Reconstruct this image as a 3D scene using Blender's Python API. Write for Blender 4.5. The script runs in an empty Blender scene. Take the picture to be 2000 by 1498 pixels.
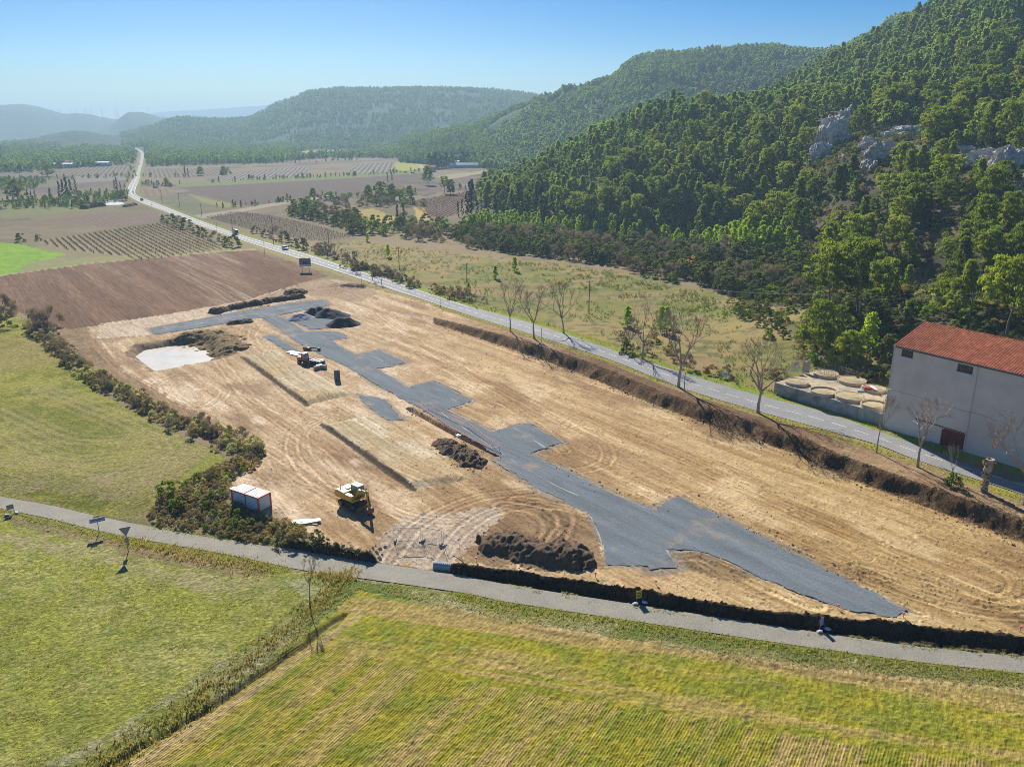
import bpy, bmesh, math, random
import numpy as np
from mathutils import Vector, Matrix
from mathutils.geometry import tessellate_polygon
sc = bpy.context.scene
COL = sc.collection
R = math.radians
# ---------------------------------------------------------------- camera, light, exposure
F = 1600.0; HC = 52.0; PIT = math.atan((749 - 240) / F)
cam = bpy.data.cameras.new('camera'); cam.sensor_width = 36; cam.lens = 36 * F / 2000
cam.clip_end = 30000; cam.clip_start = 1
co = bpy.data.objects.new('camera', cam); COL.objects.link(co)
co.location = (0, 0, HC); co.rotation_euler = (math.pi / 2 - PIT, 0, 0); sc.camera = co
SUN_EL, SUN_AZ = R(33.5), R(-15.8)            # azimuth from +Y towards +X
w = bpy.data.worlds.new('World'); sc.world = w; w.use_nodes = True
nt = w.node_tree; bg = nt.nodes['Background']
sky = nt.nodes.new('ShaderNodeTexSky'); sky.sky_type = 'NISHITA'; sky.sun_disc = False
sky.sun_elevation = SUN_EL; sky.sun_rotation = SUN_AZ % (2 * math.pi)
sky.altitude = 200; sky.air_density = 0.8; sky.dust_density = 0.5; sky.ozone_density = 2.0
hs = nt.nodes.new('ShaderNodeHueSaturation'); hs.inputs['Saturation'].default_value = 2.0
nt.links.new(sky.outputs[0], hs.inputs['Color']); mm = nt.nodes.new('ShaderNodeMix'); mm.data_type = 'RGBA'; mm.blend_type = 'MULTIPLY'; mm.inputs[0].default_value = 1; mm.inputs[7].default_value = (.55, .74, .92, 1)
nt.links.new(hs.outputs[0], mm.inputs[6]); nt.links.new(mm.outputs[2], bg.inputs[0]); bg.inputs[1].default_value = 0.062
sl = bpy.data.lights.new('sun', 'SUN'); sl.energy = 5.0; sl.angle = R(0.5); sl.color = (1.0, 0.93, 0.82)
so = bpy.data.objects.new('sun', sl); COL.objects.link(so)
SD = Vector((math.cos(SUN_EL) * math.sin(SUN_AZ), math.cos(SUN_EL) * math.cos(SUN_AZ), math.sin(SUN_EL)))
so.rotation_euler = SD.to_track_quat('Z', 'Y').to_euler()
sc.view_settings.view_transform = 'Standard'; sc.view_settings.look = 'None'
sc.view_settings.exposure = 0.6; sc.view_settings.gamma = 1.0
sc.cycles.max_bounces = 6; sc.cycles.diffuse_bounces = 3; sc.cycles.transparent_max_bounces = 8
sc.cycles.transmission_bounces = 3; sc.cycles.volume_bounces = 0
sc.cycles.use_denoising = True; sc.cycles.denoising_prefilter = 'NONE'; sc.cycles.filter_width = 0.95
# ---------------------------------------------------------------- noise and mapping
def hsh(ix, iy, seed):
    h = ix.astype(np.int64) * 374761393 + iy.astype(np.int64) * 668265263 + seed * 974634777
    h = h & 0xffffffff
    h = ((h ^ (h >> 13)) * 1274126177) & 0xffffffff
    return ((h ^ (h >> 16)) & 0xffff).astype(np.float32) / 65535.0
def vn(x, y, seed=0):
    x = np.asarray(x, dtype=np.float64); y = np.asarray(y, dtype=np.float64)
    ix = np.floor(x); iy = np.floor(y); fx = (x - ix).astype(np.float32); fy = (y - iy).astype(np.float32)
    fx = fx * fx * (3 - 2 * fx); fy = fy * fy * (3 - 2 * fy)
    a = hsh(ix, iy, seed); b = hsh(ix + 1, iy, seed); c = hsh(ix, iy + 1, seed); d = hsh(ix + 1, iy + 1, seed)
    return a + (b - a) * fx + (c - a) * fy + (a - b - c + d) * fx * fy
def fbm(x, y, seed=0, o=4, g=0.5):                   # 0..1
    s = 0; a = 1; t = 0
    for k in range(o):
        s = s + a * vn(x * 2 ** k + 17.3 * k, y * 2 ** k - 9.1 * k, seed + k); t += a; a *= g
    return s / t
def sst(a, b, x):
    t = np.clip((x - a) / (b - a), 0, 1); return t * t * (3 - 2 * t)
CP, SP = math.cos(PIT), math.sin(PIT)
def ray(px, py):
    u = (px - 1000) / F; v = (749 - py) / F
    return np.array([u, CP + v * SP, -SP + v * CP])
def at(px, py, z=0.0):                               # photo point -> point of the place on the level z
    d = ray(px, py); return np.array([0, 0, HC]) + d * ((z - HC) / d[2])
def aty(px, py, Y):                                  # ... -> point at the distance Y
    d = ray(px, py); return np.array([0, 0, HC]) + d * (Y / d[1])
def proj(X, Y, Z):
    zc = Y * CP + (HC - Z) * SP; v = Y * SP + (Z - HC) * CP
    return 1000 + F * X / zc, 749 - F * v / zc
def pline(pts, z=0.0): return np.array([at(p[0], p[1], z)[:2] for p in pts])
def smooth_line(P, step):
    P = np.asarray(P, float); out = []
    for i in range(len(P) - 1):
        p0 = P[max(i - 1, 0)]; p1 = P[i]; p2 = P[i + 1]; p3 = P[min(i + 2, len(P) - 1)]
        n = max(1, int(np.linalg.norm(p2 - p1) / step))
        for k in range(n):
            t = k / n
            out.append(0.5 * (2 * p1 + (p2 - p0) * t + (2 * p0 - 5 * p1 + 4 * p2 - p3) * t * t + (3 * p1 - p0 - 3 * p2 + p3) * t ** 3))
    out.append(P[-1]); return np.array(out)
def pldist(X, Y, L, lim=None):                       # signed distance (left of the line > 0) and length along it
    best = np.full(X.shape, 1e9); sg = np.ones(X.shape); al = np.zeros(X.shape); acc = 0
    for i in range(len(L) - 1):
        a, b = L[i], L[i + 1]; d = b - a; l = math.hypot(*d)
        if l < 1e-9: continue
        d = d / l
        rx = X - a[0]; ry = Y - a[1]; t = np.clip(rx * d[0] + ry * d[1], 0, l)
        q = np.hypot(rx - d[0] * t, ry - d[1] * t); c = d[0] * ry - d[1] * rx
        m = q < best
        best = np.where(m, q, best); sg = np.where(m, np.where(c >= 0, 1.0, -1.0), sg); al = np.where(m, acc + t, al)
        acc += l
    return best * sg, al
def inpoly(X, Y, poly):
    r = np.zeros(X.shape, bool); n = len(poly)
    lo = poly.min(0); hi = poly.max(0)
    m = (X >= lo[0]) & (X <= hi[0]) & (Y >= lo[1]) & (Y <= hi[1])
    if not m.any(): return r
    x = X[m]; y = Y[m]; q = np.zeros(x.shape, bool)
    for i in range(n):
        a = poly[i]; b = poly[(i + 1) % n]
        if a[1] == b[1]: continue
        q ^= ((a[1] > y) != (b[1] > y)) & (x < (b[0] - a[0]) * (y - a[1]) / (b[1] - a[1]) + a[0])
    r[m] = q; return r
# ---------------------------------------------------------------- the lie of the land
ZS = -1.0                                            # lane and fields this side of the site
DITCH = pline([(-500, 868), (-250, 920), (0, 962), (180, 1003), (300, 1024), (430, 1042), (530, 1050), (640, 1066), (720, 1082), (800, 1096), (880, 1100),
               (1000, 1115), (1250, 1155), (1500, 1195), (1750, 1220), (2000, 1245), (2300, 1275), (2700, 1310)])[::-1]
EMB = pline([(810, 618), (850, 632), (990, 678), (1130, 727), (1270, 786), (1375, 825), (1440, 846), (1550, 884), (1615, 915), (1755, 968), (1900, 1020), (2000, 1056), (2200, 1130), (2600, 1290)])
EH = 1.9
HILL = [  # photo x, y, distance
 (1050, 345, 560), (1000, 352, 620), (1110, 310, 575), (1170, 275, 570), (1240, 240, 560), (1310, 210, 545), (1380, 222, 560), (1440, 225, 590),
 (1200, 385, 430), (1290, 330, 450), (1400, 330, 400), (1500, 400, 310), (1500, 262, 450), (1600, 300, 370), (1640, 262, 350), (1650, 340, 310), (1700, 430, 250),
 (1620, 480, 240), (1640, 530, 205), (1720, 270, 345), (1850, 480, 200), (1890, 560, 185), (1990, 560, 165), (1950, 325, 262), (1900, 390, 232), (1800, 265, 355), (2000, 440, 195), (2150, 400, 195), (2150, 560, 155),
 (1500, 195, 760), (1580, 160, 740), (1640, 118, 710), (1720, 80, 670), (1800, 135, 520), (1800, 38, 640), (1870, 6, 600), (1930, 12, 560), (2000, 2, 500), (2000, 205, 380),
 (1700, 205, 520), (1900, 130, 450), (2000, -80, 560), (2150, -110, 480), (2300, -140, 480), (2150, 200, 330), (2300, 300, 260), (2300, 100, 380), (1600, 210, 600), (2450, 100, 330), (2600, 150, 300)]
hp = [aty(*h) for h in HILL]
hp = [(p[0], p[1], p[2]) for p in hp]
for (a, b) in [(880, 470), (900, 440), (930, 425), (1000, 437), (1100, 448), (1200, 458), (1300, 466), (1400, 474), (1500, 486), (1560, 520), (1570, 560), (1590, 600), (1680, 640), (1800, 640), (1200, 550), (1400, 650), (1500, 720), (1700, 800),
               (880, 520), (700, 480), (900, 390), (960, 380), (700, 380), (840, 350), (1000, 365), (500, 350), (1850, 690), (2000, 690), (2150, 680), (2300, 700), (2600, 740)]:
    q = at(a, b); hp.append((q[0], q[1], 0))
for (x, y, z) in [(150, 1000, 0), (0, 900, 0), (300, 1100, 20), (600, 1000, 90), (450, 900, 85), (300, 850, 60), (150, 800, 15), (60, 720, 0), (800, 700, 150), (1000, 500, 150), (700, 300, 120), (500, 150, 60), (300, 60, 10), (800, 1100, 60)]:
    hp.append((x, y, z))
hp = np.array(hp); _n = len(hp)
_A = np.hypot(hp[:, None, 0] - hp[None, :, 0], hp[:, None, 1] - hp[None, :, 1]) / 100
_M = np.zeros((_n + 3, _n + 3)); _M[:_n, :_n] = _A - np.eye(_n) * 0.22
_M[:_n, _n] = 1; _M[:_n, _n + 1:] = hp[:, :2] / 100; _M[_n:, :_n] = _M[:_n, _n:].T
_W = np.linalg.solve(_M, np.r_[hp[:, 2], 0, 0, 0])
def hill(X, Y):
    m = (X > -60) & (Y > 110) & (Y < 1150) & (Y > 110 + 0 * X)
    out = np.zeros(X.shape)
    if m.any():
        x = X[m]; y = Y[m]; s = _W[_n] + _W[_n + 1] * x / 100 + _W[_n + 2] * y / 100
        for k in range(_n): s = s + _W[k] * np.hypot(x - hp[k, 0], y - hp[k, 1]) / 100
        s = np.where(s > 0, s * s / (s + 1.5), 0) * sst(1150, 1000, y) * sst(-60, 20, x)
        out[m] = s
    return out
BASIN = pline([(236, 690), (262, 672), (330, 662), (385, 655), (415, 655), (440, 668), (450, 690), (420, 703), (372, 712), (290, 728)])
WATER = pline([(243, 692), (300, 683), (345, 676), (362, 692), (330, 708), (275, 724), (262, 715)], -1.0)
PADS = [pline([(470, 697), (540, 682), (690, 770), (640, 782), (598, 792)]), pline([(628, 830), (740, 806), (925, 935), (880, 945), (806, 957)])]
TRENCH = pline([(800, 798), (850, 826), (900, 853), (940, 872), (972, 888)])
def smask(X, Y, poly, w):                            # soft mask of a polygon, w metres wide inside
    d = np.full(X.shape, 0.0); lo = poly.min(0) - 1; hi = poly.max(0) + 1
    m = (X > lo[0]) & (X < hi[0]) & (Y > lo[1]) & (Y < hi[1])
    if m.any():
        x = X[m]; y = Y[m]; q, _ = pldist(x, y, np.vstack([poly, poly[:1]])); d[m] = np.where(inpoly(x, y, poly), sst(0, w, np.abs(q)), 0)
    return d
def emb_amp(Y): return 1 - sst(185, 240, Y)
def hz(X, Y):
    X = np.asarray(X, float); Y = np.asarray(Y, float)
    z = hill(X, Y)
    d, _ = pldist(X, Y, EMB); d = d + (vn(X / 4.2, Y / 4.2, 5) - .5) * 1.3 + (vn(X / 1.6, Y / 1.6, 6) - .5) * .5
    z = z + EH * emb_amp(Y) * sst(0.0, 2.4, d) * (X > -60)
    d, _ = pldist(X, Y, DITCH); j = (vn(X / 1.7, Y / 1.7, 7) - .5) * 1.0 + (vn(X / .6, Y / .6, 8) - .5) * .35
    px, _ = proj(X, Y, 0 * X)
    sharp = np.maximum(sst(535, 575, px) * sst(745, 715, px), sst(868, 890, px))
    soft = ZS * sst(-9, -.6, d); hard = ZS * sst(0, .6, d + j * .5) - 0.45 * sst(0.1, .6, d + j * .5) * sst(1.3, .8, d)
    z = z + np.where(Y < 160, soft * (1 - sharp) + hard * sharp, np.where(d > 0, ZS, 0) * sst(200, 160, Y))
    b = smask(X, Y, BASIN, 5.0); z = z - 2.2 * b
    for p in PADS:
        b = smask(X, Y, p, .8); z = z + np.where(b > 0, .5 * b * sst(0, 2.2, np.abs(pldist(X, Y, p)[0])), 0) if (b > 0).any() else z
    d, _ = pldist(X, Y, TRENCH); z = z - 1.2 * sst(.75, .3, np.abs(d))
    return z
def h1(x, y): return float(hz(np.array([x]), np.array([y]))[0])
def T(px, py):                                       # photo point -> first point of the land along that line of sight
    d = ray(px, py); zt = np.linspace(0.25, 1, 700) ** 2
    tmax = 1500 if d[2] > -0.03 else min(1500, (HC + 3) / -d[2])
    t = zt * tmax; X = d[0] * t; Y = d[1] * t; Z = HC + d[2] * t; g = Z - hz(X, Y)
    k = np.argmax(g < 0)
    if g[k] >= 0: return at(px, py)
    a, b = t[k - 1], t[k]; f = g[k - 1] / (g[k - 1] - g[k]); s = a + (b - a) * f
    return np.array([d[0] * s, d[1] * s, HC + d[2] * s])
def Tl(pts): return np.array([T(*p)[:2] for p in pts])
# ---------------------------------------------------------------- helpers
def mesh_np(name, V, Fc, mats=(), col=None, tint=None, smooth=False, midx=None):
    me = bpy.data.meshes.new(name); V = np.asarray(V, np.float32); Fc = np.asarray(Fc, np.int32); n, k = Fc.shape
    me.vertices.add(len(V)); me.vertices.foreach_set('co', V.ravel())
    me.loops.add(n * k); me.loops.foreach_set('vertex_index', Fc.ravel())
    me.polygons.add(n); me.polygons.foreach_set('loop_start', np.arange(0, n * k, k, dtype=np.int32))
    for m in mats: me.materials.append(m)
    if midx is not None: me.polygons.foreach_set('material_index', np.asarray(midx, np.int32))
    me.update(calc_edges=True)
    if smooth: me.polygons.foreach_set('use_smooth', np.ones(n, bool))
    if col is not None:
        a = me.attributes.new('Col', 'FLOAT_COLOR', 'POINT'); a.data.foreach_set('color', np.c_[col, np.ones(len(V))].astype(np.float32).ravel())
    if tint is not None:
        a = me.attributes.new('tint', 'FLOAT', 'POINT'); a.data.foreach_set('value', np.asarray(tint, np.float32))
    return me
def link(name, me, parent=None, loc=(0, 0, 0), rz=0.0, s=1.0):
    o = bpy.data.objects.new(name, me); COL.objects.link(o); o.location = loc; o.rotation_euler = (0, 0, rz)
    o.scale = (s, s, s) if not hasattr(s, '__len__') else s
    if parent is not None: o.parent = parent
    return o
def tag(o, label=None, cat=None, group=None, kind=None):
    if label: o['label'] = label
    if cat: o['category'] = cat
    if group: o['group'] = group
    if kind: o['kind'] = kind
    return o
def thing(name, label, cat, loc, rz=0, group=None, s=1.0):
    return tag(link(name, None, None, loc, rz, s), label, cat, group)
def dup(root, loc, rz=0, s=1.0, label=None):
    r = root.copy(); COL.objects.link(r); r.location = loc; r.rotation_euler = (0, 0, rz)
    r.scale = (s, s, s) if not hasattr(s, '__len__') else s
    if label: r['label'] = label
    for ch in root.children:
        c = ch.copy(); COL.objects.link(c); c.parent = r
        for g in ch.children:
            d = g.copy(); COL.objects.link(d); d.parent = c
    return r
class MB:
    def __init__(s): s.v = []; s.f = []
    def add(s, vs, fs):
        o = len(s.v); s.v += [tuple(map(float, v)) for v in vs]; s.f += [tuple(i + o for i in f) for f in fs]; return s
    def box(s, c, d, rz=0.0, ry=0.0, rx=0.0):
        M = Matrix.Translation(c) @ Matrix.Rotation(rz, 4, 'Z') @ Matrix.Rotation(ry, 4, 'Y') @ Matrix.Rotation(rx, 4, 'X')
        x, y, z = d[0] / 2, d[1] / 2, d[2] / 2
        vs = [M @ Vector(p) for p in [(-x, -y, -z), (x, -y, -z), (x, y, -z), (-x, y, -z), (-x, -y, z), (x, -y, z), (x, y, z), (-x, y, z)]]
        return s.add(vs, [(3, 2, 1, 0), (4, 5, 6, 7), (0, 1, 5, 4), (1, 2, 6, 5), (2, 3, 7, 6), (3, 0, 4, 7)])
    def tube(s, p, q, r0, r1=None, n=6, cap=True):
        r1 = r0 if r1 is None else r1; p = Vector(p); q = Vector(q); d = (q - p)
        if d.length < 1e-6: return s
        d.normalize(); a = d.orthogonal().normalized(); b = d.cross(a); vs = []
        for (c, r) in ((p, r0), (q, r1)):
            for k in range(n):
                t = 2 * math.pi * k / n; vs.append(c + a * (r * math.cos(t)) + b * (r * math.sin(t)))
        fs = [(k, (k + 1) % n, n + (k + 1) % n, n + k) for k in range(n)]
        if cap: fs += [tuple(range(n - 1, -1, -1)), tuple(range(n, 2 * n))]
        return s.add(vs, fs)
    def prism(s, prof, y0, y1):                        # outline in x,z swept along y
        n = len(prof); vs = [(x, y0, z) for x, z in prof] + [(x, y1, z) for x, z in prof]
        return s.add(vs, [tuple(range(n)), tuple(range(2 * n - 1, n - 1, -1))] + [(k + n, (k + 1) % n + n, (k + 1) % n, k) for k in range(n)])
    def build(s, name, mat, parent=None, loc=(0, 0, 0), rz=0.0, smooth=False, bevel=0.0):
        me = bpy.data.meshes.new(name); me.from_pydata(s.v, [], s.f); me.materials.append(mat)
        bm = bmesh.new(); bm.from_mesh(me); bmesh.ops.recalc_face_normals(bm, faces=bm.faces)
        if bevel:
            bmesh.ops.bevel(bm, geom=list(bm.edges), offset=bevel, segments=2, affect='EDGES', profile=0.6)
        bm.to_mesh(me); bm.free(); me.update()
        if smooth:
            for p in me.polygons: p.use_smooth = True
        return link(name, me, parent, loc, rz)
def mat(name, base, rough=0.7, noise=None, amp=0.15, bump=0.0, metal=0.0, spec=0.3, stain=None):
    m = bpy.data.materials.new(name); m.use_nodes = True; N = m.node_tree.nodes; L = m.node_tree.links; b = N['Principled BSDF']
    b.inputs['Base Color'].default_value = (*base, 1); b.inputs['Roughness'].default_value = rough; b.inputs['Metallic'].default_value = metal
    b.inputs['Specular IOR Level'].default_value = spec
    if noise:
        tc = N.new('ShaderNodeTexCoord'); n = N.new('ShaderNodeTexNoise'); n.inputs['Scale'].default_value = noise; n.inputs['Detail'].default_value = 6; n.inputs['Roughness'].default_value = .65
        L.new(tc.outputs['Object'], n.inputs['Vector'])
        cr = N.new('ShaderNodeMapRange'); cr.inputs[1].default_value = .3; cr.inputs[2].default_value = .7; cr.inputs[3].default_value = 1 - amp; cr.inputs[4].default_value = 1 + amp
        L.new(n.outputs[0], cr.inputs[0])
        mx = N.new('ShaderNodeMix'); mx.data_type = 'RGBA'; mx.blend_type = 'MULTIPLY'; mx.inputs[0].default_value = 1
        mx.inputs[6].default_value = (*base, 1); L.new(cr.outputs[0], mx.inputs[7]); out = mx.outputs[2]
        if stain:
            n2 = N.new('ShaderNodeTexNoise'); n2.inputs['Scale'].default_value = noise * .35; n2.inputs['Detail'].default_value = 8; L.new(tc.outputs['Object'], n2.inputs['Vector'])
            r2 = N.new('ShaderNodeMapRange'); r2.inputs[1].default_value = .5; r2.inputs[2].default_value = .68; L.new(n2.outputs[0], r2.inputs[0])
            m2 = N.new('ShaderNodeMix'); m2.data_type = 'RGBA'; L.new(r2.outputs[0], m2.inputs[0]); L.new(out, m2.inputs[6]); m2.inputs[7].default_value = (*stain, 1); out = m2.outputs[2]
        L.new(out, b.inputs['Base Color'])
        if bump:
            bp = N.new('ShaderNodeBump'); bp.inputs['Strength'].default_value = 1; bp.inputs['Distance'].default_value = bump; L.new(n.outputs[0], bp.inputs['Height']); L.new(bp.outputs[0], b.inputs['Normal'])
    return m
def leaf_mat(name, c1, c2, trans=0.35, spread=0.5):
    m = bpy.data.materials.new(name); m.use_nodes = True; N = m.node_tree.nodes; L = m.node_tree.links; N.clear()
    o = N.new('ShaderNodeOutputMaterial'); ms = N.new('ShaderNodeMixShader'); d = N.new('ShaderNodeBsdfDiffuse'); t = N.new('ShaderNodeBsdfTranslucent')
    at_ = N.new('ShaderNodeAttribute'); at_.attribute_name = 'tint'; oi = N.new('ShaderNodeObjectInfo')
    ad = N.new('ShaderNodeMath'); ad.operation = 'MULTIPLY_ADD'; ad.inputs[1].default_value = spread; L.new(oi.outputs['Random'], ad.inputs[0])
    ml = N.new('ShaderNodeMath'); ml.operation = 'MULTIPLY'; ml.inputs[1].default_value = 1 - spread; L.new(at_.outputs['Fac'], ml.inputs[0]); L.new(ml.outputs[0], ad.inputs[2])
    mx = N.new('ShaderNodeMix'); mx.data_type = 'RGBA'; L.new(ad.outputs[0], mx.inputs[0]); mx.inputs[6].default_value = (*c1, 1); mx.inputs[7].default_value = (*c2, 1)
    L.new(mx.outputs[2], d.inputs[0])
    tm = N.new('ShaderNodeMix'); tm.data_type = 'RGBA'; tm.blend_type = 'MULTIPLY'; tm.inputs[0].default_value = 1; L.new(mx.outputs[2], tm.inputs[6]); tm.inputs[7].default_value = (2.2, 2.2, 0.9, 1); L.new(tm.outputs[2], t.inputs[0])
    ms.inputs[0].default_value = trans; L.new(d.outputs[0], ms.inputs[1]); L.new(t.outputs[0], ms.inputs[2]); L.new(ms.outputs[0], o.inputs[0])
    return m
# ---------------------------------------------------------------- the ground sheet
ys_px = np.arange(1660, 560, -1.6)
Yr = [at(1000, p)[1] for p in ys_px]
while Yr[-1] < 1300: Yr.append(Yr[-1] * 1.0075)
while Yr[-1] < 9500: Yr.append(Yr[-1] * 1.03)
Yr = np.array(Yr); UX = (np.arange(-330, 2332, 2.5) - 1000) / F
NR, NC = len(Yr), len(UX)
GX = (UX[None, :] * (Yr * CP + HC * SP)[:, None]); GY = np.repeat(Yr[:, None], NC, 1)
GX = GX.ravel(); GY = GY.ravel()
GZ = hz(GX, GY)
DST = np.hypot(GX, GY)
near = sst(420, 200, DST)
N1 = fbm(GX / 38, GY / 38, 11, 4); N2 = fbm(GX / 9, GY / 9, 23, 4); N3 = fbm(GX / 2.2, GY / 2.2, 37, 4); N4 = vn(GX / .38, GY / .38, 51) * .6 + vn(GX / .17, GY / .17, 52) * .4
NB = fbm(GX / 160, GY / 160, 71, 3)
NW = hsh(np.arange(len(GX)), np.arange(len(GX)) * 0, 5)
WXs = (N3 - .5) * 2.2 + (N4 - .5) * 1.1; WYs = (fbm(GX / 2.2, GY / 2.2, 91, 3) - .5) * 2.2 + (vn(GX / .4, GY / .4, 57) - .5) * 1.1
C = np.zeros((len(GX), 3)); RID = np.zeros(len(GX), np.int32)
def c3(*a): return np.array(a)
def mixc(a, b, t): return a + (b - a) * np.clip(t, 0, 1)[:, None]
def spots(lo, hi, n): return sst(lo, hi, n)
# default: winter scrub and fallow
C[:] = mixc(c3(.27, .205, .11), c3(.19, .165, .075), spots(.4, .62, N2 * .6 + N1 * .4))
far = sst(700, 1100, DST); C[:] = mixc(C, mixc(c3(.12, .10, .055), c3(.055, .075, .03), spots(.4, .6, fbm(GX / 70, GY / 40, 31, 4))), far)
HIL = hill(GX, GY); hm = HIL > 1.2
C[hm] = mixc(c3(.10, .085, .045), c3(.055, .06, .025), spots(.35, .65, N2))[hm]
C[hm] = mixc(C, c3(.20, .155, .08) + 0 * C, spots(.62, .74, N2) * spots(.45, .6, N1))[hm]
RID[hm] = 9
POLY = {}
def paint(pts, fn, rid=None, warp=1.0, world=False, op=1.0, soft=0):
    P_ = np.asarray(pts) if world else Tl(pts)
    m = inpoly(GX + WXs * warp, GY + WYs * warp, P_)
    if not m.any(): return m
    v = fn(m) if callable(fn) else np.array(fn)[None, :] * np.ones((m.sum(), 1))
    C[m] = C[m] * (1 - op) + v * op
    if rid is not None: RID[m] = rid
    return m
def rows(m, a, b, period, sharp=.5, jit=.25, seed=0):   # 0..1 across furrows running from photo point a to b
    A, B = T(*a)[:2], T(*b)[:2]; d = (B - A) / np.linalg.norm(B - A)
    x, y = GX[m], GY[m]; q = (x * -d[1] + y * d[0]) + (vn(x / 14, y / 14, 3 + seed) - .5) * jit * 2
    return 0.5 + 0.5 * np.sin(2 * math.pi * q / period), q, x * d[0] + y * d[1]
def two(a, b, lo, hi, n): return lambda m: mixc(np.array(a), np.array(b), spots(lo, hi, n[m]))
# ---- far mosaic of fields
def vines(a, b, period, soil, grass, lo=.35, hi=.65):
    def f(m):
        r, q, s = rows(m, a, b, period); v = mixc(np.array(soil), np.array(grass), spots(lo, hi, r * .6 + N2[m] * .4))
        return v
    return f
BR = (.115, .082, .058); BR2 = (.16, .115, .08); OL = (.17, .17, .06); TN = (.27, .22, .12); GR = (.17, .24, .04); YL = (.50, .42, .10)
paint([(250, 305), (720, 292), (900, 300), (1100, 330), (1000, 360), (880, 400), (600, 400), (330, 385), (262, 360)], two(TN, BR2, .4, .6, N1), None, 3)
paint([(285, 330), (430, 328), (440, 344), (300, 348), (283, 345)], vines((300, 330), (305, 347), 4.5, BR, TN), 5, 2)
paint([(445, 330), (720, 318), (700, 345), (425, 356), (440, 340)], two(TN, (.22, .18, .08), .4, .6, N1), 6, 2)
paint([(425, 343), (600, 325), (605, 345), (425, 356)], vines((480, 352), (520, 330), 5, (.34, .30, .26), BR), 5, 2)
paint([(690, 322), (770, 317), (772, 337), (680, 341)], vines((690, 341), (715, 318), 6, (.30, .30, .20), BR), 5, 2)
paint([(772, 317), (820, 315), (820, 331), (772, 336)], (.40, .42, .04), 6, 2)
paint([(340, 357), (500, 350), (690, 342), (825, 333), (830, 338), (690, 348), (480, 360), (345, 366)], (.20, .24, .06), 6, 2)
paint([(345, 366), (480, 360), (690, 348), (830, 338), (850, 345), (800, 362), (690, 382), (600, 385), (540, 398), (470, 402), (420, 392), (400, 380)], vines((500, 365), (560, 395), 2.6, BR, (.17, .12, .085)), 5, 1.5)
paint([(262, 370), (330, 368), (335, 380), (275, 385)], vines((290, 370), (295, 384), 5, (.24, .14, .10), TN), 5, 1.5)
paint([(335, 380), (400, 382), (470, 402), (430, 415), (380, 420), (330, 408), (290, 392)], two((.20, .19, .09), (.15, .17, .07), .4, .6, N2), 6, 1.5)
paint([(365, 378), (420, 392), (470, 402), (440, 406), (395, 395)], (.30, .28, .08), 6, 1)
paint([(400, 425), (460, 414), (520, 420), (600, 437), (690, 462), (640, 472), (580, 468), (520, 455), (450, 440)], vines((450, 420), (640, 468), 2.6, (.15, .11, .075), (.24, .20, .11)), 5, 1)
paint([(365, 423), (470, 408), (560, 392), (640, 381), (645, 385), (560, 398), (475, 414), (380, 430)], (.42, .36, .24), None, .6)
paint([(545, 300), (600, 295), (715, 291), (690, 298), (560, 307)], (.50, .42, .16), 6, 3)
paint([(825, 276), (890, 266), (960, 259), (966, 265), (850, 281)], vines((830, 279), (950, 262), 8, (.40, .36, .16), (.22, .2, .12)), 5, 3)
paint([(900, 275), (1010, 270), (1130, 276), (1090, 290), (890, 298)], two(BR, (.17, .14, .08), .4, .6, N1), 6, 3)
paint([(1000, 306), (1065, 302), (1062, 311), (1000, 312)], YL, 6, 2)
paint([(780, 360), (860, 345), (1000, 322), (1035, 330), (900, 362), (830, 385)], two(BR, (.2, .15, .10), .4, .6, N1), 5, 2)
paint([(850, 345), (900, 338), (960, 332), (960, 336), (870, 352)], (.40, .36, .18), 6, 1.5)
paint([(800, 395), (880, 380), (950, 370), (955, 376), (900, 400), (890, 420), (860, 428), (830, 420)], vines((820, 415), (890, 385), 2.6, (.19, .12, .08), (.26, .18, .12)), 5, 1)
paint([(690, 412), (730, 408), (772, 425), (772, 438), (700, 432)], two((.52, .38, .07), (.42, .36, .08), .4, .6, N3), 6, 1)
paint([(808, 405), (830, 405), (838, 430), (815, 430)], (.55, .42, .10), 6, 1)
paint([(815, 322), (823, 316), (832, 333), (826, 335)], (.55, .42, .30), None, .5)
# left of the road
paint([(0, 330), (255, 328), (262, 350), (250, 375), (0, 385)], two(BR2, (.20, .17, .10), .42, .58, N1), None, 3)
paint([(30, 322), (250, 322), (248, 342), (0, 345)], vines((180, 343), (200, 326), 5, BR, TN), 5, 2)
paint([(150, 345), (250, 342), (246, 352), (145, 358)], (.26, .24, .19), 6, 2)
paint([(0, 290), (250, 276), (275, 274), (300, 275), (260, 288), (100, 294)], two(BR, (.17, .12, .08), .4, .6, N1), 5, 4)
paint([(215, 278), (270, 274), (272, 279), (220, 282)], (.40, .30, .17), 6, 3)
paint([(-200, 400), (0, 400), (245, 397), (330, 415), (440, 470), (460, 488), (380, 497), (180, 512), (0, 540), (-200, 560)], two((.24, .20, .095), (.17, .17, .065), .4, .6, N1), 6, 1)
paint([(0, 405), (70, 402), (160, 400), (235, 408), (150, 412), (40, 425), (0, 428)], two((.23, .25, .07), (.22, .2, .09), .4, .6, N2), 6, 1)
paint([(90, 434), (180, 416), (300, 412), (318, 430), (240, 444), (170, 446)], vines((110, 432), (300, 420), 2.5, (.20, .13, .10), (.27, .2, .13)), 5, 1)
paint([(0, 432), (60, 425), (50, 438), (0, 440)], BR2, 5, 1)
paint([(-100, 436), (60, 430), (90, 434), (230, 446), (75, 470), (0, 466), (-100, 470)], two((.26, .21, .115), (.22, .18, .09), .4, .6, N2), 6, 1)
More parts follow.
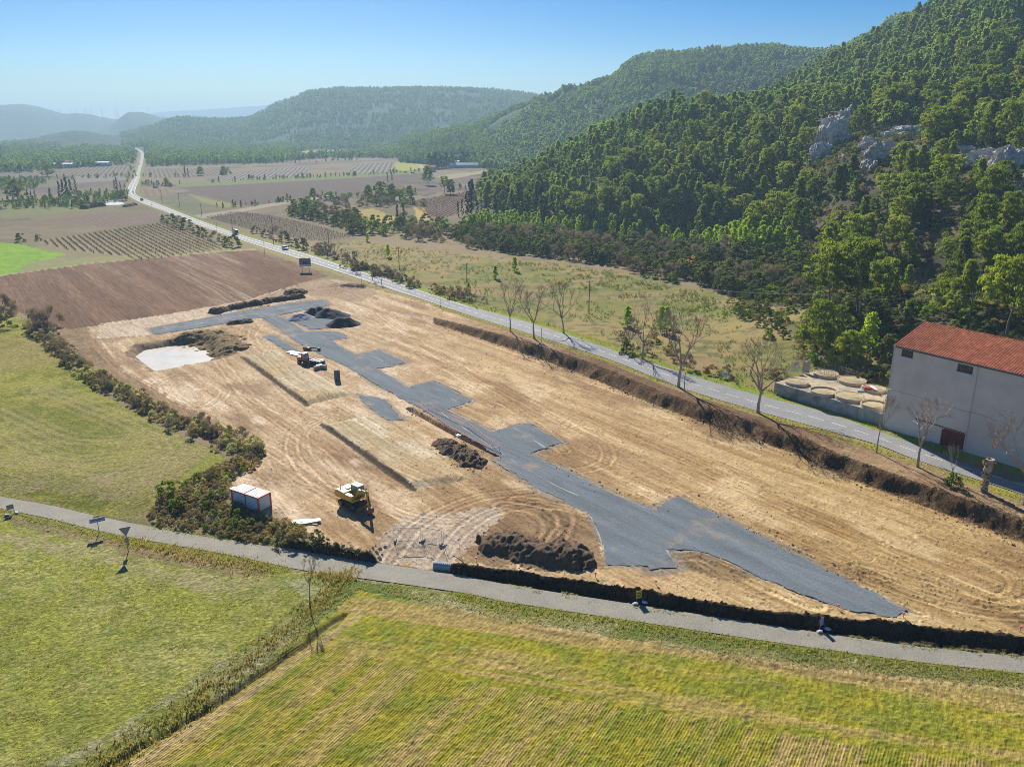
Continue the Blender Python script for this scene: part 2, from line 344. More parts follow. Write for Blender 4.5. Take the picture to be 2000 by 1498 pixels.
paint([(75, 472), (240, 447), (318, 436), (350, 438), (450, 486), (265, 510), (235, 500), (130, 488)], vines((180, 455), (260, 508), 2.6, (.17, .13, .07), (.29, .24, .12), .38, .6), 5, .8)
paint([(225, 500), (450, 480), (452, 488), (265, 512)], two((.34, .30, .10), (.26, .22, .11), .4, .6, N3), 6, 1, op=.7)
paint([(-300, 470), (0, 474), (35, 477), (132, 497), (100, 505), (40, 530), (0, 540), (-300, 590)], two((.15, .30, .012), (.22, .36, .02), .35, .65, N3), 7, .8)
paint([(40, 530), (50, 515), (110, 503), (220, 503), (258, 511), (150, 522), (0, 540)], two((.27, .25, .11), (.22, .23, .08), .4, .6, N3), 6, .8)
paint([(0, 538), (60, 530), (180, 514), (330, 500), (440, 490), (500, 486), (500, 490), (330, 505), (180, 520), (0, 546)], (.36, .33, .16), None, .6)
# ploughed field
m = paint([(-300, 585), (0, 540), (60, 531), (180, 515), (330, 501), (445, 491), (500, 489), (570, 512), (640, 540), (600, 550), (560, 562), (480, 588), (400, 600), (330, 615), (240, 632), (180, 642), (140, 645), (60, 620), (0, 592), (-60, 570), (-300, 640)],
          lambda m: 0, 1, .8)
r, q, s = rows(m, (164, 521), (266, 598), 1.25, jit=.3); r2 = vn(q / 3.4, s / 60, 8); r3 = vn(q / .9, s / 25, 9); r4 = vn(q / 9, s / 200, 12)
v = mixc(np.array((.155, .082, .045)), np.array((.26, .155, .088)), np.clip(.35 * r + .9 * (r2 - .3) + .35 * (r3 - .5), 0, 1))
v = mixc(v, np.array((.37, .28, .19)), spots(.62, .9, r4 * .6 + r3 * .4) * .8); C[m] = v * (.86 + .28 * N4[m])[:, None]
GZ[m] += .10 * r * near[m] + (N4[m] - .5) * .12
# ---- meadow beyond the main road
MEAD = [(640, 478), (700, 470), (880, 495), (1000, 505), (1200, 530), (1400, 570), (1580, 600), (1740, 690), (1745, 800), (1560, 780), (1480, 772), (1375, 741), (1305, 719), (1200, 685), (1095, 650), (990, 618), (850, 578), (740, 540)]
m = paint(MEAD, lambda m: mixc(mixc(np.array((.31, .235, .085)), np.array((.20, .20, .045)), spots(.42, .62, N1[m] * .5 + N2[m] * .5)), np.array((.10, .12, .045)), spots(.50, .68, N3[m]) * .75), 6, 2)
C[m] = mixc(C[m], np.array((.33, .22, .11)), spots(.55, .7, fbm(GX[m] / 13, GY[m] / 6, 77, 4)) * .7)
px_, py_ = proj(GX, GY, GZ)
# ---- verges
def band(line, w0, w1, fn, rid=None, warp=.6, zz=None):
    L = Tl(line); d, _ = pldist(GX, GY, L); d = d + WXs * warp
    lo = L.min(0) - 12; hi = L.max(0) + 12
    m = (d > w0) & (d < w1) & (GX > lo[0]) & (GX < hi[0]) & (GY > lo[1]) & (GY < hi[1])
    if m.any():
        C[m] = fn(m) if callable(fn) else np.array(fn)
        if rid is not None: RID[m] = rid
    return m
RL = [(2300, 1080), (2000, 967), (1917, 939), (1840, 915), (1776, 893), (1712, 868), (1610, 839), (1480, 803), (1375, 772), (1305, 748), (1200, 706), (1095, 671), (990, 639), (850, 593), (760, 565), (648, 527), (582, 506), (480, 472), (400, 444), (324, 414), (270, 394), (250, 380), (250, 367), (261, 349), (270, 326), (275, 301), (266, 293), (250, 288), (212, 279.5)]
RU = [(2300, 1020), (2000, 925), (1917, 904), (1840, 882), (1776, 862), (1712, 841), (1610, 805), (1480, 772), (1375, 741), (1305, 719), (1200, 685), (1095, 650), (990, 618), (850, 578), (760, 546), (690, 526), (603, 497), (480, 462), (400, 435), (360, 419), (306, 397), (270, 384), (264, 374), (271, 349), (279, 317), (281, 301), (273, 293), (255, 287), (214, 278.5)]
GRN = lambda a, b: (lambda m: mixc(np.array(a), np.array(b), spots(.4, .6, N3[m])))
band(RU, 0, 60, lambda m: C[m], None)
band(RU, -2.2, -.2, GRN((.20, .27, .03), (.30, .28, .07)), 6) if False else None
band(RU[::-1], -.3, 3.2, GRN((.19, .27, .025), (.28, .28, .06)), 6, .5)
band(RL[::-1], -3.0, .4, GRN((.30, .27, .05), (.24, .22, .06)), 6, .5)
# ---- construction site
SITE = [(165, 640), (330, 614), (480, 587), (600, 550), (650, 545), (720, 560), (850, 598), (990, 645), (1095, 678), (1200, 712), (1330, 765), (1480, 812), (1610, 848), (1700, 878), (1850, 930), (2000, 985), (2300, 1090), (2300, 1272), (2000, 1244), (1750, 1219), (1500, 1194), (1250, 1154), (1000, 1114), (900, 1100), (880, 1113), (830, 1113), (760, 1101), (735, 1088),
        (640, 1062), (590, 1040), (560, 1015), (520, 1003), (470, 990), (450, 950), (470, 915), (500, 880), (480, 866), (400, 818), (300, 765), (240, 735), (190, 700), (175, 670)]
SAND = np.array((.56, .375, .175)); SANDL = np.array((.72, .535, .30)); SANDD = np.array((.29, .165, .07))
dS = at(1720, 1190)[:2] - at(640, 690)[:2]; dS /= np.linalg.norm(dS)
sq = GX * -dS[1] + GY * dS[0]; ss = GX * dS[0] + GY * dS[1]
ST1 = fbm(ss / 22 + N2 * .6, sq / 1.1, 61, 4); ST2 = fbm(ss / 9, sq / .45 + N2 * 3, 63, 3)
def sandf(m):
    wv = SAND + (np.array((.56, .385, .20)) - SAND) * 0
    v = mixc(SANDD, SANDL, spots(.22, .80, ST1[m] * .55 + N2[m] * .30 + ST2[m] * .25 + N1[m] * .1 - .1))
    v = mixc(v, np.array((.58, .39, .18)), .30 + 0 * N1[m]); v = mixc(v, np.array((.30, .185, .09)), spots(.56, .74, fbm(ss[m] / 16, sq[m] / 7, 67, 4)) * .75); v = mixc(v, np.array((.76, .575, .345)), spots(.57, .74, fbm(ss[m] / 11, sq[m] / 4, 69, 4)) * .7)
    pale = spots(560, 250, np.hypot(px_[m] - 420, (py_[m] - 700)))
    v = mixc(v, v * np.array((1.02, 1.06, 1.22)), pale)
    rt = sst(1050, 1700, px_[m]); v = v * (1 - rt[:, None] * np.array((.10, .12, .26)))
    return v * (.80 + .40 * N4[m])[:, None]
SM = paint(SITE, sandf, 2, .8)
rel = near * SM
GZ += rel * ((N3 - .5) * .16 + (N4 - .5) * .07 + (ST1 - .5) * .12)
paint([(105, 648), (170, 638), (182, 672), (240, 735), (300, 765), (400, 818), (480, 868), (430, 866), (310, 812), (175, 742), (118, 692)], lambda m: mixc(np.array((.31, .21, .115)), np.array((.22, .155, .08)), spots(.4, .6, N3[m])), 2, 1.0)
# darker damp and rough soil patches
paint([(880, 1060), (960, 1020), (1010, 1005), (1100, 1000), (1150, 1010), (1172, 1060), (1188, 1105), (1100, 1112), (1000, 1112), (900, 1095)], lambda m: mixc(np.array((.30, .19, .095)), np.array((.20, .125, .065)), spots(.35, .6, ST2[m])), 2, 1.2, op=.8)
paint([(1305, 1074), (1400, 1084), (1480, 1128), (1440, 1140), (1360, 1120), (1320, 1105)], lambda m: mixc(np.array((.36, .24, .12)), np.array((.24, .16, .08)), spots(.4, .6, ST2[m])), 2, .6)
paint([(175, 670), (185, 660), (240, 720), (300, 760), (400, 812), (470, 850), (500, 880), (440, 850), (360, 812), (280, 770), (215, 725)], lambda m: mixc(np.array((.36, .235, .135)), np.array((.26, .165, .09)), spots(.4, .6, ST2[m])), 2, 1.0, op=.8)
paint([(330, 655), (440, 640), (460, 690), (410, 706), (370, 700), (345, 680)], lambda m: mixc(np.array((.30, .20, .085)), np.array((.16, .105, .055)), spots(.4, .6, N2[m])), 2, 1.2)
paint([(600, 550), (700, 548), (740, 575), (700, 590), (640, 580), (580, 575), (520, 590), (480, 590)], lambda m: mixc(np.array((.36, .255, .16)), np.array((.27, .18, .11)), spots(.4, .6, N2[m])), 2, 1.6, op=.7)
paint([(200, 632), (330, 614), (420, 600), (410, 613), (290, 645), (300, 655), (190, 662)], lambda m: mixc(np.array((.52, .40, .27)), np.array((.64, .51, .37)), spots(.4, .6, ST2[m])), 2, 1)
# entrance of pale stone
paint([(735, 1040), (790, 1010), (860, 1000), (960, 990), (1000, 1000), (960, 1025), (905, 1075), (880, 1112), (830, 1114), (760, 1100), (730, 1088), (755, 1062)], lambda m: mixc(np.array((.50, .40, .30)), np.array((.62, .50, .36)), spots(.35, .65, N3[m])) * (.8 + .4 * N4[m])[:, None], 2, 1.6, op=.8)
# clay pads
for k, pd in enumerate(PADS):
    m = paint(pd, lambda m: 0, 2, .10, world=True)
    v = mixc(np.array((.46, .36, .20)), np.array((.70, .58, .39)), spots(.25, .75, fbm(ss[m] / 30, sq[m] / 1.5, 65, 4) * .6 + vn(sq[m] / 2.1, ss[m] / 90, 4) * .4))
    v = mixc(v, np.array((.52, .37, .19)), spots(.45, .65, N2[m]) * .8)
    C[m] = v * (.86 + .28 * N4[m])[:, None]
    b = smask(GX, GY, pd, 1.2); e = (b > 0) & (b < .8) & (pldist(GX, GY, pd[:2] if k else np.vstack([pd[-1:], pd[:1]]))[0] is not None)
    C[(b > 0) & (b < .5)] *= np.array((.8, .78, .78))
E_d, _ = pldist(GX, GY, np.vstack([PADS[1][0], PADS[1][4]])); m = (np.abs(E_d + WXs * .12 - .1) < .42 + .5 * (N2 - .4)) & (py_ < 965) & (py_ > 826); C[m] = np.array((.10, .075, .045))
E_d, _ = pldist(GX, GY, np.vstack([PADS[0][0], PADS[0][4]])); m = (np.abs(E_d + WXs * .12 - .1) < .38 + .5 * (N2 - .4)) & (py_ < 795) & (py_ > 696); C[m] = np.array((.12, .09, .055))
# embankment, upper shelf
d, _ = pldist(GX, GY, EMB); dj = d + WXs * .5; on = (px_ > 845) & (px_ < 2330) & (py_ < 1330) & SM
m = on & (dj > 0.1); C0_ = C.copy(); C[m] = mixc(mixc(np.array((.30, .185, .10)), np.array((.40, .27, .145)), spots(.4, .62, N2 * .5 + N3 * .5)[m]), np.array((.20, .12, .065)), spots(.52, .66, N1[m])) * (.85 + .3 * N4[m])[:, None]; RID[m] = 2; tf = sst(850, 985, px_ + (N2 - .5) * 160 + (N3 - .5) * 60); C[m] = mixc(C0_, C, tf)[m]
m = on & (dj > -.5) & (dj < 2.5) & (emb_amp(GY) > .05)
C[m] = mixc(np.array((.16, .092, .042)), np.array((.29, .18, .088)), spots(.40, .66, N3[m])) * (.75 + .5 * N4[m])[:, None]; RID[m] = 3  # slope soil darker than the shelf: shade of its sunless face put into the colour
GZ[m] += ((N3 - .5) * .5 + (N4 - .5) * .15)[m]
m = on & (dj > 2.4) & (dj < 4.5); GZ[m] += ((N3 - .5) * .25)[m]
band(RL[::-1], -1.9, .5, GRN((.30, .28, .05), (.32, .24, .11)), 6, .45)
# ditch face
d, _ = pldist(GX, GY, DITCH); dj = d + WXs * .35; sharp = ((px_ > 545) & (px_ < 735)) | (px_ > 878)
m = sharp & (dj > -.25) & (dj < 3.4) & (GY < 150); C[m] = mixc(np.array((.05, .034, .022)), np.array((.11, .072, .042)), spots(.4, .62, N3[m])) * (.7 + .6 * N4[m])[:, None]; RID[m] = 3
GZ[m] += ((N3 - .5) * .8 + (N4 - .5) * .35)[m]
# basin
b = smask(GX, GY, BASIN, 5.0); m = b > .02
C[m] = mixc(mixc(np.array((.42, .31, .18)), np.array((.19, .13, .085)), spots(.4, .6, N3[m])), np.array((.52, .42, .28)), spots(.75, .95, b[m])); RID[m] = 2
GZ[m] += ((N3 - .5) * .8)[m] * (1 - b[m])
# tyre tracks
smx = SM & (DST < 330)
def wheel(pts, gauge=2.0, wd=.22, k=.28, n=2):
    L = smooth_line(Tl(pts), 2.0); lo = L.min(0) - 4; hi = L.max(0) + 4
    m = np.nonzero(smx & (GX > lo[0]) & (GX < hi[0]) & (GY > lo[1]) & (GY < hi[1]))[0]
    if not len(m): return
    d, s = pldist(GX[m], GY[m], L); d = d + (N3[m] - .5) * .5
    q = np.zeros(len(m)); e = np.zeros(len(m))
    for j in range(n):
        o = (j - (n - 1) / 2) * gauge
        q = np.maximum(q, np.exp(-((d - o) / wd) ** 2)); e = np.maximum(e, np.exp(-((np.abs(d - o) - wd * 1.7) / (wd * .6)) ** 2))
    fade = .55 + .45 * vn(s / 7, s * 0, 3)
    C[m] *= (1 + k * q * fade)[:, None]; C[m] *= (1 - .8 * k * e * fade)[:, None]; GZ[m] -= .07 * q * fade; GZ[m] += .05 * e * fade
wheel([(650, 560), (700, 580), (760, 625), (850, 690), (980, 760), (1110, 830)], 2.2, .3, .35)
wheel([(640, 575), (700, 595), (740, 630), (850, 705), (960, 770), (1060, 840), (1100, 880)], 2.2, .3, .3)
wheel([(1110, 830), (1180, 870), (1180, 905), (1120, 920), (1060, 905)], 2, .3, .3)
wheel([(480, 640), (478, 660), (500, 690), (560, 735), (600, 760)], 2.2, .3, .35)
wheel([(505, 636), (492, 660), (520, 690), (570, 740)], 2.2, .3, .3)
wheel([(410, 690), (440, 720), (490, 780), (560, 830), (640, 900), (690, 960)], 2.2, .3, .35)
wheel([(300, 752), (310, 772), (360, 790), (400, 795), (440, 765), (400, 740), (340, 735), (305, 750)], 2.0, .3, .35)
wheel([(330, 745), (420, 735), (520, 790), (600, 820), (640, 810)], 2.0, .25, .3)
wheel([(640, 815), (590, 830), (570, 860), (580, 900), (640, 960), (720, 1000)], 2.0, .25, .35)
wheel([(650, 812), (600, 835), (590, 870), (620, 920), (690, 960), (800, 1010), (900, 1020)], 2.0, .25, .3)
wheel([(400, 830), (500, 890), (520, 930), (480, 960)], 2.0, .25, .25)
wheel([(185, 660), (230, 715), (320, 770), (440, 840), (530, 880), (560, 900)], 2.0, .3, .3)
wheel([(760, 1095), (800, 1040), (860, 1000), (940, 970), (1040, 960)], 2.0, .3, .3)
wheel([(860, 1100), (900, 1040), (960, 1000), (1060, 985), (1140, 1000)], 2.0, .3, .3)
wheel([(980, 985), (1060, 1000), (1075, 1040), (1060, 1060)], 2.2, .35, .4)
wheel([(1010, 975), (1090, 990), (1100, 1030), (1085, 1055)], 2.2, .35, .4)
wheel([(1320, 1085), (1360, 1082), (1420, 1105), (1500, 1145), (1590, 1180)], 2.2, .35, .4)
wheel([(1560, 1000), (1700, 1060), (1850, 1130), (1960, 1170), (1990, 1140), (1940, 1100), (1800, 1050)], 2.0, .3, .25)
wheel([(1700, 1130), (1850, 1180), (1990, 1200), (2100, 1180)], 2.0, .3, .25)
wheel([(1680, 1110), (1830, 1150), (1960, 1185), (2060, 1160)], 2.0, .3, .25)
rg = random.Random(4)
for k in range(20):
    x0 = rg.uniform(700, 1500); y0 = 600 + (x0 - 700) * .42 + rg.uniform(0, 150); n = rg.uniform(150, 420); c = rg.uniform(-25, 25)
    wheel([(x0, y0), (x0 + n * .5, y0 + n * .22 + c), (x0 + n, y0 + n * .46)], 1.9, rg.uniform(.16, .3), rg.uniform(.12, .26))
for k in range(14):
    x0 = rg.uniform(430, 640); y0 = rg.uniform(720, 960); n = rg.uniform(80, 240); c = rg.uniform(-22, 22)
    wheel([(x0, y0), (x0 + n * .5, y0 + n * .32 + c), (x0 + n, y0 + n * .6)], 1.9, rg.uniform(.16, .28), rg.uniform(.12, .24))
for k in range(7):
    x0 = rg.uniform(1100, 1300); y0 = rg.uniform(850, 900); n = rg.uniform(300, 700)
    wheel([(x0, y0), (x0 + n * .5, y0 + n * .25 + rg.uniform(-20, 20)), (x0 + n, y0 + n * .5)], 1.9, rg.uniform(.16, .3), rg.uniform(.12, .22))
# scattered clods, stones and scrapings
cl = SM & (N4 > .72) & (ST2 + N2 * .5 > .74); C[cl] *= .62; GZ[cl] += .08
cl = SM & (NW > .988); C[cl] *= 1.25
# ---- left meadow and the fields this side of the lane
GL = [(-400, 640), (-60, 600), (60, 625), (90, 660), (130, 710), (200, 770), (300, 825), (380, 862), (435, 890), (425, 920), (360, 950), (320, 985), (300, 1018), (240, 1012), (100, 985), (0, 964), (-400, 880)]
m = paint(GL, lambda m: mixc(mixc(np.array((.185, .205, .02)), np.array((.345, .325, .055)), spots(.36, .64, N2[m] * .5 + N3[m] * .5)), np.array((.33, .255, .09)), spots(.48, .7, N1[m]) * .7) * (.68 + .64 * N4[m])[:, None], 4, .6)
GZ[m] += ((N3 - .5) * .14 + (N4 - .5) * .09)[m]
for (pts, g) in (([(0, 800), (150, 860), (330, 850), (400, 880)], 3), ([(0, 850), (120, 900), (260, 890), (380, 900)], 5), ([(80, 760), (260, 830), (330, 880), (250, 930)], 4), ([(20, 900), (180, 930), (300, 915)], 5)):
    L = smooth_line(Tl(pts), 3); mm = np.nonzero(m)[0]; d, s_ = pldist(GX[mm], GY[mm], L); k = np.exp(-(d / g) ** 2) * (.5 + .5 * np.sin(d * 3.4)); C[mm] = mixc(C[mm], np.array((.40, .33, .15)), k * .8)
paint([(0, 930), (120, 925), (250, 935), (330, 930), (300, 985), (298, 1022), (235, 1012), (240, 985), (120, 960), (0, 955)], lambda m: mixc(np.array((.42, .33, .17)), np.array((.28, .27, .07)), spots(.38, .62, N3[m] * .6 + N2[m] * .4)), 4, 2.0, op=.75)
paint([(400, 890), (435, 892), (420, 925), (350, 960), (320, 990), (325, 950)], GRN((.26, .31, .03), (.32, .31, .06)), 4, 1.2, op=.8)
LOW = [(-500, 900), (0, 996), (180, 1036), (280, 1056), (440, 1084), (578, 1112), (670, 1125), (762, 1136), (900, 1158), (1000, 1178), (1300, 1223), (1500, 1253), (1750, 1288), (2000, 1316), (2450, 1365), (2450, 1690), (-500, 1690)]
m = paint(LOW, lambda m: mixc(mixc(np.array((.35, .36, .06)), np.array((.50, .46, .155)), spots(.36, .62, N2[m] * .5 + N3[m] * .5)), np.array((.19, .225, .03)), spots(.46, .62, N3[m] * .5 + N4[m] * .5) * .85) * (.62 + .76 * N4[m])[:, None], 4, .4)
GZ[m] += ((N3 - .5) * .16 + (N4 - .5) * .12)[m]
paint([(0, 1035), (120, 1058), (250, 1085), (400, 1125), (520, 1135), (585, 1120), (560, 1145), (440, 1165), (300, 1130), (150, 1090), (0, 1062)], lambda m: mixc(np.array((.44, .36, .20)), np.array((.34, .32, .11)), spots(.4, .62, N3[m] * .5 + N2[m] * .5)), 4, 2.0, op=.7)
paint([(0, 992), (180, 1036), (250, 1056), (440, 1086), (550, 1115), (500, 1130), (380, 1112), (240, 1078), (100, 1045), (0, 1020)], lambda m: mixc(np.array((.24, .21, .09)), np.array((.34, .24, .13)), spots(.4, .62, N3[m] * .7 + N2[m] * .3)), 4, 1.0, op=.8)
# green bank, furrow and sown field
FLD = [(700, 1150), (760, 1168), (860, 1185), (1000, 1215), (1200, 1245), (1400, 1278), (1600, 1302), (1800, 1325), (2000, 1345), (2450, 1390), (2450, 1690), (-150, 1690), (200, 1498), (330, 1420), (458, 1349), (560, 1270), (640, 1205)]
paint([(560, 1130), (680, 1128), (900, 1160), (1300, 1225), (1700, 1284), (2000, 1318), (2450, 1366), (2450, 1400), (1600, 1304), (1200, 1247), (860, 1187), (700, 1152), (458, 1349), (200, 1498), (0, 1640), (-200, 1640), (200, 1440), (450, 1280), (600, 1165)],
      lambda m: mixc(mixc(np.array((.24, .27, .055)), np.array((.36, .35, .16)), spots(.36, .62, N3[m])), np.array((.15, .21, .04)), spots(.55, .7, N2[m])) * (.8 + .4 * N4[m])[:, None], 4, .8)
m = paint(FLD, lambda m: 0, 8, .35)
rA, qA, sA = rows(m, (672, 1199), (458, 1349), .55, jit=.25)
rB, qB, sB = rows(m, (1000, 1225), (1600, 1312), .55, jit=.3, seed=5)
hd = sst(.40, .60, sst(7, 15, np.abs(pldist(GX[m], GY[m], Tl([(-200, 1010), (700, 1150), (1000, 1215), (1600, 1302), (2450, 1390)]))[0])) + (N3[m] - .5) * .3)
FM = m; r_ = rA * hd + rB * (1 - hd)
lng = vn(qA / .7, sA / 16, 21) * hd + vn(qB / .7, sB / 16, 22) * (1 - hd); lng2 = vn(qA / 3.2, sA / 70, 23) * hd + vn(qB / 2.8, sB / 60, 24) * (1 - hd)
gm = spots(.36, .64, .10 * r_ + .10 + .34 * lng + .34 * lng2 + .35 * N2[m] - .14)
v = mixc(np.array((.42, .31, .10)), mixc(np.array((.31, .285, .018)), np.array((.21, .25, .014)), spots(.4, .65, N3[m])), gm * .9)
v = mixc(v, np.array((.22, .155, .07)), spots(.58, .8, N3[m] * .45 + N4[m] * .55) * .6)
C[m] = v * (.68 + .64 * N4[m])[:, None]; GZ[m] += .01 * r_ + (N4[m] - .5) * .06 + (N3[m] - .5) * .05
for pts in ([(672, 1200), (458, 1350), (205, 1500), (0, 1640)],):
    L = smooth_line(Tl(pts), 2); d, s_ = pldist(GX, GY, L); k = np.exp(-((d + WXs * .3) / .45) ** 2) * (GY < 110); C[:] = mixc(C, np.array((.11, .085, .04)), k * .9); GZ -= .35 * k
    k = np.exp(-((d - 1.5 + WXs * .2) / .55) ** 2) * (GY < 110); C[:] = mixc(C, np.array((.50, .37, .18)), k * .7)
for pts in ([(870, 1190), (960, 1212), (1100, 1240), (1160, 1248)], [(1280, 1262), (1500, 1300), (1800, 1340), (2000, 1362)]):
    L = smooth_line(Tl(pts), 2); d, s_ = pldist(GX, GY, L); fd = vn(s_ / 4, s_ * 0, 2); k = np.exp(-((d + WXs * .3) / .35) ** 2) * (GY < 110) * fd; C[:] = mixc(C, np.array((.14, .10, .05)), k * .9)
    k = np.exp(-((d - 1.0 + WXs * .3) / .5) ** 2) * (GY < 110); C[:] = mixc(C, np.array((.52, .38, .2)), k * .6)
# lane verges
LU = [(-400, 868), (-150, 935), (0, 969), (98, 987), (182, 1006), (280, 1026), (420, 1051), (560, 1070), (680, 1091), (890, 1122), (1000, 1143), (1250, 1182), (1500, 1220), (1750, 1257), (2000, 1283), (2450, 1330)]
LD = [(-400, 893), (-150, 960), (0, 993), (98, 1013), (182, 1034), (280, 1054), (440, 1082), (578, 1111), (670, 1124), (900, 1157), (1000, 1177), (1300, 1222), (1500, 1252), (1750, 1287), (2000, 1315), (2450, 1362)]
def zl(pts): return [at(p[0], p[1], ZS) for p in pts]
d, _ = pldist(GX, GY, np.array([p[:2] for p in zl(LU)])); m = (d + WXs * .25 > -.1) & (d + WXs * .15 < .32) & (GY < 140) & ((px_ < 540) | (px_ > 878)); C[m] = mixc(np.array((.25, .29, .035)), np.array((.34, .28, .12)), spots(.4, .6, N3[m])); RID[m] = 4
d, _ = pldist(GX, GY, np.array([p[:2] for p in zl(LD)])); m = (d + WXs * .3 < .1) & (d + WXs * .3 > -.7) & (GY < 140); C[m] = mixc(np.array((.34, .28, .13)), np.array((.22, .24, .04)), spots(.35, .6, N3[m])); RID[m] = 4
# keep the land flat under road, lane and gravel
GRAV = {
 'gravel_track': [(293.5, 641), (454, 611), (570, 592), (629, 585.5), (644, 596), (538, 617), (560, 624), (594, 648), (657, 648), (680, 660), (644, 664), (692, 693.5), (739, 683), (790, 707.5), (764, 715.5), (734, 719), (796, 757), (847, 744), (923, 783), (872, 799.5), (960, 843), (1031, 826), (1100, 864), (1036, 884), (1061, 901), (1090, 912), (1210, 970), (1290, 1002), (1282, 990), (1325, 970), (1425, 1017), (1500, 1055), (1600, 1107), (1690, 1150), (1772, 1190), (1750, 1205), (1675, 1195), (1600, 1172), (1480, 1125), (1415, 1092), (1360, 1075), (1302, 1072), (1322, 1109), (1270, 1112), (1265, 1105), (1187, 1102), (1170, 1045), (1150, 1002), (1045, 950), (962, 898), (980, 894), (824, 799.5), (769, 770), (720, 742), (675, 714.5), (587, 672.5), (521, 625), (514, 620), (304, 653)],
 'gravel_patch': [(514, 658), (531, 655), (573, 679), (585, 690), (560, 684)],
 'gravel_patch.001': [(697, 771), (722, 774), (752, 779), (768, 800), (790, 820), (760, 820), (735, 806)],
 'gravel_patch.002': [(570, 623), (601, 620), (660, 625), (690, 633), (660, 640), (606, 643)]}
flat = np.zeros(len(GX), bool)
for k, p in GRAV.items(): flat |= inpoly(GX, GY, Tl(p))
GZ[flat] = np.minimum(GZ[flat], hz(GX[flat], GY[flat]) - .01)
RLw = [T(*p) for p in RL]; RUw = [T(*p) for p in RU]
for (A, B) in ((RLw, RUw), (zl(LD), zl(LU))):
    pg = np.array([p[:2] for p in A] + [p[:2] for p in B][::-1]); f = inpoly(GX, GY, pg); GZ[f] = np.minimum(GZ[f] - .12, hz(GX[f], GY[f]) - .06 if A is RLw else ZS - .06)
GZ = np.where(DST > 1200, GZ - .5, GZ)
for k, p in GRAV.items():
    pw = Tl(p); lo, hi = pw.min(0) - 3, pw.max(0) + 3; mi = np.nonzero((GX > lo[0]) & (GX < hi[0]) & (GY > lo[1]) & (GY < hi[1]))[0]; d, _ = pldist(GX[mi], GY[mi], np.vstack([pw, pw[:1]])); d = np.abs(d) + (N2[mi] - .5) * 2.4 + (N3[mi] - .5) * 1.2
    C[mi] = mixc(C[mi], np.array((.27, .235, .19)), sst(1.3, .3, d) * .75)
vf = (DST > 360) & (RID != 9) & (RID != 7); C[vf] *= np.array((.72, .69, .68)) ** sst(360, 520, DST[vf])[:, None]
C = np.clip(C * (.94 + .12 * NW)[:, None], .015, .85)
# ---- one sheet, cut where the land use changes
gm_ = bpy.data.materials.new('soil_and_grass'); gm_.use_nodes = True
_N = gm_.node_tree.nodes; _L = gm_.node_tree.links; _b = _N['Principled BSDF']; _b.inputs['Roughness'].default_value = .95; _b.inputs['Specular IOR Level'].default_value = .1
_a = _N.new('ShaderNodeAttribute'); _a.attribute_name = 'Col'; _g = _N.new('ShaderNodeNewGeometry')
_nz = _N.new('ShaderNodeTexNoise'); _nz.inputs['Scale'].default_value = 3.2; _nz.inputs['Detail'].default_value = 5; _nz.inputs['Roughness'].default_value = .7; _L.new(_g.outputs['Position'], _nz.inputs['Vector'])
_r = _N.new('ShaderNodeMapRange'); _r.inputs[1].default_value = .3; _r.inputs[2].default_value = .7; _r.inputs[3].default_value = .8; _r.inputs[4].default_value = 1.2; _L.new(_nz.outputs[0], _r.inputs[0])
_m = _N.new('ShaderNodeMix'); _m.data_type = 'RGBA'; _m.blend_type = 'MULTIPLY'; _m.inputs[0].default_value = 1; _L.new(_a.outputs['Color'], _m.inputs[6]); _L.new(_r.outputs[0], _m.inputs[7]); _L.new(_m.outputs[2], _b.inputs['Base Color'])
_p = _N.new('ShaderNodeBump'); _p.inputs['Strength'].default_value = .8; _p.inputs['Distance'].default_value = .10; _L.new(_nz.outputs[0], _p.inputs['Height']); _L.new(_p.outputs[0], _b.inputs['Normal'])
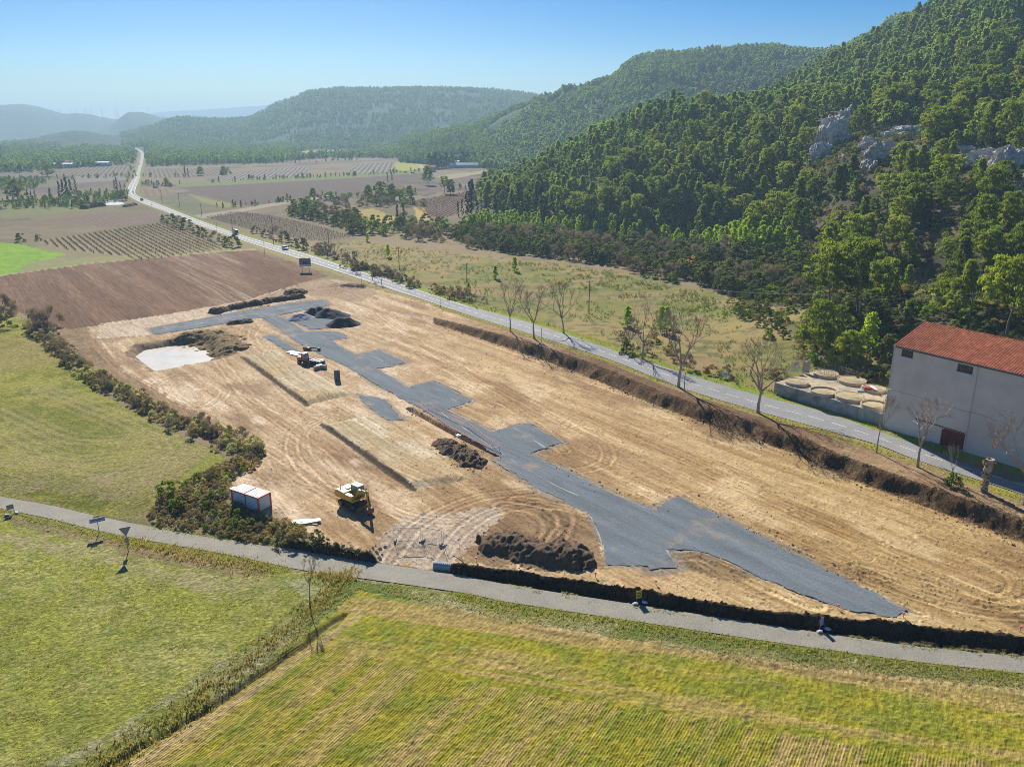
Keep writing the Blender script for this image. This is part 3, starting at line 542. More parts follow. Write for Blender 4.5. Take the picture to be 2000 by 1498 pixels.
def streaked(name, ang, sx, sy, amp, lo, bump, per=None):
    m = gm_.copy(); m.name = name; N = m.node_tree.nodes; L = m.node_tree.links; b = N['Principled BSDF']; old = b.inputs['Base Color'].links[0].from_socket
    g = N.new('ShaderNodeNewGeometry'); mp = N.new('ShaderNodeMapping'); mp.vector_type = 'TEXTURE'; mp.inputs['Rotation'].default_value = (0, 0, ang); L.new(g.outputs['Position'], mp.inputs['Vector'])
    m2 = N.new('ShaderNodeMapping'); m2.inputs['Scale'].default_value = (sx, sy, 1); L.new(mp.outputs[0], m2.inputs['Vector'])
    n = N.new('ShaderNodeTexNoise'); n.inputs['Scale'].default_value = 1; n.inputs['Detail'].default_value = 7; n.inputs['Roughness'].default_value = .7; n.inputs['Distortion'].default_value = .6; L.new(m2.outputs[0], n.inputs['Vector'])
    r = N.new('ShaderNodeMapRange'); r.inputs[1].default_value = .36; r.inputs[2].default_value = .64; r.inputs[3].default_value = lo; r.inputs[4].default_value = 2 - lo - .12; L.new(n.outputs[0], r.inputs[0]); fac = r.outputs[0]
    if per:
        sp = N.new('ShaderNodeSeparateXYZ'); L.new(mp.outputs[0], sp.inputs[0]); w1 = N.new('ShaderNodeMath'); w1.operation = 'MULTIPLY_ADD'; w1.inputs[1].default_value = 6.2832 / per; L.new(sp.outputs[1], w1.inputs[0]); w0 = N.new('ShaderNodeMath'); w0.operation = 'MULTIPLY'; w0.inputs[1].default_value = 2.5; L.new(n.outputs[0], w0.inputs[0]); L.new(w0.outputs[0], w1.inputs[2])
        w2 = N.new('ShaderNodeMath'); w2.operation = 'SINE'; L.new(w1.outputs[0], w2.inputs[0]); w3 = N.new('ShaderNodeMapRange'); w3.inputs[1].default_value = -1; w3.inputs[2].default_value = 1; w3.inputs[3].default_value = .72; w3.inputs[4].default_value = 1.2; L.new(w2.outputs[0], w3.inputs[0])
        at_ = N.new('ShaderNodeAttribute'); at_.attribute_name = 'tint'; mx = N.new('ShaderNodeMix'); L.new(at_.outputs['Fac'], mx.inputs[0]); mx.inputs[2].default_value = 1.0; L.new(w3.outputs[0], mx.inputs[3])
        w4 = N.new('ShaderNodeMath'); w4.operation = 'MULTIPLY'; L.new(mx.outputs[0], w4.inputs[0]); L.new(fac, w4.inputs[1]); fac = w4.outputs[0]
    mm = N.new('ShaderNodeMix'); mm.data_type = 'RGBA'; mm.blend_type = 'MULTIPLY'; mm.inputs[0].default_value = 1; L.new(old, mm.inputs[6]); L.new(fac, mm.inputs[7]); L.new(mm.outputs[2], b.inputs['Base Color'])
    bp = N.new('ShaderNodeBump'); bp.inputs['Distance'].default_value = bump; L.new(fac, bp.inputs['Height']); L.new(b.inputs['Normal'].links[0].from_socket, bp.inputs['Normal']); L.new(bp.outputs[0], b.inputs['Normal']); return m
dF = T(458, 1349)[:2] - T(672, 1199)[:2]; HDT = np.zeros(len(GX)); HDT[FM] = hd
MATS = {2: streaked('site_soil', math.atan2(dS[1], dS[0]), .30, 2.0, 1, .74, .14), 1: streaked('ploughed_soil', math.atan2(*(T(266, 598) - T(164, 521))[[1, 0]]), .10, 1.5, 1, .62, .12), 8: streaked('sown_soil', math.atan2(dF[1], dF[0]), .7, 2.6, 1, .62, .07, .27), 3: streaked('bank_soil', 0, 2.2, 2.2, 1, .5, .5), 4: streaked('rough_grass', .6, 1.7, 2.4, 1, .58, .14)}  # dark speckle in sown_soil and rough_grass: clod shadows put into the colour
idx = np.arange(NR * NC).reshape(NR, NC)
Q = np.stack([idx[:-1, :-1], idx[:-1, 1:], idx[1:, 1:], idx[1:, :-1]], -1).reshape(-1, 4)
frid = RID[Q[:, 0]]
GV = np.c_[GX, GY, GZ]
for rid, nm in {0: 'ground', 1: 'ploughed_field', 2: 'building_site_ground', 3: 'earth_bank', 4: 'meadow', 5: 'vineyard_field', 6: 'grassland', 7: 'green_field', 8: 'sown_field', 9: 'hillside'}.items():
    q = Q[frid == rid]
    if not len(q): continue
    used, inv = np.unique(q, return_inverse=True)
    tag(link(nm, mesh_np(nm, GV[used], inv.reshape(-1, 4), [MATS.get(rid, gm_)], C[used], HDT[used], smooth=True)), kind='structure')
def gz(x, y):                                        # height of the finished sheet
    k = min(max(int(np.searchsorted(Yr, y)), 1), NR - 1); t = (y - Yr[k - 1]) / (Yr[k] - Yr[k - 1]); z = 0
    for kk, wt in ((k - 1, 1 - t), (k, t)):
        u = x / (Yr[kk] * CP + HC * SP); j = min(max(int((u - UX[0]) / (UX[1] - UX[0])), 0), NC - 2); fx = (u - UX[j]) / (UX[1] - UX[0])
        z += wt * (GZ[kk * NC + j] * (1 - fx) + GZ[kk * NC + j + 1] * fx)
    return float(z)
def G(px, py): p = T(px, py); return (p[0], p[1], gz(p[0], p[1]))
# ---------------------------------------------------------------- roads, lane, gravel, water
def road_mat(name, base, base2, rough, sc_=1.0):
    m = mat(name, base, rough, None, spec=.18); N = m.node_tree.nodes; L = m.node_tree.links; b = N['Principled BSDF']
    g = N.new('ShaderNodeNewGeometry'); n = N.new('ShaderNodeTexNoise'); n.inputs['Scale'].default_value = .16 * sc_; n.inputs['Detail'].default_value = 9; n.inputs['Roughness'].default_value = .72; L.new(g.outputs['Position'], n.inputs['Vector'])
    r = N.new('ShaderNodeMapRange'); r.inputs[1].default_value = .38; r.inputs[2].default_value = .64; L.new(n.outputs[0], r.inputs[0])
    mx = N.new('ShaderNodeMix'); mx.data_type = 'RGBA'; mx.inputs[6].default_value = (*base, 1); mx.inputs[7].default_value = (*base2, 1); L.new(r.outputs[0], mx.inputs[0])
    n2 = N.new('ShaderNodeTexNoise'); n2.inputs['Scale'].default_value = 5; n2.inputs['Detail'].default_value = 4; L.new(g.outputs['Position'], n2.inputs['Vector'])
    r2 = N.new('ShaderNodeMapRange'); r2.inputs[1].default_value = .3; r2.inputs[2].default_value = .7; r2.inputs[3].default_value = .8; r2.inputs[4].default_value = 1.2; L.new(n2.outputs[0], r2.inputs[0])
    m2 = N.new('ShaderNodeMix'); m2.data_type = 'RGBA'; m2.blend_type = 'MULTIPLY'; m2.inputs[0].default_value = 1; L.new(mx.outputs[2], m2.inputs[6]); L.new(r2.outputs[0], m2.inputs[7]); L.new(m2.outputs[2], b.inputs['Base Color'])
    bp = N.new('ShaderNodeBump'); bp.inputs['Distance'].default_value = .006; L.new(n2.outputs[0], bp.inputs['Height']); L.new(bp.outputs[0], b.inputs['Normal'])
    return m
M_road = road_mat('asphalt', (.25, .25, .245), (.315, .312, .305), .85)
M_lane = road_mat('old_asphalt', (.265, .25, .205), (.33, .305, .245), .85, 2.0)
M_mark = mat('road_paint', (.78, .78, .75), .6, 3, .2)
M_grav = streaked('gravel', math.atan2(dS[1], dS[0]), .07, .42, 1, .76, .03)
_gn = M_grav.node_tree.nodes; _gl = M_grav.node_tree.links
for q_ in list(_gn):
    if q_.type == 'ATTRIBUTE': _gn.remove(q_)
_gx = [q_ for q_ in _gn if q_.type == 'MIX' and not q_.inputs[6].is_linked][0]; _g2 = _gn.new('ShaderNodeTexNoise'); _g2.inputs['Scale'].default_value = .13; _g2.inputs['Detail'].default_value = 8; _g2.inputs['Roughness'].default_value = .65; _g3 = _gn.new('ShaderNodeNewGeometry'); _gl.new(_g3.outputs['Position'], _g2.inputs['Vector'])
_g4 = _gn.new('ShaderNodeMapRange'); _g4.inputs[1].default_value = .56; _g4.inputs[2].default_value = .70; _gl.new(_g2.outputs[0], _g4.inputs[0]); _g5 = _gn.new('ShaderNodeMix'); _g5.data_type = 'RGBA'; _gl.new(_g4.outputs[0], _g5.inputs[0]); _g5.inputs[6].default_value = (.175, .203, .222, 1); _g5.inputs[7].default_value = (.33, .28, .21, 1); _gl.new(_g5.outputs[2], _gx.inputs[6])
M_dust = mat('stone_dust', (.36, .34, .31), .9, 1.2, .35)
def cl3(A, step):
    P = [np.array(p) for p in A]; xy = smooth_line([p[:2] for p in P], step); return xy
def strip(name, A, B, mt, n, dz, nx=6):
    t = np.linspace(0, 1, n); A = np.array([p[:2] for p in A]); B = np.array([p[:2] for p in B])
    def res(P):
        S = smooth_line(P, .5); L = np.r_[0, np.cumsum(np.hypot(*np.diff(S, axis=0).T))]; return S, L
    V = []; k = len(A); out = []
    for i in range(k - 1):                             # paired stations keep both edges abreast
        m = max(2, int(np.linalg.norm(A[i + 1] - A[i]) / 1.2)); 
        for j in range(m):
            u = j / m
            def cr(P):
                p0, p1, p2, p3 = P[max(i - 1, 0)], P[i], P[i + 1], P[min(i + 2, k - 1)]
                return 0.5 * (2 * p1 + (p2 - p0) * u + (2 * p0 - 5 * p1 + 4 * p2 - p3) * u * u + (3 * p1 - p0 - 3 * p2 + p3) * u ** 3)
            out.append((cr(A), cr(B)))
    out.append((A[-1], B[-1])); out = np.array(out)
    W = np.linspace(0, 1, nx)[None, :, None]; XY = out[:, :1] * (1 - W) + out[:, 1:] * W
    Z = hz_base(XY[..., 0].ravel(), XY[..., 1].ravel()) + dz
    V = np.c_[XY.reshape(-1, 2), Z]; r = len(out); I = np.arange(r * nx).reshape(r, nx)
    Fq = np.stack([I[:-1, :-1], I[:-1, 1:], I[1:, 1:], I[1:, :-1]], -1).reshape(-1, 4)
    return link(name, mesh_np(name, V, Fq, [mt], smooth=True)), out
def hz_base(x, y): return EH * emb_amp(y) * (pldist(x, y, EMB)[0] > 1) + 0 * x
road, rd = strip('road', RLw, RUw, M_road, 0, .03); tag(road, kind='structure')
cc = rd.mean(1); L_ = np.r_[0, np.cumsum(np.hypot(*np.diff(cc, axis=0).T))]
V, Fq = [], []; s = 0.0
dirv = np.gradient(cc, axis=0); dirv /= np.linalg.norm(dirv, axis=1)[:, None]; nrm = np.c_[-dirv[:, 1], dirv[:, 0]]
def quadstrip(s0, s1, off, wd, zf):
    n = max(2, int((s1 - s0) / 1.5) + 1); o = len(V)
    for q in np.linspace(s0, s1, n):
        c = np.array([np.interp(q, L_, cc[:, 0]), np.interp(q, L_, cc[:, 1])]); nn = np.array([np.interp(q, L_, nrm[:, 0]), np.interp(q, L_, nrm[:, 1])])
        for sgn in (-1, 1):
            p = c + nn * (off + sgn * wd / 2); V.append((p[0], p[1], zf(p)))
    for k in range(n - 1): Fq.append((o + 2 * k, o + 2 * k + 1, o + 2 * k + 3, o + 2 * k + 2))
zroad = lambda p: float(EH * emb_amp(p[1]) + .045)
while s < min(L_[-1] - 4, 900):
    quadstrip(s, s + 2.9, 0, .15 if s < 250 else .22, zroad); s += 4.33
s = 170.0
quadstrip(175, 900, 2.75, .16, zroad); quadstrip(175, 900, -2.75, .16, zroad)
tag(link('lane_marking', mesh_np('lane_marking', V, Fq, [M_mark]), road), kind='structure')
def hz_low(x, y): return np.full(np.shape(x), ZS)
hz_base = hz_low
lane, ld = strip('lane', zl(LD), zl(LU), M_lane, 0, .03, 5); tag(lane, kind='structure')
def sheet(name, pts, z, mt, jit=.18, seed=0):
    P_ = np.array([at(p[0], p[1], z)[:2] for p in pts]) if pts is not BASIN else BASIN; out = []; n = len(P_)
    for i in range(n):
        a, b = P_[i], P_[(i + 1) % n]; m = max(1, int(np.linalg.norm(b - a) / .7)); d = (b - a) / np.linalg.norm(b - a)
        for k in range(m):
            q = a + (b - a) * k / m; o = (fbm(q[:1] * .9, q[1:] * .9, seed, 3)[0] - .5) * 2 * jit * (k > 0); out.append(q + np.array([-d[1], d[0]]) * o)
    vs = [(p[0], p[1], z) for p in out]; tri = tessellate_polygon([[Vector(v) for v in vs]])
    me = bpy.data.meshes.new(name); me.from_pydata(vs, [], [tuple(t) for t in tri]); me.materials.append(mt); me.update()
    bm = bmesh.new(); bm.from_mesh(me); bmesh.ops.recalc_face_normals(bm, faces=bm.faces)
    if sum(f.normal.z for f in bm.faces) < 0: bmesh.ops.reverse_faces(bm, faces=bm.faces)
    bm.to_mesh(me); bm.free()
    return tag(link(name.split('.')[0], me), kind='structure')
gt = None
for k, p in GRAV.items():
    o = sheet(k, p, .07, M_grav, .9 if 'patch' in k else .55, len(p)); gt = gt or o
V, Fq = [], []
def ribbon(pts, wd, z):
    L2 = smooth_line([at(p[0], p[1], z)[:2] for p in pts], 1.0); o = len(V)
    for i, q in enumerate(L2):
        d = L2[min(i + 1, len(L2) - 1)] - L2[max(i - 1, 0)]; d = d / np.linalg.norm(d); ww = wd * max(.05, 1.7 * float(vn(q[:1] * .6, q[1:] * .6, 3)[0]) - .35)
        for sg in (-1, 1): V.append((q[0] - d[1] * sg * ww / 2, q[1] + d[0] * sg * ww / 2, z))
    for k in range(len(L2) - 1): Fq.append((o + 2 * k, o + 2 * k + 1, o + 2 * k + 3, o + 2 * k + 2))
for pts, wd in (([(692, 694), (739, 683)], .35), ([(796, 757), (847, 744), (923, 783), (872, 799)], .4), ([(960, 843), (1031, 826), (1100, 864)], .3), ([(644, 664), (680, 660), (657, 648), (594, 648)], .4),
                ([(872, 799.5), (915, 820), (958, 842)], .3), ([(1302, 1073), (1322, 1109)], .35), ([(860, 805), (930, 852), (975, 882), (1010, 905), (1080, 945), (1130, 968)], .28), ([(1002, 835), (1030, 852), (1065, 874)], .35),
                ([(715, 689), (748, 706)], .3), ([(880, 778), (905, 791)], .25), ([(300, 648), (460, 619), (570, 599), (636, 592)], .5), ([(320, 640), (450, 617), (540, 600)], .3), ([(480, 626), (545, 612), (590, 603)], .35), ([(1090, 912), (1210, 970), (1285, 1001)], .22), ([(1150, 1002), (1170, 1045), (1187, 1102)], .2), ([(1045, 950), (962, 898)], .2)):
    ribbon(pts, wd, .085)
tag(link('dust_line', mesh_np('dust_line', V, Fq, [M_dust]), gt), kind='structure')
M_water = mat('muddy_water', (.74, .67, .52), .16, .3, .12, spec=.5)
wt = sheet('water', BASIN, -1.25, M_water, 0)
# ---------------------------------------------------------------- heaps
M_dirt = mat('dark_soil', (.135, .088, .052), .95, 1.3, .45, .10); M_dirt2 = mat('olive_soil', (.20, .135, .055), .95, 1.0, .5, .10)
M_black = mat('black_gravel', (.035, .042, .052), .9, 3.0, .5, .04); M_grey = mat('pale_gravel', (.36, .36, .37), .9, 2.0, .25, .05)
def heap(name, label, cat, pts, wd, h, mt, rough=.35, group=None, seed=1, cone=False):
    L2 = smooth_line([G(*p)[:2] for p in pts], .6); d = L2[-1] - L2[0]; c = L2.mean(0); r = wd
    lo = L2.min(0) - wd; hi = L2.max(0) + wd; st = max(.16, min(.3, wd / 14)); nx = int((hi[0] - lo[0]) / st) + 2; ny = int((hi[1] - lo[1]) / st) + 2
    X, Y = np.meshgrid(np.linspace(lo[0], hi[0], nx), np.linspace(lo[1], hi[1], ny)); x, y = X.ravel(), Y.ravel()
    q, s_ = pldist(x, y, L2); q = np.abs(q) + (fbm(x / 1.6, y / 1.6, seed, 4) - .5) * wd * rough * 1.6
    t = np.clip(1 - q / wd, 0, 1); z = h * (np.minimum(t * 1.15, 1) if cone else (1 - (1 - t) ** 2)) * (.65 + .6 * fbm(s_ / 2.3, s_ * 0, seed + 3, 3)) + (fbm(x / .55, y / .55, seed + 9, 3) - .5) * rough * 1.3 * np.minimum(t * 3, 1) + (hsh(np.arange(len(x)), np.arange(len(x)) * 0, seed) - .5) * rough * .28 * np.minimum(t * 3, 1)
    z = np.where(t > 0, z, -.25); b = np.array([gz(a, e) for a, e in zip(x, y)]) if len(x) < 60000 else hz(x, y)
    I = np.arange(nx * ny).reshape(ny, nx); Fq = np.stack([I[:-1, :-1], I[:-1, 1:], I[1:, 1:], I[1:, :-1]], -1).reshape(-1, 4)
    keep = (t[Fq] > 0).any(1); Fq = Fq[keep]; us, inv = np.unique(Fq, return_inverse=True)
    V = np.c_[x - c[0], y - c[1], z + b][us]; z0 = gz(*c); V[:, 2] -= z0
    o = link(name, mesh_np(name, V, inv.reshape(-1, 4), [mt], smooth=rough < .3), None, (c[0], c[1], z0)); return tag(o, label, cat, group)
heap('soil_heap', 'long dark rough soil heap between the lane and the gravel junction', 'soil heap', [(975, 1062), (1040, 1078), (1112, 1090)], 3.0, 1.5, M_dirt, .7, seed=3)
heap('soil_heap', 'dark soil heap dug out beside the taped trench', 'soil heap', [(868, 868), (905, 890), (930, 905)], 2.2, .8, M_dirt, .75, seed=5)
heap('soil_heap', 'long low dark soil ridge along the far side of the gravel cross track', 'soil heap', [(420, 611), (455, 603), (520, 591), (585, 581)], 2.0, 1.3, M_dirt, .5, seed=7)
heap('soil_heap', 'small pointed dark soil heap beyond the end of the long soil ridge', 'soil heap', [(572, 574), (582, 573)], 3.0, 1.6, M_dirt, .4, seed=8)
heap('soil_heap', 'small dark soil heap in the angle of the gravel track and cross track', 'soil heap', [(455, 632), (482, 629)], 1.8, .9, M_dirt, .5, seed=9)
heap('soil_heap', 'wide olive brown spoil heap at the edge of the flooded pit', 'soil heap', [(392, 668), (412, 674), (430, 684)], 7.0, 1.3, M_dirt2, .5, seed=11)
heap('gravel_heap', 'black gravel heap farthest back and leftmost of the three black ones', 'gravel heap', [(612, 615), (622, 613)], 3.6, 2.4, M_black, .12, 'heaps of black gravel', 13, True)
heap('gravel_heap', 'black gravel heap touching the right flank of the farthest black one', 'gravel heap', [(638, 617), (658, 618)], 3.8, 2.2, M_black, .14, 'heaps of black gravel', 17, True)
heap('gravel_heap', 'nearest black gravel heap, standing apart on the gravel patch edge', 'gravel heap', [(660, 636), (680, 634)], 3.4, 2.0, M_black, .16, 'heaps of black gravel', 19, True)
heap('gravel_heap', 'pale grey gravel heap left of the black gravel heaps', 'gravel heap', [(580, 623), (594, 622)], 3.2, 1.6, M_grey, .15, None, 23, True)
rr = random.Random(8)
for k, (px, py, s_) in enumerate([(1258, 1062, .5), (985, 1040, .3)]): pass
# ---------------------------------------------------------------- the big shed
ZR = EH
M_wall = mat('grey_render', (.66, .615, .56), .9, .35, .10, .01, stain=(.54, .505, .465)); M_sill = mat('pale_render', (.55, .60, .64), .8, 2, .1); M_dark = mat('dark_glass', (.03, .033, .035), .15, None, spec=.6)
M_frame = mat('weathered_metal', (.20, .20, .19), .6, 3, .2, metal=.2); M_red = mat('red_sheet_metal', (.15, .022, .02), .6, 1.2, .35); M_conc = mat('old_concrete', (.36, .355, .33), .9, 1.0, .3, .03, stain=(.20, .19, .165))
M_white = mat('white_paint', (.72, .72, .70), .5, 2, .08); M_pipe = mat('pale_pipe', (.60, .60, .60), .5)
O = at(1724, 837, ZR); e = at(2000, 926, ZR) - O; LEN = 40.0; e[2] = 0; e /= np.linalg.norm(e); rzB = math.atan2(e[1], e[0]); nB = np.array([-e[1], e[0], 0])
HW = 5.0
for zz in np.arange(5, 25, .02):
    if proj(O[0], O[1], ZR + zz)[1] <= 674: HW = zz; break
slope = math.tan(R(19)); DR = 6.0
for dd in np.arange(2, 14, .05):
    q = O + nB * dd; X_, Y_ = proj(q[0], q[1], ZR + HW + slope * (dd + .35))
    if X_ >= 1806: DR = dd; break
def W(px, py):                                       # photo point on the front wall -> along, up
    d = ray(px, py); C0 = np.array([0, 0, HC]); t = np.dot(O - C0, nB) / np.dot(d, nB); q = C0 + d * t - O; return float(np.dot(q, e)), float(q[2] - 0)
print('SHED', HW, DR, O)
bld = thing('storage_shed', 'tall grey rendered shed with red tiled roof beside the main road', 'building', tuple(O), rzB)
ops = []
for (a, b, c_, d_) in ((1762, 682, 1784.5, 697.5), (1871, 709.5, 1902, 729.5), (1840, 835, 1886, 884)):
    x0, z1 = W(a, b); x1, z1b = W(c_, d_ - (d_ - b) * .78); _, z0 = W(a, b + (d_ - b) * .86)
    ops.append([x0, x1, z0, z1])
ops[0][2] = ops[0][3] - 1.15; ops[1][2] = ops[1][3] - 1.25; ops[2][2] = .35; 
wm = MB(); xs = sorted({0, LEN} | {o_[0] for o_ in ops} | {o_[1] for o_ in ops}); zs = sorted({-1.5, HW} | {o_[2] for o_ in ops} | {o_[3] for o_ in ops})
for i in range(len(xs) - 1):
    for j in range(len(zs) - 1):
        cx, cz = (xs[i] + xs[i + 1]) / 2, (zs[j] + zs[j + 1]) / 2
        if any(o_[0] < cx < o_[1] and o_[2] < cz < o_[3] for o_ in ops): continue
        wm.add([(xs[i], 0, zs[j]), (xs[i + 1], 0, zs[j]), (xs[i + 1], 0, zs[j + 1]), (xs[i], 0, zs[j + 1])], [(0, 1, 2, 3)])
for o_ in ops:
    x0, x1, z0, z1 = o_; d_ = .32
    wm.add([(x0, 0, z0), (x0, d_, z0), (x0, d_, z1), (x0, 0, z1)], [(0, 1, 2, 3)]); wm.add([(x1, 0, z0), (x1, d_, z0), (x1, d_, z1), (x1, 0, z1)], [(3, 2, 1, 0)])
    wm.add([(x0, 0, z1), (x1, 0, z1), (x1, d_, z1), (x0, d_, z1)], [(0, 1, 2, 3)]); wm.add([(x0, 0, z0), (x1, 0, z0), (x1, d_, z0), (x0, d_, z0)], [(3, 2, 1, 0)])
ZRG = HW + slope * DR
for x in (0, LEN): wm.add([(x, 0, -1.5), (x, 2 * DR, -1.5), (x, 2 * DR, HW), (x, DR, ZRG - .08), (x, 0, HW)], [(0, 1, 2, 3, 4)])
wm.add([(0, 2 * DR, -1.5), (LEN, 2 * DR, -1.5), (LEN, 2 * DR, HW), (0, 2 * DR, HW)], [(0, 1, 2, 3)])
wall = wm.build('wall', M_wall, bld)
for i, o_ in enumerate(ops[:2]):
    x0, x1, z0, z1 = o_; f = MB()
    f.box(((x0 + x1) / 2, .2, z1 - .04), (x1 - x0, .06, .08)); f.box(((x0 + x1) / 2, .2, z0 + .04), (x1 - x0, .06, .08))
    for k in range(5): f.box((x0 + .03 + (x1 - x0 - .06) * k / 4, .2, (z0 + z1) / 2), (.06, .058, z1 - z0 - .16))
    wf = f.build('window', M_frame, bld); MB().box(((x0 + x1) / 2, .27, (z0 + z1) / 2), (x1 - x0, .02, z1 - z0)).build('pane', M_dark, wf)
    MB().box(((x0 + x1) / 2, -.02, z0 - .09), (x1 - x0 + .2, .2, .16)).build('sill', M_sill, wf)
x0, x1, z0, z1 = ops[2]; dm = MB().box(((x0 + x1) / 2, .24, (z0 + z1) / 2), (x1 - x0, .06, z1 - z0))
for k in range(7): dm.box((x0 + (x1 - x0) * (k + .5) / 7, .19, (z0 + z1) / 2), (.05, .05, z1 - z0 - .06))
door = dm.build('door', M_red, bld); MB().box(((x0 + x1) / 2, .17, (z0 + z1) / 2 + .9), (x1 - x0 - .1, .04, .1)).build('brace', M_red, door); MB().box(((x0 + x1) / 2, .17, (z0 + z1) / 2 - .9), (x1 - x0 - .1, .04, .1)).build('brace', M_red, door)
MB().box(((2 * x0 + x1 - 4.6 - x0) / 2, -.06, z1 + .15), (x1 - x0 + 4.6, .08, .14)).build('door_rail', M_red, bld)
MB().box(((x0 + x1) / 2, -.5, .05), (x1 - x0 + 5, 1.0, .6)).build('loading_step', M_conc, bld)
xp, _ = W(1911, 717); MB().tube((xp, -.08, HW - .15), (xp, -.08, -.5), .07).build('downpipe', M_pipe, bld)
MB().tube((.03, -.08, HW - .1), (.03, -.08, -1), .07).build('downpipe', M_pipe, bld)
xl, zl_ = W(1748, 763); MB().tube((xl, 0, zl_), (xl - .3, -.9, zl_ + .25), .035).box((xl - .4, -1.1, zl_ + .27), (.5, .22, .12), rz=1.1).build('wall_lamp', M_pipe, bld)
cb = MB(); cp = [W(1752, 764), W(1820, 783), W(1885, 803), W(1910, 808), W(1990, 838)]
for a, b in zip(cp, cp[1:]): cb.tube((a[0], -.04, a[1]), (b[0], -.04, b[1]), .022, n=4)
cb.build('cable', M_frame, bld)
tile = bpy.data.materials.new('roof_tile'); tile.use_nodes = True; N = tile.node_tree.nodes; L = tile.node_tree.links; b_ = N['Principled BSDF']; b_.inputs['Roughness'].default_value = .85; b_.inputs['Specular IOR Level'].default_value = .2
tc = N.new('ShaderNodeTexCoord'); bk = N.new('ShaderNodeTexBrick'); bk.inputs['Scale'].default_value = 1; bk.inputs['Brick Width'].default_value = .42; bk.inputs['Row Height'].default_value = .36; bk.inputs['Mortar Size'].default_value = .014; bk.offset = 0
bk.inputs['Color1'].default_value = (.44, .125, .055, 1); bk.inputs['Color2'].default_value = (.60, .21, .095, 1); bk.inputs['Mortar'].default_value = (.10, .03, .02, 1); L.new(tc.outputs['Object'], bk.inputs['Vector'])
n_ = N.new('ShaderNodeTexNoise'); n_.inputs['Scale'].default_value = .8; n_.inputs['Detail'].default_value = 7; L.new(tc.outputs['Object'], n_.inputs['Vector']); r_ = N.new('ShaderNodeMapRange'); r_.inputs[1].default_value = .3; r_.inputs[2].default_value = .7; r_.inputs[3].default_value = .7; r_.inputs[4].default_value = 1.2; L.new(n_.outputs[0], r_.inputs[0])
mx = N.new('ShaderNodeMix'); mx.data_type = 'RGBA'; mx.blend_type = 'MULTIPLY'; mx.inputs[0].default_value = 1; L.new(bk.outputs[0], mx.inputs[6]); L.new(r_.outputs[0], mx.inputs[7]); L.new(mx.outputs[2], b_.inputs['Base Color'])
def tiles(name, x0, x1, ye, ze, yr, zr, over, parent):
    per = .42; n = int((x1 - x0) / per * 8); xs_ = np.linspace(x0, x1, n); wv = .13 * np.abs(np.sin(np.pi * (xs_ / per))) ** .8
    V = []; sl = (zr - ze) / (yr - ye); vs = np.linspace(0, 1, 26)
    for t in vs:
        for x, h in zip(xs_, wv): V.append((x, ye + (yr - ye) * t, ze + (zr - ze) * t + h + .02 * ((t * 25) % 1)))
    I = np.arange(len(V)).reshape(len(vs), n); Fq = np.stack([I[:-1, :-1], I[:-1, 1:], I[1:, 1:], I[1:, :-1]], -1).reshape(-1, 4)
    if yr < ye: Fq = Fq[:, ::-1]
    return link(name, mesh_np(name, V, Fq, [tile], smooth=True), parent)
rf = tiles('roof', -.15, LEN, -.35, HW - .35 * slope + .06, DR, ZRG + .06, 0, bld); tiles('roof_slope', -.15, LEN, 2 * DR + .3, HW - .3 * slope + .06, DR + .01, ZRG + .055, 0, rf)
MB().tube((-.2, DR, ZRG + .08), (LEN, DR, ZRG + .08), .13, n=8).build('ridge_tiles', tile, rf); MB().box((LEN / 2 - .1, -.2, HW - .26), (LEN, .3, .1)).build('gutter', M_frame, rf)
tiles('rear_roof', 3.2, LEN, DR + .7, ZRG - 1.5, DR + 3.3, ZRG - .82, 0, bld); MB().tube((3.15, DR + 3.3, ZRG - .78), (LEN, DR + 3.3, ZRG - .78), .12, n=8).build('ridge_tiles', tile, bld)
MB().box(((3.4 + LEN) / 2, DR + 4.85, (ZRG - 3.4) / 2), (LEN - 3.6, 3.0, ZRG - 1.6)).build('rear_wall', M_wall, bld)
# ---------------------------------------------------------------- tank yard beside it
wl = at(1511, 769, ZR); wr = at(1723, 834, ZR); ew = wr - wl; LW = np.linalg.norm(ew); ew /= LW; nw = np.array([-ew[1], ew[0], 0]); rzW = math.atan2(ew[1], ew[0]); HT = 2.3
rw = thing('retaining_wall', 'stained concrete retaining wall along the road below the round tanks', 'wall', tuple(wl), rzW)
MB().box((LW / 2, .2, HT / 2 - .5), (LW, .4, HT + 1)).build('wall_face', M_conc, rw)
M_yard = mat('yard_concrete', (.46, .38, .26), .9, 1.0, .3, .03, stain=(.30, .25, .17)); M_tank = mat('tank_concrete', (.50, .42, .29), .9, 1.2, .25, .02); M_lid = mat('tank_lid', (.42, .34, .20), .95, .9, .35, .03, stain=(.20, .17, .09))
MB().box((LW / 2, 6.2, HT / 2 - .52), (LW - .05, 11.6, HT + 1)).build('yard_floor', M_yard, rw)
for k in range(7): MB().box((2 + k * LW / 7.2, -.004, HT / 2), (.05, .02, HT - .1)).build('joint', M_dirt, rw)
zt = ZR + HT
tk = ['round concrete tank nearest the end of the retaining wall', 'half open round tank, second along the retaining wall', 'broad lidded round tank, third along the retaining wall', 'round tank by the shed corner above the retaining wall', 'round tank behind, below the low handrail', 'lidded round tank in front of the long handrail', 'round tank behind, carrying the red and white covers']
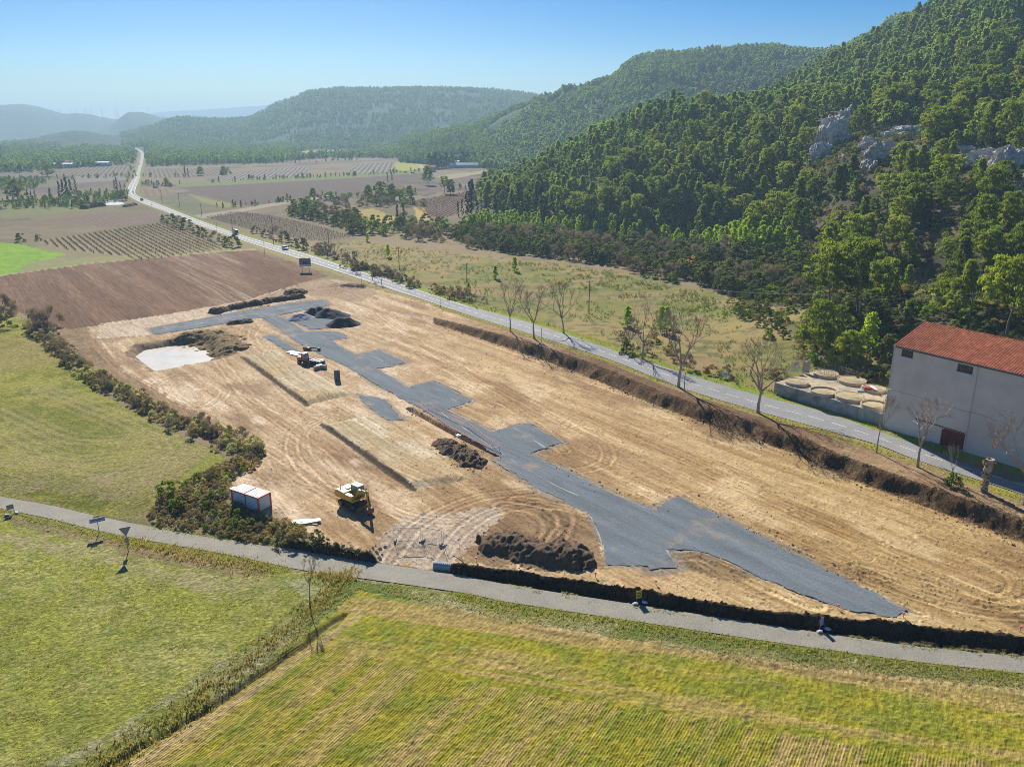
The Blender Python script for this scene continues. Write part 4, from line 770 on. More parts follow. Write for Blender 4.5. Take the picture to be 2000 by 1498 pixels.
for k, (px, py, r_, hh) in enumerate([(1556, 744, 2.2, .55), (1609, 762, 2.5, .55), (1661, 772, 2.65, .65), (1708, 788, 2.3, .65), (1613, 728, 2.4, .6), (1664, 741, 2.65, .6), (1706, 757, 2.2, .5)]):
    c = at(px, py, zt + hh); t = thing('round_tank', tk[k], 'tank', (c[0], c[1], zt), 0, 'round concrete tanks in the yard')
    m_ = MB(); n = 40; vs = []
    for (r2, z2) in ((r_, 0), (r_, hh), (r_ - .14, hh), (r_ - .14, hh - (.07 if k not in (1, 3) else .5))): vs += [(r2 * math.cos(2 * math.pi * i / n), r2 * math.sin(2 * math.pi * i / n), z2) for i in range(n)]
    m_.add(vs, [(j * n + i, j * n + (i + 1) % n, (j + 1) * n + (i + 1) % n, (j + 1) * n + i) for j in range(3) for i in range(n)]); m_.build('tank_wall', M_tank, t)
    MB().tube((0, 0, hh - .3 - (.2 if k in (1, 3) else 0)), (0, 0, hh - .07 - (.2 if k in (1, 3) else 0)), r_ - .145, n=40).build('lid', M_lid, t)
M_rail = mat('rusty_rail', (.42, .33, .20), .7, 3, .3)
def railing(label, p0, p1, z, h, n):
    a = at(*p0, z); b = at(*p1, z); d = b - a; t = thing('railing', label, 'railing', tuple(a), math.atan2(d[1], d[0])); l = np.linalg.norm(d)
    MB().tube((0, 0, h), (l, 0, h), .04).tube((0, 0, h * .55), (l, 0, h * .55), .035).tube((0, .55, h), (l, .55, h), .035).build('handrail', M_rail, t)
    for k in range(n + 1): MB().tube((l * k / n, 0, 0), (l * k / n, 0, h), .035).build('post', M_rail, t)
    for k in range(0, n + 1, 2): MB().tube((l * k / n, .55, 0), (l * k / n, .55, h), .03).build('post', M_rail, t)
railing('long double handrail behind the lidded round tank', (1639, 726), (1694, 744), zt, 1.1, 9)
railing('short low handrail across the rear round tank', (1596, 727), (1631, 738), zt + .5, .8, 5)
M_net = mat('dark_mesh', (.05, .055, .05), .9, 3, .3)
def mesh_fence(name, label, a, b, h, n):
    d = b - a; l = np.linalg.norm(d); t = thing(name, label, 'fence', tuple(a), math.atan2(d[1], d[0])); m_ = MB(); 
    for k in range(int(l / .22)): m_.box((.11 + k * .22, 0, h / 2), (.018, .012, h - .05))
    for k in range(int(h / .22)): m_.box((l / 2, 0, .1 + k * .22), (l, .012, .018))
    m_.build('mesh_panel', M_net, t)
    for k in range(n + 1): MB().tube((l * k / n, .05, -.3), (l * k / n, .05, h + .1), .04).build('post', M_rail, t)
mesh_fence('mesh_fence', 'dark wire mesh fence behind the tanks below the pines', at(1610, 720, zt), at(1738, 752, zt), 1.9, 6)
def board(label, p, w_, h, rz, mt, dz=0):
    q = at(*p, zt); t = thing('standing_panel', label, 'panel', tuple(q), rz); MB().box((0, 0, h / 2 + dz + .15), (w_, .06, h)).build('board', mt, t)
    for s_ in (-1, 1): MB().box((s_ * (w_ / 2 - .1), .06, (h + dz) / 2), (.08, .06, h + dz)).build('leg', M_rail, t)
M_pg = mat('pale_green_sheet', (.46, .50, .40), .6, 1, .2); M_pp = mat('grey_violet_sheet', (.34, .30, .30), .6, 1, .2)
board('pale green sheet panel standing at the end of the tank yard', (1551, 727), 1.5, 2.0, rzW + .6, M_pg); board('grey sheet panel standing just right of the pale green one', (1573, 729), 1.4, 2.2, rzW + .5, M_pp)
M_rt = mat('red_cover', (.42, .02, .03), .5, 2, .2); M_wt = mat('white_cover', (.75, .75, .76), .45, 2, .1); M_bt = mat('blue_cover', (.40, .62, .78), .5, 2, .1)
def hull(label, p, mt, rz, l=2.6, w_=.8, z=0):
    q = at(*p, zt + z); vs = []; n = 9
    for i in range(n):
        u = i / (n - 1) * 2 - 1; ww = w_ / 2 * math.sqrt(max(0, 1 - u * u)) + .02
        for k in range(7): a = math.pi * k / 6; vs.append((u * l / 2, -ww * math.cos(a), .12 + .3 * math.sin(a) * math.sqrt(max(0, 1 - u * u * .7))))
    fs = [(i * 7 + k, i * 7 + k + 1, (i + 1) * 7 + k + 1, (i + 1) * 7 + k) for i in range(n - 1) for k in range(6)]; fs += [(i * 7 + 6, i * 7, (i + 1) * 7, (i + 1) * 7 + 6) for i in range(n - 1)]
    tag(MB().add(vs, fs).build('small_boat', mt, None, tuple(q), rz, True), label, 'small boat')
hull('red upturned hull lying on the rear tank by the shed', (1694, 759), M_rt, rzW - .1, 2.8, 1.0, .6); hull('white upturned hull right of the red one', (1707, 760), M_wt, rzW - .6, 3.0, .7, .6); hull('pale blue upturned hull on the yard floor by the red one', (1681, 765), M_bt, rzW + .9, 1.4, .8)
# ---------------------------------------------------------------- vegetation
rng = np.random.default_rng(7); rnd = random.Random(21)
M_bark = mat('pine_bark', (.16, .125, .10), .9, 3, .3); M_pale = mat('pale_bark', (.42, .37, .30), .9, 2.2, .35, stain=(.20, .17, .13)); M_twig = mat('twigs', (.36, .29, .215), .9); M_twig2 = mat('dark_twigs', (.20, .16, .14), .9)
L_pine = leaf_mat('pine_needles', (.05, .095, .026), (.30, .34, .07), .42); L_far = leaf_mat('far_needles', (.07, .135, .042), (.28, .36, .09), .42)
L_young = leaf_mat('young_needles', (.17, .26, .025), (.34, .43, .05), 0.45); L_cyp = leaf_mat('cypress_scale', (.022, .042, .022), (.055, .085, .03), .2)
L_bush = leaf_mat('bush_leaf', (.04, .065, .03), (.17, .185, .08), .3); L_green = leaf_mat('green_leaf', (.10, .16, .03), (.2, .26, .06), .4); L_grey = leaf_mat('grey_bush', (.26, .265, .17), (.50, .49, .34), .3)
L_brown = leaf_mat('bramble', (.17, .14, .075), (.38, .30, .17), .3); L_bare = leaf_mat('bare_twigs', (.2, .16, .14), (.38, .31, .27), .15); L_och = leaf_mat('ochre_leaf', (.36, .2, .07), (.55, .34, .08), .4)
L_grass = leaf_mat('grass_blade', (.15, .20, .03), (.36, .33, .13), .4); L_reed = leaf_mat('dry_reed', (.22, .18, .075), (.46, .36, .17), .35); L_rush = leaf_mat('green_rush', (.08, .11, .04), (.22, .24, .09), .3); L_straw = leaf_mat('straw', (.30, .27, .15), (.48, .43, .27), .3)
def leaves(Cn, size, asp=.5, up=.0, seed=0):
    r = np.random.default_rng(seed); n = len(Cn); a = r.normal(size=(n, 3)); a[:, 2] += up * np.sign(a[:, 2] + 1e-9) * 2; a /= np.linalg.norm(a, axis=1)[:, None]
    b = np.cross(a, r.normal(size=(n, 3))); b /= np.linalg.norm(b, axis=1)[:, None]; s = np.asarray(size)[:, None]
    V = np.stack([Cn - a * s, Cn + b * s * asp, Cn + a * s, Cn - b * s * asp], 1).reshape(-1, 3); return V, np.arange(4 * n).reshape(n, 4)
def clumps(nc, H, R_, z0, prof, nl, ls, cr, seed, asp=.5, lop=.25):
    r = np.random.default_rng(seed); Cs, Ts, S = [], [], []
    ph = r.uniform(0, 6.28); 
    for k in range(nc):
        t = (k + r.uniform(.1, .9)) / nc; z = z0 + (H - z0) * t; an = r.uniform(0, 6.28); rr_ = R_ * prof(t) * (1 + lop * math.sin(an * 2 + ph + t * 3)) * r.uniform(.35, 1) ** .6
        c = np.array([math.cos(an) * rr_, math.sin(an) * rr_, z]); q = cr * r.uniform(.7, 1.25)
        v = r.normal(size=(nl, 3)); v /= np.linalg.norm(v, axis=1)[:, None]; v[:, 2] = np.where(v[:, 2] < -.3, -v[:, 2], v[:, 2]); v *= (r.uniform(.45, 1.0, nl) ** .6)[:, None]
        Cs.append(c + v * np.array([q, q, q * .72])); Ts.append(np.clip(r.uniform(.1, .9) + r.normal(0, .12, nl), 0, 1)); S.append(np.full(nl, ls) * r.uniform(.7, 1.3, nl))
    return np.vstack(Cs), np.concatenate(Ts), np.concatenate(S)
def crown_mesh(name, mt, *a, up=.0, asp=.5, seed=1, **k):
    Cn, t, s = clumps(*a, seed=seed, **k); V, Fq = leaves(Cn, s, asp, up, seed); return mesh_np(name, V, Fq, [mt], tint=np.repeat(t, 4))
P_round = lambda t: max(.05, 1 - ((t - .38) / .66) ** 2) ** .6; P_cone = lambda t: (1 - t) ** .75 * .95 + .08; P_flat = lambda t: .55 + .45 * math.sin(min(1, t * 1.15) * 2.6); P_dome = lambda t: math.sqrt(max(0.02, 1 - t * t)); P_col = lambda t: min(1, t * 6 + .35) * (1 - t) ** .6 + .03
def limbs(H, z0, R_, seed, n=7, r0=.17):
    r = random.Random(seed); m = MB(); lean = (r.uniform(-.4, .4), r.uniform(-.4, .4)); p = Vector((0, 0, -.4)); pts = [p]
    for k in range(1, 6): pts.append(Vector((lean[0] * k / 5 + r.uniform(-.08, .08), lean[1] * k / 5 + r.uniform(-.08, .08), H * .85 * k / 5)))
    for k in range(5): m.tube(pts[k], pts[k + 1], r0 * (1 - k * .17), r0 * (1 - (k + 1) * .17), 6, False)
    for k in range(n):
        z = z0 + (H * .8 - z0) * k / n; a = r.uniform(0, 6.28); l = R_ * r.uniform(.5, .9); b = Vector((lean[0] * z / H, lean[1] * z / H, z)); m.tube(b, b + Vector((math.cos(a) * l, math.sin(a) * l, l * .5)), .06, .02, 4, False)
    return m
PINE = []
for k, (H, R_, z0, pf, nc) in enumerate([(9, 2.9, 2.0, P_round, 52), (9.5, 2.5, 1.6, P_cone, 50), (10, 3.2, 4.0, P_flat, 46), (8, 2.7, 1.2, P_round, 46), (9, 2.2, 1.2, P_cone, 46)]):
    PINE.append((crown_mesh('crown', L_pine, int(nc * 1.9), H, R_, z0, pf, 62, .29, .66, seed=40 + k, asp=.26, up=.45, lop=.45), limbs(H, z0, R_, k).build('trunk', M_bark).data, H))
PWORD = ['broad round-crowned pine', 'pointed pine', 'flat-topped bare-trunked pine', 'low dense round pine', 'narrow pointed pine']
for o in [o for o in COL.objects if o.name.startswith('trunk') and o.parent is None]: bpy.data.objects.remove(o)
def tree(name, label, cat, loc, cm, tm, s, rz, group=None, cname='crown', tname='trunk'):
    t = thing(name, label, cat, loc, rz, group, s)
    if tm is not None: link(tname, tm, t)
    link(cname, cm, t); return t
# forest on the hill
cand = []
for iy in range(int((760 - 150) / 6.5)):
    for ix in range(int(680 / 6.5)): cand.append((-20 + (ix + rnd.uniform(.05, .95)) * 6.5, 150 + (iy + rnd.uniform(.05, .95)) * 6.5))
cand = np.array(cand); ch = hill(cand[:, 0], cand[:, 1]); cand = cand[ch > 2.2]; cz = np.array([gz(x, y) for x, y in cand]); cpx, cpy = proj(cand[:, 0], cand[:, 1], cz)
ROCKP = [[(1568, 325), (1585, 262), (1625, 225), (1680, 222), (1690, 240), (1670, 262), (1720, 262), (1790, 245), (1815, 262), (1800, 315), (1745, 335), (1710, 362), (1660, 360), (1590, 352)], [(1855, 285), (1900, 290), (1960, 305), (2030, 308), (2030, 430), (1980, 425), (1935, 375), (1890, 345)]]
bldm = inpoly(cand[:, 0], cand[:, 1], np.array([(O + e * a + nB * b)[:2] for a, b in ((-4, -4), (60, -4), (60, 19), (-4, 19))]))
yd = inpoly(cand[:, 0], cand[:, 1], np.array([(wl + ew * a + nw * b)[:2] for a, b in ((-3, -3), (LW + 8, -3), (LW + 8, 20), (-3, 18))]))
kp = ~bldm & ~yd & (cpx > -60) & (cpx < 2120)
for rp in ROCKP: kp &= ~inpoly(cpx, cpy, np.array(rp, float))
dn = fbm(cand[:, 0] / 28, cand[:, 1] / 28, 5, 3); prob = np.where(cand[:, 1] < 330, .8, .95) * np.where((dn > .6) & (cand[:, 1] < 360), .45, 1); prob = np.where((cpx > 1560) & (cpy > 335), .5, prob); prob = np.where((cpx > 1540) & (cpy > 545), .22, prob); kp &= ~((cpx < 1600) & (cpy > 428 + (cpx - 880) * .066)); kp &= (rng.uniform(size=len(cand)) < prob)
cand, cz, cpx, cpy = cand[kp], cz[kp], cpx[kp], cpy[kp]
csz = rng.uniform(.8, 1.65, len(cand)); csz = np.where((cpx > 1560) & (cpy > 300), np.minimum(csz, 1.25), csz); csz *= np.where(rng.uniform(size=len(cand)) < .2, .65, 1); app = csz / np.hypot(cand[:, 0], cand[:, 1]); app[(cpx < -5) | (cpx > 2005) | (cpy > 720)] *= .3
order = np.argsort(-app); vr = rng.integers(0, 5, len(cand)); rot = rng.uniform(0, 6.28, len(cand))
def zone(px, py):
    if px < 1250: return 'on the foot of the hill behind the young pine belt'
    if px > 1740 and py > 470: return 'on the slope just behind the tiled shed'
    if px > 1560: return 'on the open slope below the pale rocks' if py > 330 else 'on the slope around the pale rocks'
    return 'on the lower wooded slope above the young pine belt'
for i in order[:255]:
    c_, t_, H_ = PINE[vr[i]]; tree('pine_tree', PWORD[vr[i]] + ' ' + zone(cpx[i], cpy[i]), 'pine', (cand[i, 0], cand[i, 1], cz[i] - .1), c_, t_, float(csz[i]), float(rot[i]), 'pines on the hillside')
# masses of far trees: one object each, grown on points
def proto(name, V, Fq, mats, midx, tint):
    return bpy.data.objects.new(name, mesh_np(name, V, Fq, mats, tint=tint, midx=midx))
def lowtree(seed, H, R_, z0, pf, nc, nl, ls, mt, asp=.6):
    Cn, t, s = clumps(nc, H, R_, z0, pf, nl, ls, R_ * .31, seed, asp, .4); V, Fq = leaves(Cn, s, asp, .3, seed)
    tv = np.array([[-.15, 0, -.3], [.15, 0, -.3], [.06, 0, H * .7], [-.06, 0, H * .7], [0, -.15, -.3], [0, .15, -.3], [0, .06, H * .7], [0, -.06, H * .7]]); n = len(V)
    return proto('far_tree', np.vstack([V, tv]), np.vstack([Fq, [[n, n + 1, n + 2, n + 3], [n + 4, n + 5, n + 6, n + 7]]]), [mt, M_bark], np.r_[np.zeros(len(Fq)), 1, 1], np.r_[np.repeat(t, 4), np.zeros(8)])
LOWP = [lowtree(k, *p) for k, p in enumerate([(9, 2.7, 2, P_round, 34, 32, .44, L_far), (9.5, 2.3, 1.5, P_cone, 34, 32, .42, L_far), (8, 2.8, 2.2, P_flat, 30, 32, .45, L_far), (10, 2.1, 1, P_cone, 32, 32, .42, L_pine)])]
TINY = [lowtree(20 + k, *p) for k, p in enumerate([(8, 3.0, 1, P_round, 11, 12, 1.15, L_far), (9, 2.4, 1, P_cone, 11, 12, 1.1, L_far), (7, 3.2, .8, P_round, 11, 12, 1.2, L_far)])]
def scatter(name, P_, S, protos, label, cat, vid=None):
    n = len(P_); me = bpy.data.meshes.new(name); me.vertices.add(n); me.vertices.foreach_set('co', np.asarray(P_, np.float32).ravel())
    for nm, ty, vals in (('scl', 'FLOAT', S), ('rot', 'FLOAT', rng.uniform(0, 6.28, n))): a = me.attributes.new(nm, ty, 'POINT'); a.data.foreach_set('value', np.asarray(vals, np.float32))
    a = me.attributes.new('vid', 'INT', 'POINT'); a.data.foreach_set('value', (rng.integers(0, len(protos), n) if vid is None else np.array(vid)).astype(np.int32)); me.update()
    o = tag(link(name, me), label, cat, None, 'stuff'); g = bpy.data.node_groups.new(name, 'GeometryNodeTree')
    g.interface.new_socket('Geometry', in_out='INPUT', socket_type='NodeSocketGeometry'); g.interface.new_socket('Geometry', in_out='OUTPUT', socket_type='NodeSocketGeometry')
    N = g.nodes; L = g.links; gi = N.new('NodeGroupInput'); go = N.new('NodeGroupOutput'); ip = N.new('GeometryNodeInstanceOnPoints'); jn = N.new('GeometryNodeJoinGeometry')
    for p in protos[::-1]:
        oi = N.new('GeometryNodeObjectInfo'); oi.inputs['Object'].default_value = p; oi.inputs['As Instance'].default_value = True; L.new(oi.outputs['Geometry'], jn.inputs[0])
    def attr(nm, ty): q = N.new('GeometryNodeInputNamedAttribute'); q.data_type = ty; q.inputs['Name'].default_value = nm; return q.outputs[0]
    cx = N.new('ShaderNodeCombineXYZ'); L.new(attr('rot', 'FLOAT'), cx.inputs[2]); L.new(gi.outputs[0], ip.inputs['Points']); L.new(jn.outputs[0], ip.inputs['Instance']); ip.inputs['Pick Instance'].default_value = True
    L.new(attr('vid', 'INT'), ip.inputs['Instance Index']); L.new(cx.outputs[0], ip.inputs['Rotation']); L.new(attr('scl', 'FLOAT'), ip.inputs['Scale']); L.new(ip.outputs[0], go.inputs[0])
    md = o.modifiers.new('trees', 'NODES'); md.node_group = g; return o
rs = order[255:]; scatter('woodland', np.c_[cand[rs], cz[rs] - .2], csz[rs], LOWP, 'dense pine wood covering the upper hillside', 'woodland')
# shrubs
def bush_mesh(name, mt, nc, H, R_, nl, ls, seed, asp=.5, cr=.5, up=0, z0=0.0): return crown_mesh(name, mt, nc, H, R_, z0, P_dome, nl, ls, cr, seed=seed, asp=asp, up=up)
BU = {'dark': [bush_mesh('shrub', L_bush, 16, 2.4, 1.5, 46, .19, 60 + k) for k in range(3)], 'green': [bush_mesh('shrub', L_green, 14, 2.2, 1.3, 46, .18, 70 + k) for k in range(2)], 'grey': [bush_mesh('shrub', L_grey, 14, 1.9, 1.3, 50, .24, 80 + k, .2, up=.4) for k in range(2)],
      'brown': [bush_mesh('shrub', L_brown, 15, 1.7, 1.5, 50, .17, 90 + k, .4) for k in range(3)], 'bare': [bush_mesh('shrub', L_bare, 14, 2.5, 1.5, 60, .36, 100 + k, .07, up=.8) for k in range(2)], 'ochre': [bush_mesh('shrub', L_och, 10, 2.4, 1.1, 50, .2, 110)]}
BW = {'dark': 'dark green evergreen shrub', 'green': 'bright green leafy shrub', 'grey': 'silvery grey-green shrub', 'brown': 'brown bramble bush', 'bare': 'bare purplish twiggy shrub', 'ochre': 'ochre leaved shrub'}
SH = []
def shrub(kind, loc, s, where, group=None): SH.append((kind, loc, s, where, group))
def poly_pts(poly, n, mind):
    P_ = Tl(poly); lo, hi = P_.min(0), P_.max(0); out = []; tries = 0
    while len(out) < n and tries < n * 60:
        tries += 1; q = np.array([rnd.uniform(lo[0], hi[0]), rnd.uniform(lo[1], hi[1])])
        if inpoly(q[:1], q[1:], P_)[0] and all((q[0] - a[0]) ** 2 + (q[1] - a[1]) ** 2 > mind * mind for a in out): out.append(q)
    return out
def L3(q, dz=-.1): return (q[0], q[1], gz(q[0], q[1]) + dz)
MQ = [(880, 462), (905, 448), (1000, 456), (1100, 462), (1300, 482), (1430, 492), (1560, 505), (1620, 540), (1640, 590), (1560, 590), (1440, 575), (1340, 560), (1200, 520), (1050, 500), (920, 485)]
for q in poly_pts(MQ, 520, 1.8): shrub(rnd.choice(['dark'] * 9 + ['green', 'bare', 'bare']), L3(q), rnd.uniform(1.2, 2.4), 'in the thicket between meadow and young pines', 'thicket beyond the meadow')
for px, py in ((1352, 523), (1340, 530)): shrub('ochre', G(px, py), 1.6, 'standing out orange in the dark thicket', 'ochre shrubs in the thicket')
for q in poly_pts([(1570, 600), (1600, 640), (1640, 690), (1740, 720), (1750, 660), (1720, 610), (1650, 580)], 40, 2.2): shrub(rnd.choice(['dark', 'dark', 'brown', 'green']), L3(q), rnd.uniform(.9, 1.6), 'behind the tank yard below the tall pines', 'shrubs behind the tank yard')
for q in poly_pts([(1750, 600), (1800, 570), (1900, 560), (2010, 560), (2010, 640), (1900, 650), (1830, 640)], 60, 2.2): shrub(rnd.choice(['dark', 'brown', 'brown', 'green', 'grey']), L3(q), rnd.uniform(.9, 1.7), 'on the bank behind the tiled roof', 'shrubs behind the shed')
VB = [(560, 415), (600, 402), (650, 412), (690, 418), (695, 432), (770, 442), (800, 430), (870, 442), (885, 478), (840, 470), (770, 465), (700, 458), (640, 442), (575, 428)]
for q in poly_pts(VB, 70, 4.5): shrub(rnd.choice(['dark', 'dark', 'green', 'dark', 'bare']), L3(q), rnd.uniform(1.6, 2.8), 'in the tree belt between vineyard and yellow field', 'shrubs in the valley belt')
for q in poly_pts([(600, 392), (720, 385), (800, 392), (830, 402), (770, 405), (700, 404), (620, 402)], 26, 6): shrub(rnd.choice(['dark', 'green', 'bare']), L3(q), rnd.uniform(1.4, 2.6), 'scattered among the mid valley pines', 'shrubs among the valley pines')
# hedge along the green field and brambles round the container
HG = smooth_line([G(*p)[:2] for p in [(75, 648), (120, 690), (175, 735), (240, 770), (310, 805), (380, 838), (440, 862), (490, 880)]], .8)
for k in range(240):
    q = HG[rnd.randrange(len(HG))] + np.array([max(-2, min(2, rnd.gauss(0, 1.3))), max(-2, min(2, rnd.gauss(0, 1.2)))]); kd = rnd.choice(['brown', 'brown', 'bare', 'bare', 'bare', 'grey', 'grey', 'grey']); shrub(kd, L3(q), rnd.uniform(.5, .9), 'in the hedge between green field and building site', 'hedge along the green field')
for px, py, s in ((85, 645, 2.4), (72, 640, 2.0), (100, 640, 2.0)): shrub('bare', G(px, py), s, 'tall and bushy at the far end of the hedge', 'tall bare shrubs at the hedge end')
for px, py, s in ((8, 615, 2.0), (-10, 610, 2.0), (20, 612, 1.5)): shrub('bare', G(px, py), s, 'at the corner of ploughed and green field', 'bare shrubs by the ploughed field')
BRB = [(296, 1000), (325, 965), (400, 925), (470, 895), (515, 885), (495, 915), (450, 935), (445, 985), (500, 1006), (560, 1020), (640, 1062), (560, 1062), (450, 1048), (340, 1030), (300, 1018)]
for q in poly_pts(BRB, 190, .95): shrub(rnd.choice(['brown'] * 5 + ['dark', 'green', 'grey', 'bare']), L3(q), rnd.uniform(.3, .6), 'in the bramble patch around the container', 'brambles by the container')
shrub('green', G(328, 968), 1.0, 'upright on the grass edge of the bramble patch'); shrub('green', G(1862, 952), .95, 'dense and dark under a sapling by the road shelf')
# roadside growth beyond the main road
RS = smooth_line([G(*p)[:2] for p in [(610, 490), (650, 505), (700, 528), (760, 545), (800, 560), (880, 580), (930, 597)]], 1)
for k in range(60):
    q = RS[rnd.randrange(len(RS))] + np.array([rnd.gauss(1.5, 1.6), rnd.gauss(1, 1.6)]); shrub(rnd.choice(['brown', 'bare', 'dark', 'bare']), L3(q), rnd.uniform(.7, 1.3), 'along the far roadside bank of the meadow', 'roadside shrubs by the meadow')
for px, py in ((1215, 665), (1225, 690), (1260, 690), (1340, 720), (1390, 730), (1420, 735), (1320, 705), (1500, 735), (1512, 740), (1525, 736), (1275, 668), (1305, 690), (1235, 640), (1310, 655)): shrub(rnd.choice(['brown', 'dark', 'bare']), G(px, py), rnd.uniform(.8, 1.3), 'by the bare trees beyond the main road', 'shrubs by the bare roadside trees')
for px, py in ((320, 432), (335, 436), (350, 442), (362, 446), (385, 455), (395, 460), (420, 470), (440, 476), (455, 482), (540, 465), (555, 472), (520, 462), (500, 455), (575, 482), (590, 486)): shrub(rnd.choice(['dark', 'bare', 'dark']), G(px, py), rnd.uniform(1.2, 2.2), 'along the verge of the main road near the vineyards', 'verge shrubs by the vineyards')
for px, py in ((40, 472), (75, 470), (10, 640)): shrub('dark', G(px, py), rnd.uniform(1.0, 1.7), 'at the edge of the far left fields', 'shrubs at the left fields')
# young pines, cypresses, valley trees
YP = [crown_mesh('crown', L_young, 26, 5.5, 1.5, .3, P_cone, 46, .27, .6, seed=130 + k, asp=.4, up=.2) for k in range(3)]; YT = limbs(5, 1, 1.2, 3, 4, .09).build('trunk', M_bark); ytm = YT.data; bpy.data.objects.remove(YT)
for q in poly_pts([(905, 446), (960, 428), (1100, 436), (1300, 446), (1420, 462), (1570, 478), (1580, 500), (1430, 487), (1300, 474), (1100, 455), (1000, 450)], 250, 2.3):
    tree('young_pine', 'bright green young pine in the belt at the foot of the hill', 'young pine', L3(q), rnd.choice(YP), ytm, rnd.uniform(.6, 1.45), rnd.uniform(0, 6), 'belt of young pines')
for px, py, s, lb in ((758, 503, .9, 'small young pine alone in the meadow near the far bend'), (718, 472, .7, 'smallest young pine at the far end of the meadow'), (1005, 530, .9, 'young pine in the middle of the meadow'), (968, 545, .8, 'pale young pine left of the bare tree pair'), (915, 572, .6, 'young pine beside the crossarm pole'), (1225, 640, 1.0, 'young pine left of the bare tree beyond the road'), (1290, 650, 1.2, 'young pine behind the big bare roadside tree'), (1300, 640, 1.0, 'second young pine behind the big bare roadside tree, farther back'), (1640, 690, .8, 'young bright pine left of the tank yard fence'), (1695, 690, 1.5, 'bushy bright pine close to the shed corner'), (1620, 712, .6, 'very small bright pine at the edge of the shrubs by the yard')):
    tree('young_pine', lb, 'young pine', G(px, py), YP[0], ytm, s, px * .1, None)
CY = [crown_mesh('crown', L_cyp, 30, 10, 1.05, .3, P_col, 44, .3, .42, seed=150 + k, asp=.35, up=.6) for k in range(2)]; ct = MB().tube((0, 0, -.3), (0, 0, 3), .14, .08).build('trunk', M_bark); ctm = ct.data; bpy.data.objects.remove(ct)
def zof(p, py_top):                                   # height of something standing at p that reaches up to photo row py_top
    for h in np.arange(.3, 40, .05):
        if proj(p[0], p[1], p[2] + h)[1] <= py_top: return h
    return 8
for (pts, where, grp) in (([(895, 424, 395), (903, 420, 390), (918, 418, 356), (922, 416, 352), (912, 422, 375), (932, 424, 392), (940, 426, 400), (950, 425, 385), (968, 424, 375), (978, 426, 395), (1000, 428, 372), (1010, 428, 360), (1020, 430, 375), (1030, 428, 380), (1055, 430, 365), (1066, 432, 385), (1077, 432, 378)], 'in the dark group at the foot of the hill', 'cypresses at the hill foot'),
        ([(777, 438, 400), (789, 440, 406)], 'in the pair beside the small yellow field', 'pair of cypresses by the yellow field'), ([(757, 355, 338), (766, 354, 338)], 'in the pair alone in the brown vineyard', 'pair of cypresses in the vineyard'), ([(362, 346, 325), (368, 346, 330)], 'alone by the field right of the road', 'cypresses by the far field'),
        ([(118, 390, 355), (125, 388, 352), (133, 392, 348), (140, 386, 352), (148, 372, 350), (225, 372, 352), (229, 371, 348), (236, 372, 356), (171, 400, 380), (100, 394, 368), (55, 390, 370), (62, 392, 374), (70, 392, 372)], 'in the dark tree rows left of the main road', 'cypresses left of the road')):
    for px, py, pt in pts:
        p = G(px, py); h = zof(p, pt); tree('cypress', 'dark slim cypress ' + where, 'cypress', p, rnd.choice(CY), ctm, (h / 10 * .9 + .12, h / 10 * .9 + .12, h / 10), px, grp)
for k in range(34):
    px = 838 + k * 5.0 + rnd.uniform(-1.5, 1.5); p = G(px, 331 - k * .42); h = zof(p, 304 - k * .1 + rnd.uniform(-5, 5)); tree('cypress', 'dark cypress in the long row behind the greenhouse', 'cypress', p, CY[k % 2], ctm, (h / 10 * 2.2, h / 10 * 2.2, h / 10), k, 'cypress row by the far farm')
def vt(px, py, pt, k, lb, grp=None, wf=1.0):
    p = G(px, py); c_, t_, H_ = PINE[k]; h = zof(p, pt) / H_; tree('pine_tree', lb, 'pine', p, c_, t_, (h * wf, h * wf, h), px * .7, grp)
for px, py, pt, k in ((612, 392, 368, 0), (575, 412, 390, 3), (588, 408, 388, 0), (600, 410, 390, 3), (720, 392, 362, 0), (745, 392, 356, 0), (765, 392, 360, 3), (782, 396, 370, 2), (800, 388, 364, 3), (836, 362, 325, 0), (868, 378, 345, 2), (880, 380, 352, 3), (960, 372, 330, 2), (975, 372, 335, 0), (990, 380, 340, 2), (1005, 386, 350, 3), (955, 402, 360, 4), (1010, 410, 372, 2), (1040, 405, 360, 3), (940, 390, 350, 0), (1100, 430, 395, 3), (925, 398, 372, 3), (735, 402, 382, 3), (660, 404, 385, 3)):
    vt(px, py, pt, k, PWORD[k] + ' in the valley west of the hill', 'pines in the valley')
for px, py, pt, k, w_, lb in ((1618, 620, 478, 2, .95, 'tall open pine with long bare trunk behind the tank yard'), (1672, 625, 470, 2, .95, 'tall open forked pine, right one of two behind the tank yard'), (1605, 690, 592, 3, 1.15, 'low dark dense pine at the meadow edge behind the tank yard'), (1965, 655, 505, 2, 1.1, 'large spreading pine at the frame edge above the tiled roof'), (1300, 214, 182, 3, .8, 'lone pine on the rocky knob at the end of the ridge')):
    vt(px, py, pt, k, lb, None, w_)
for px, py, pt in ((392, 343, 326), (437, 341, 325), (325, 362, 348), (93, 345, 322), (35, 390, 352), (20, 360, 345), (148, 400, 384), (240, 392, 372)): vt(px, py, pt, 3, 'lone round tree standing between the far fields', 'lone trees in the far fields', 1.3)
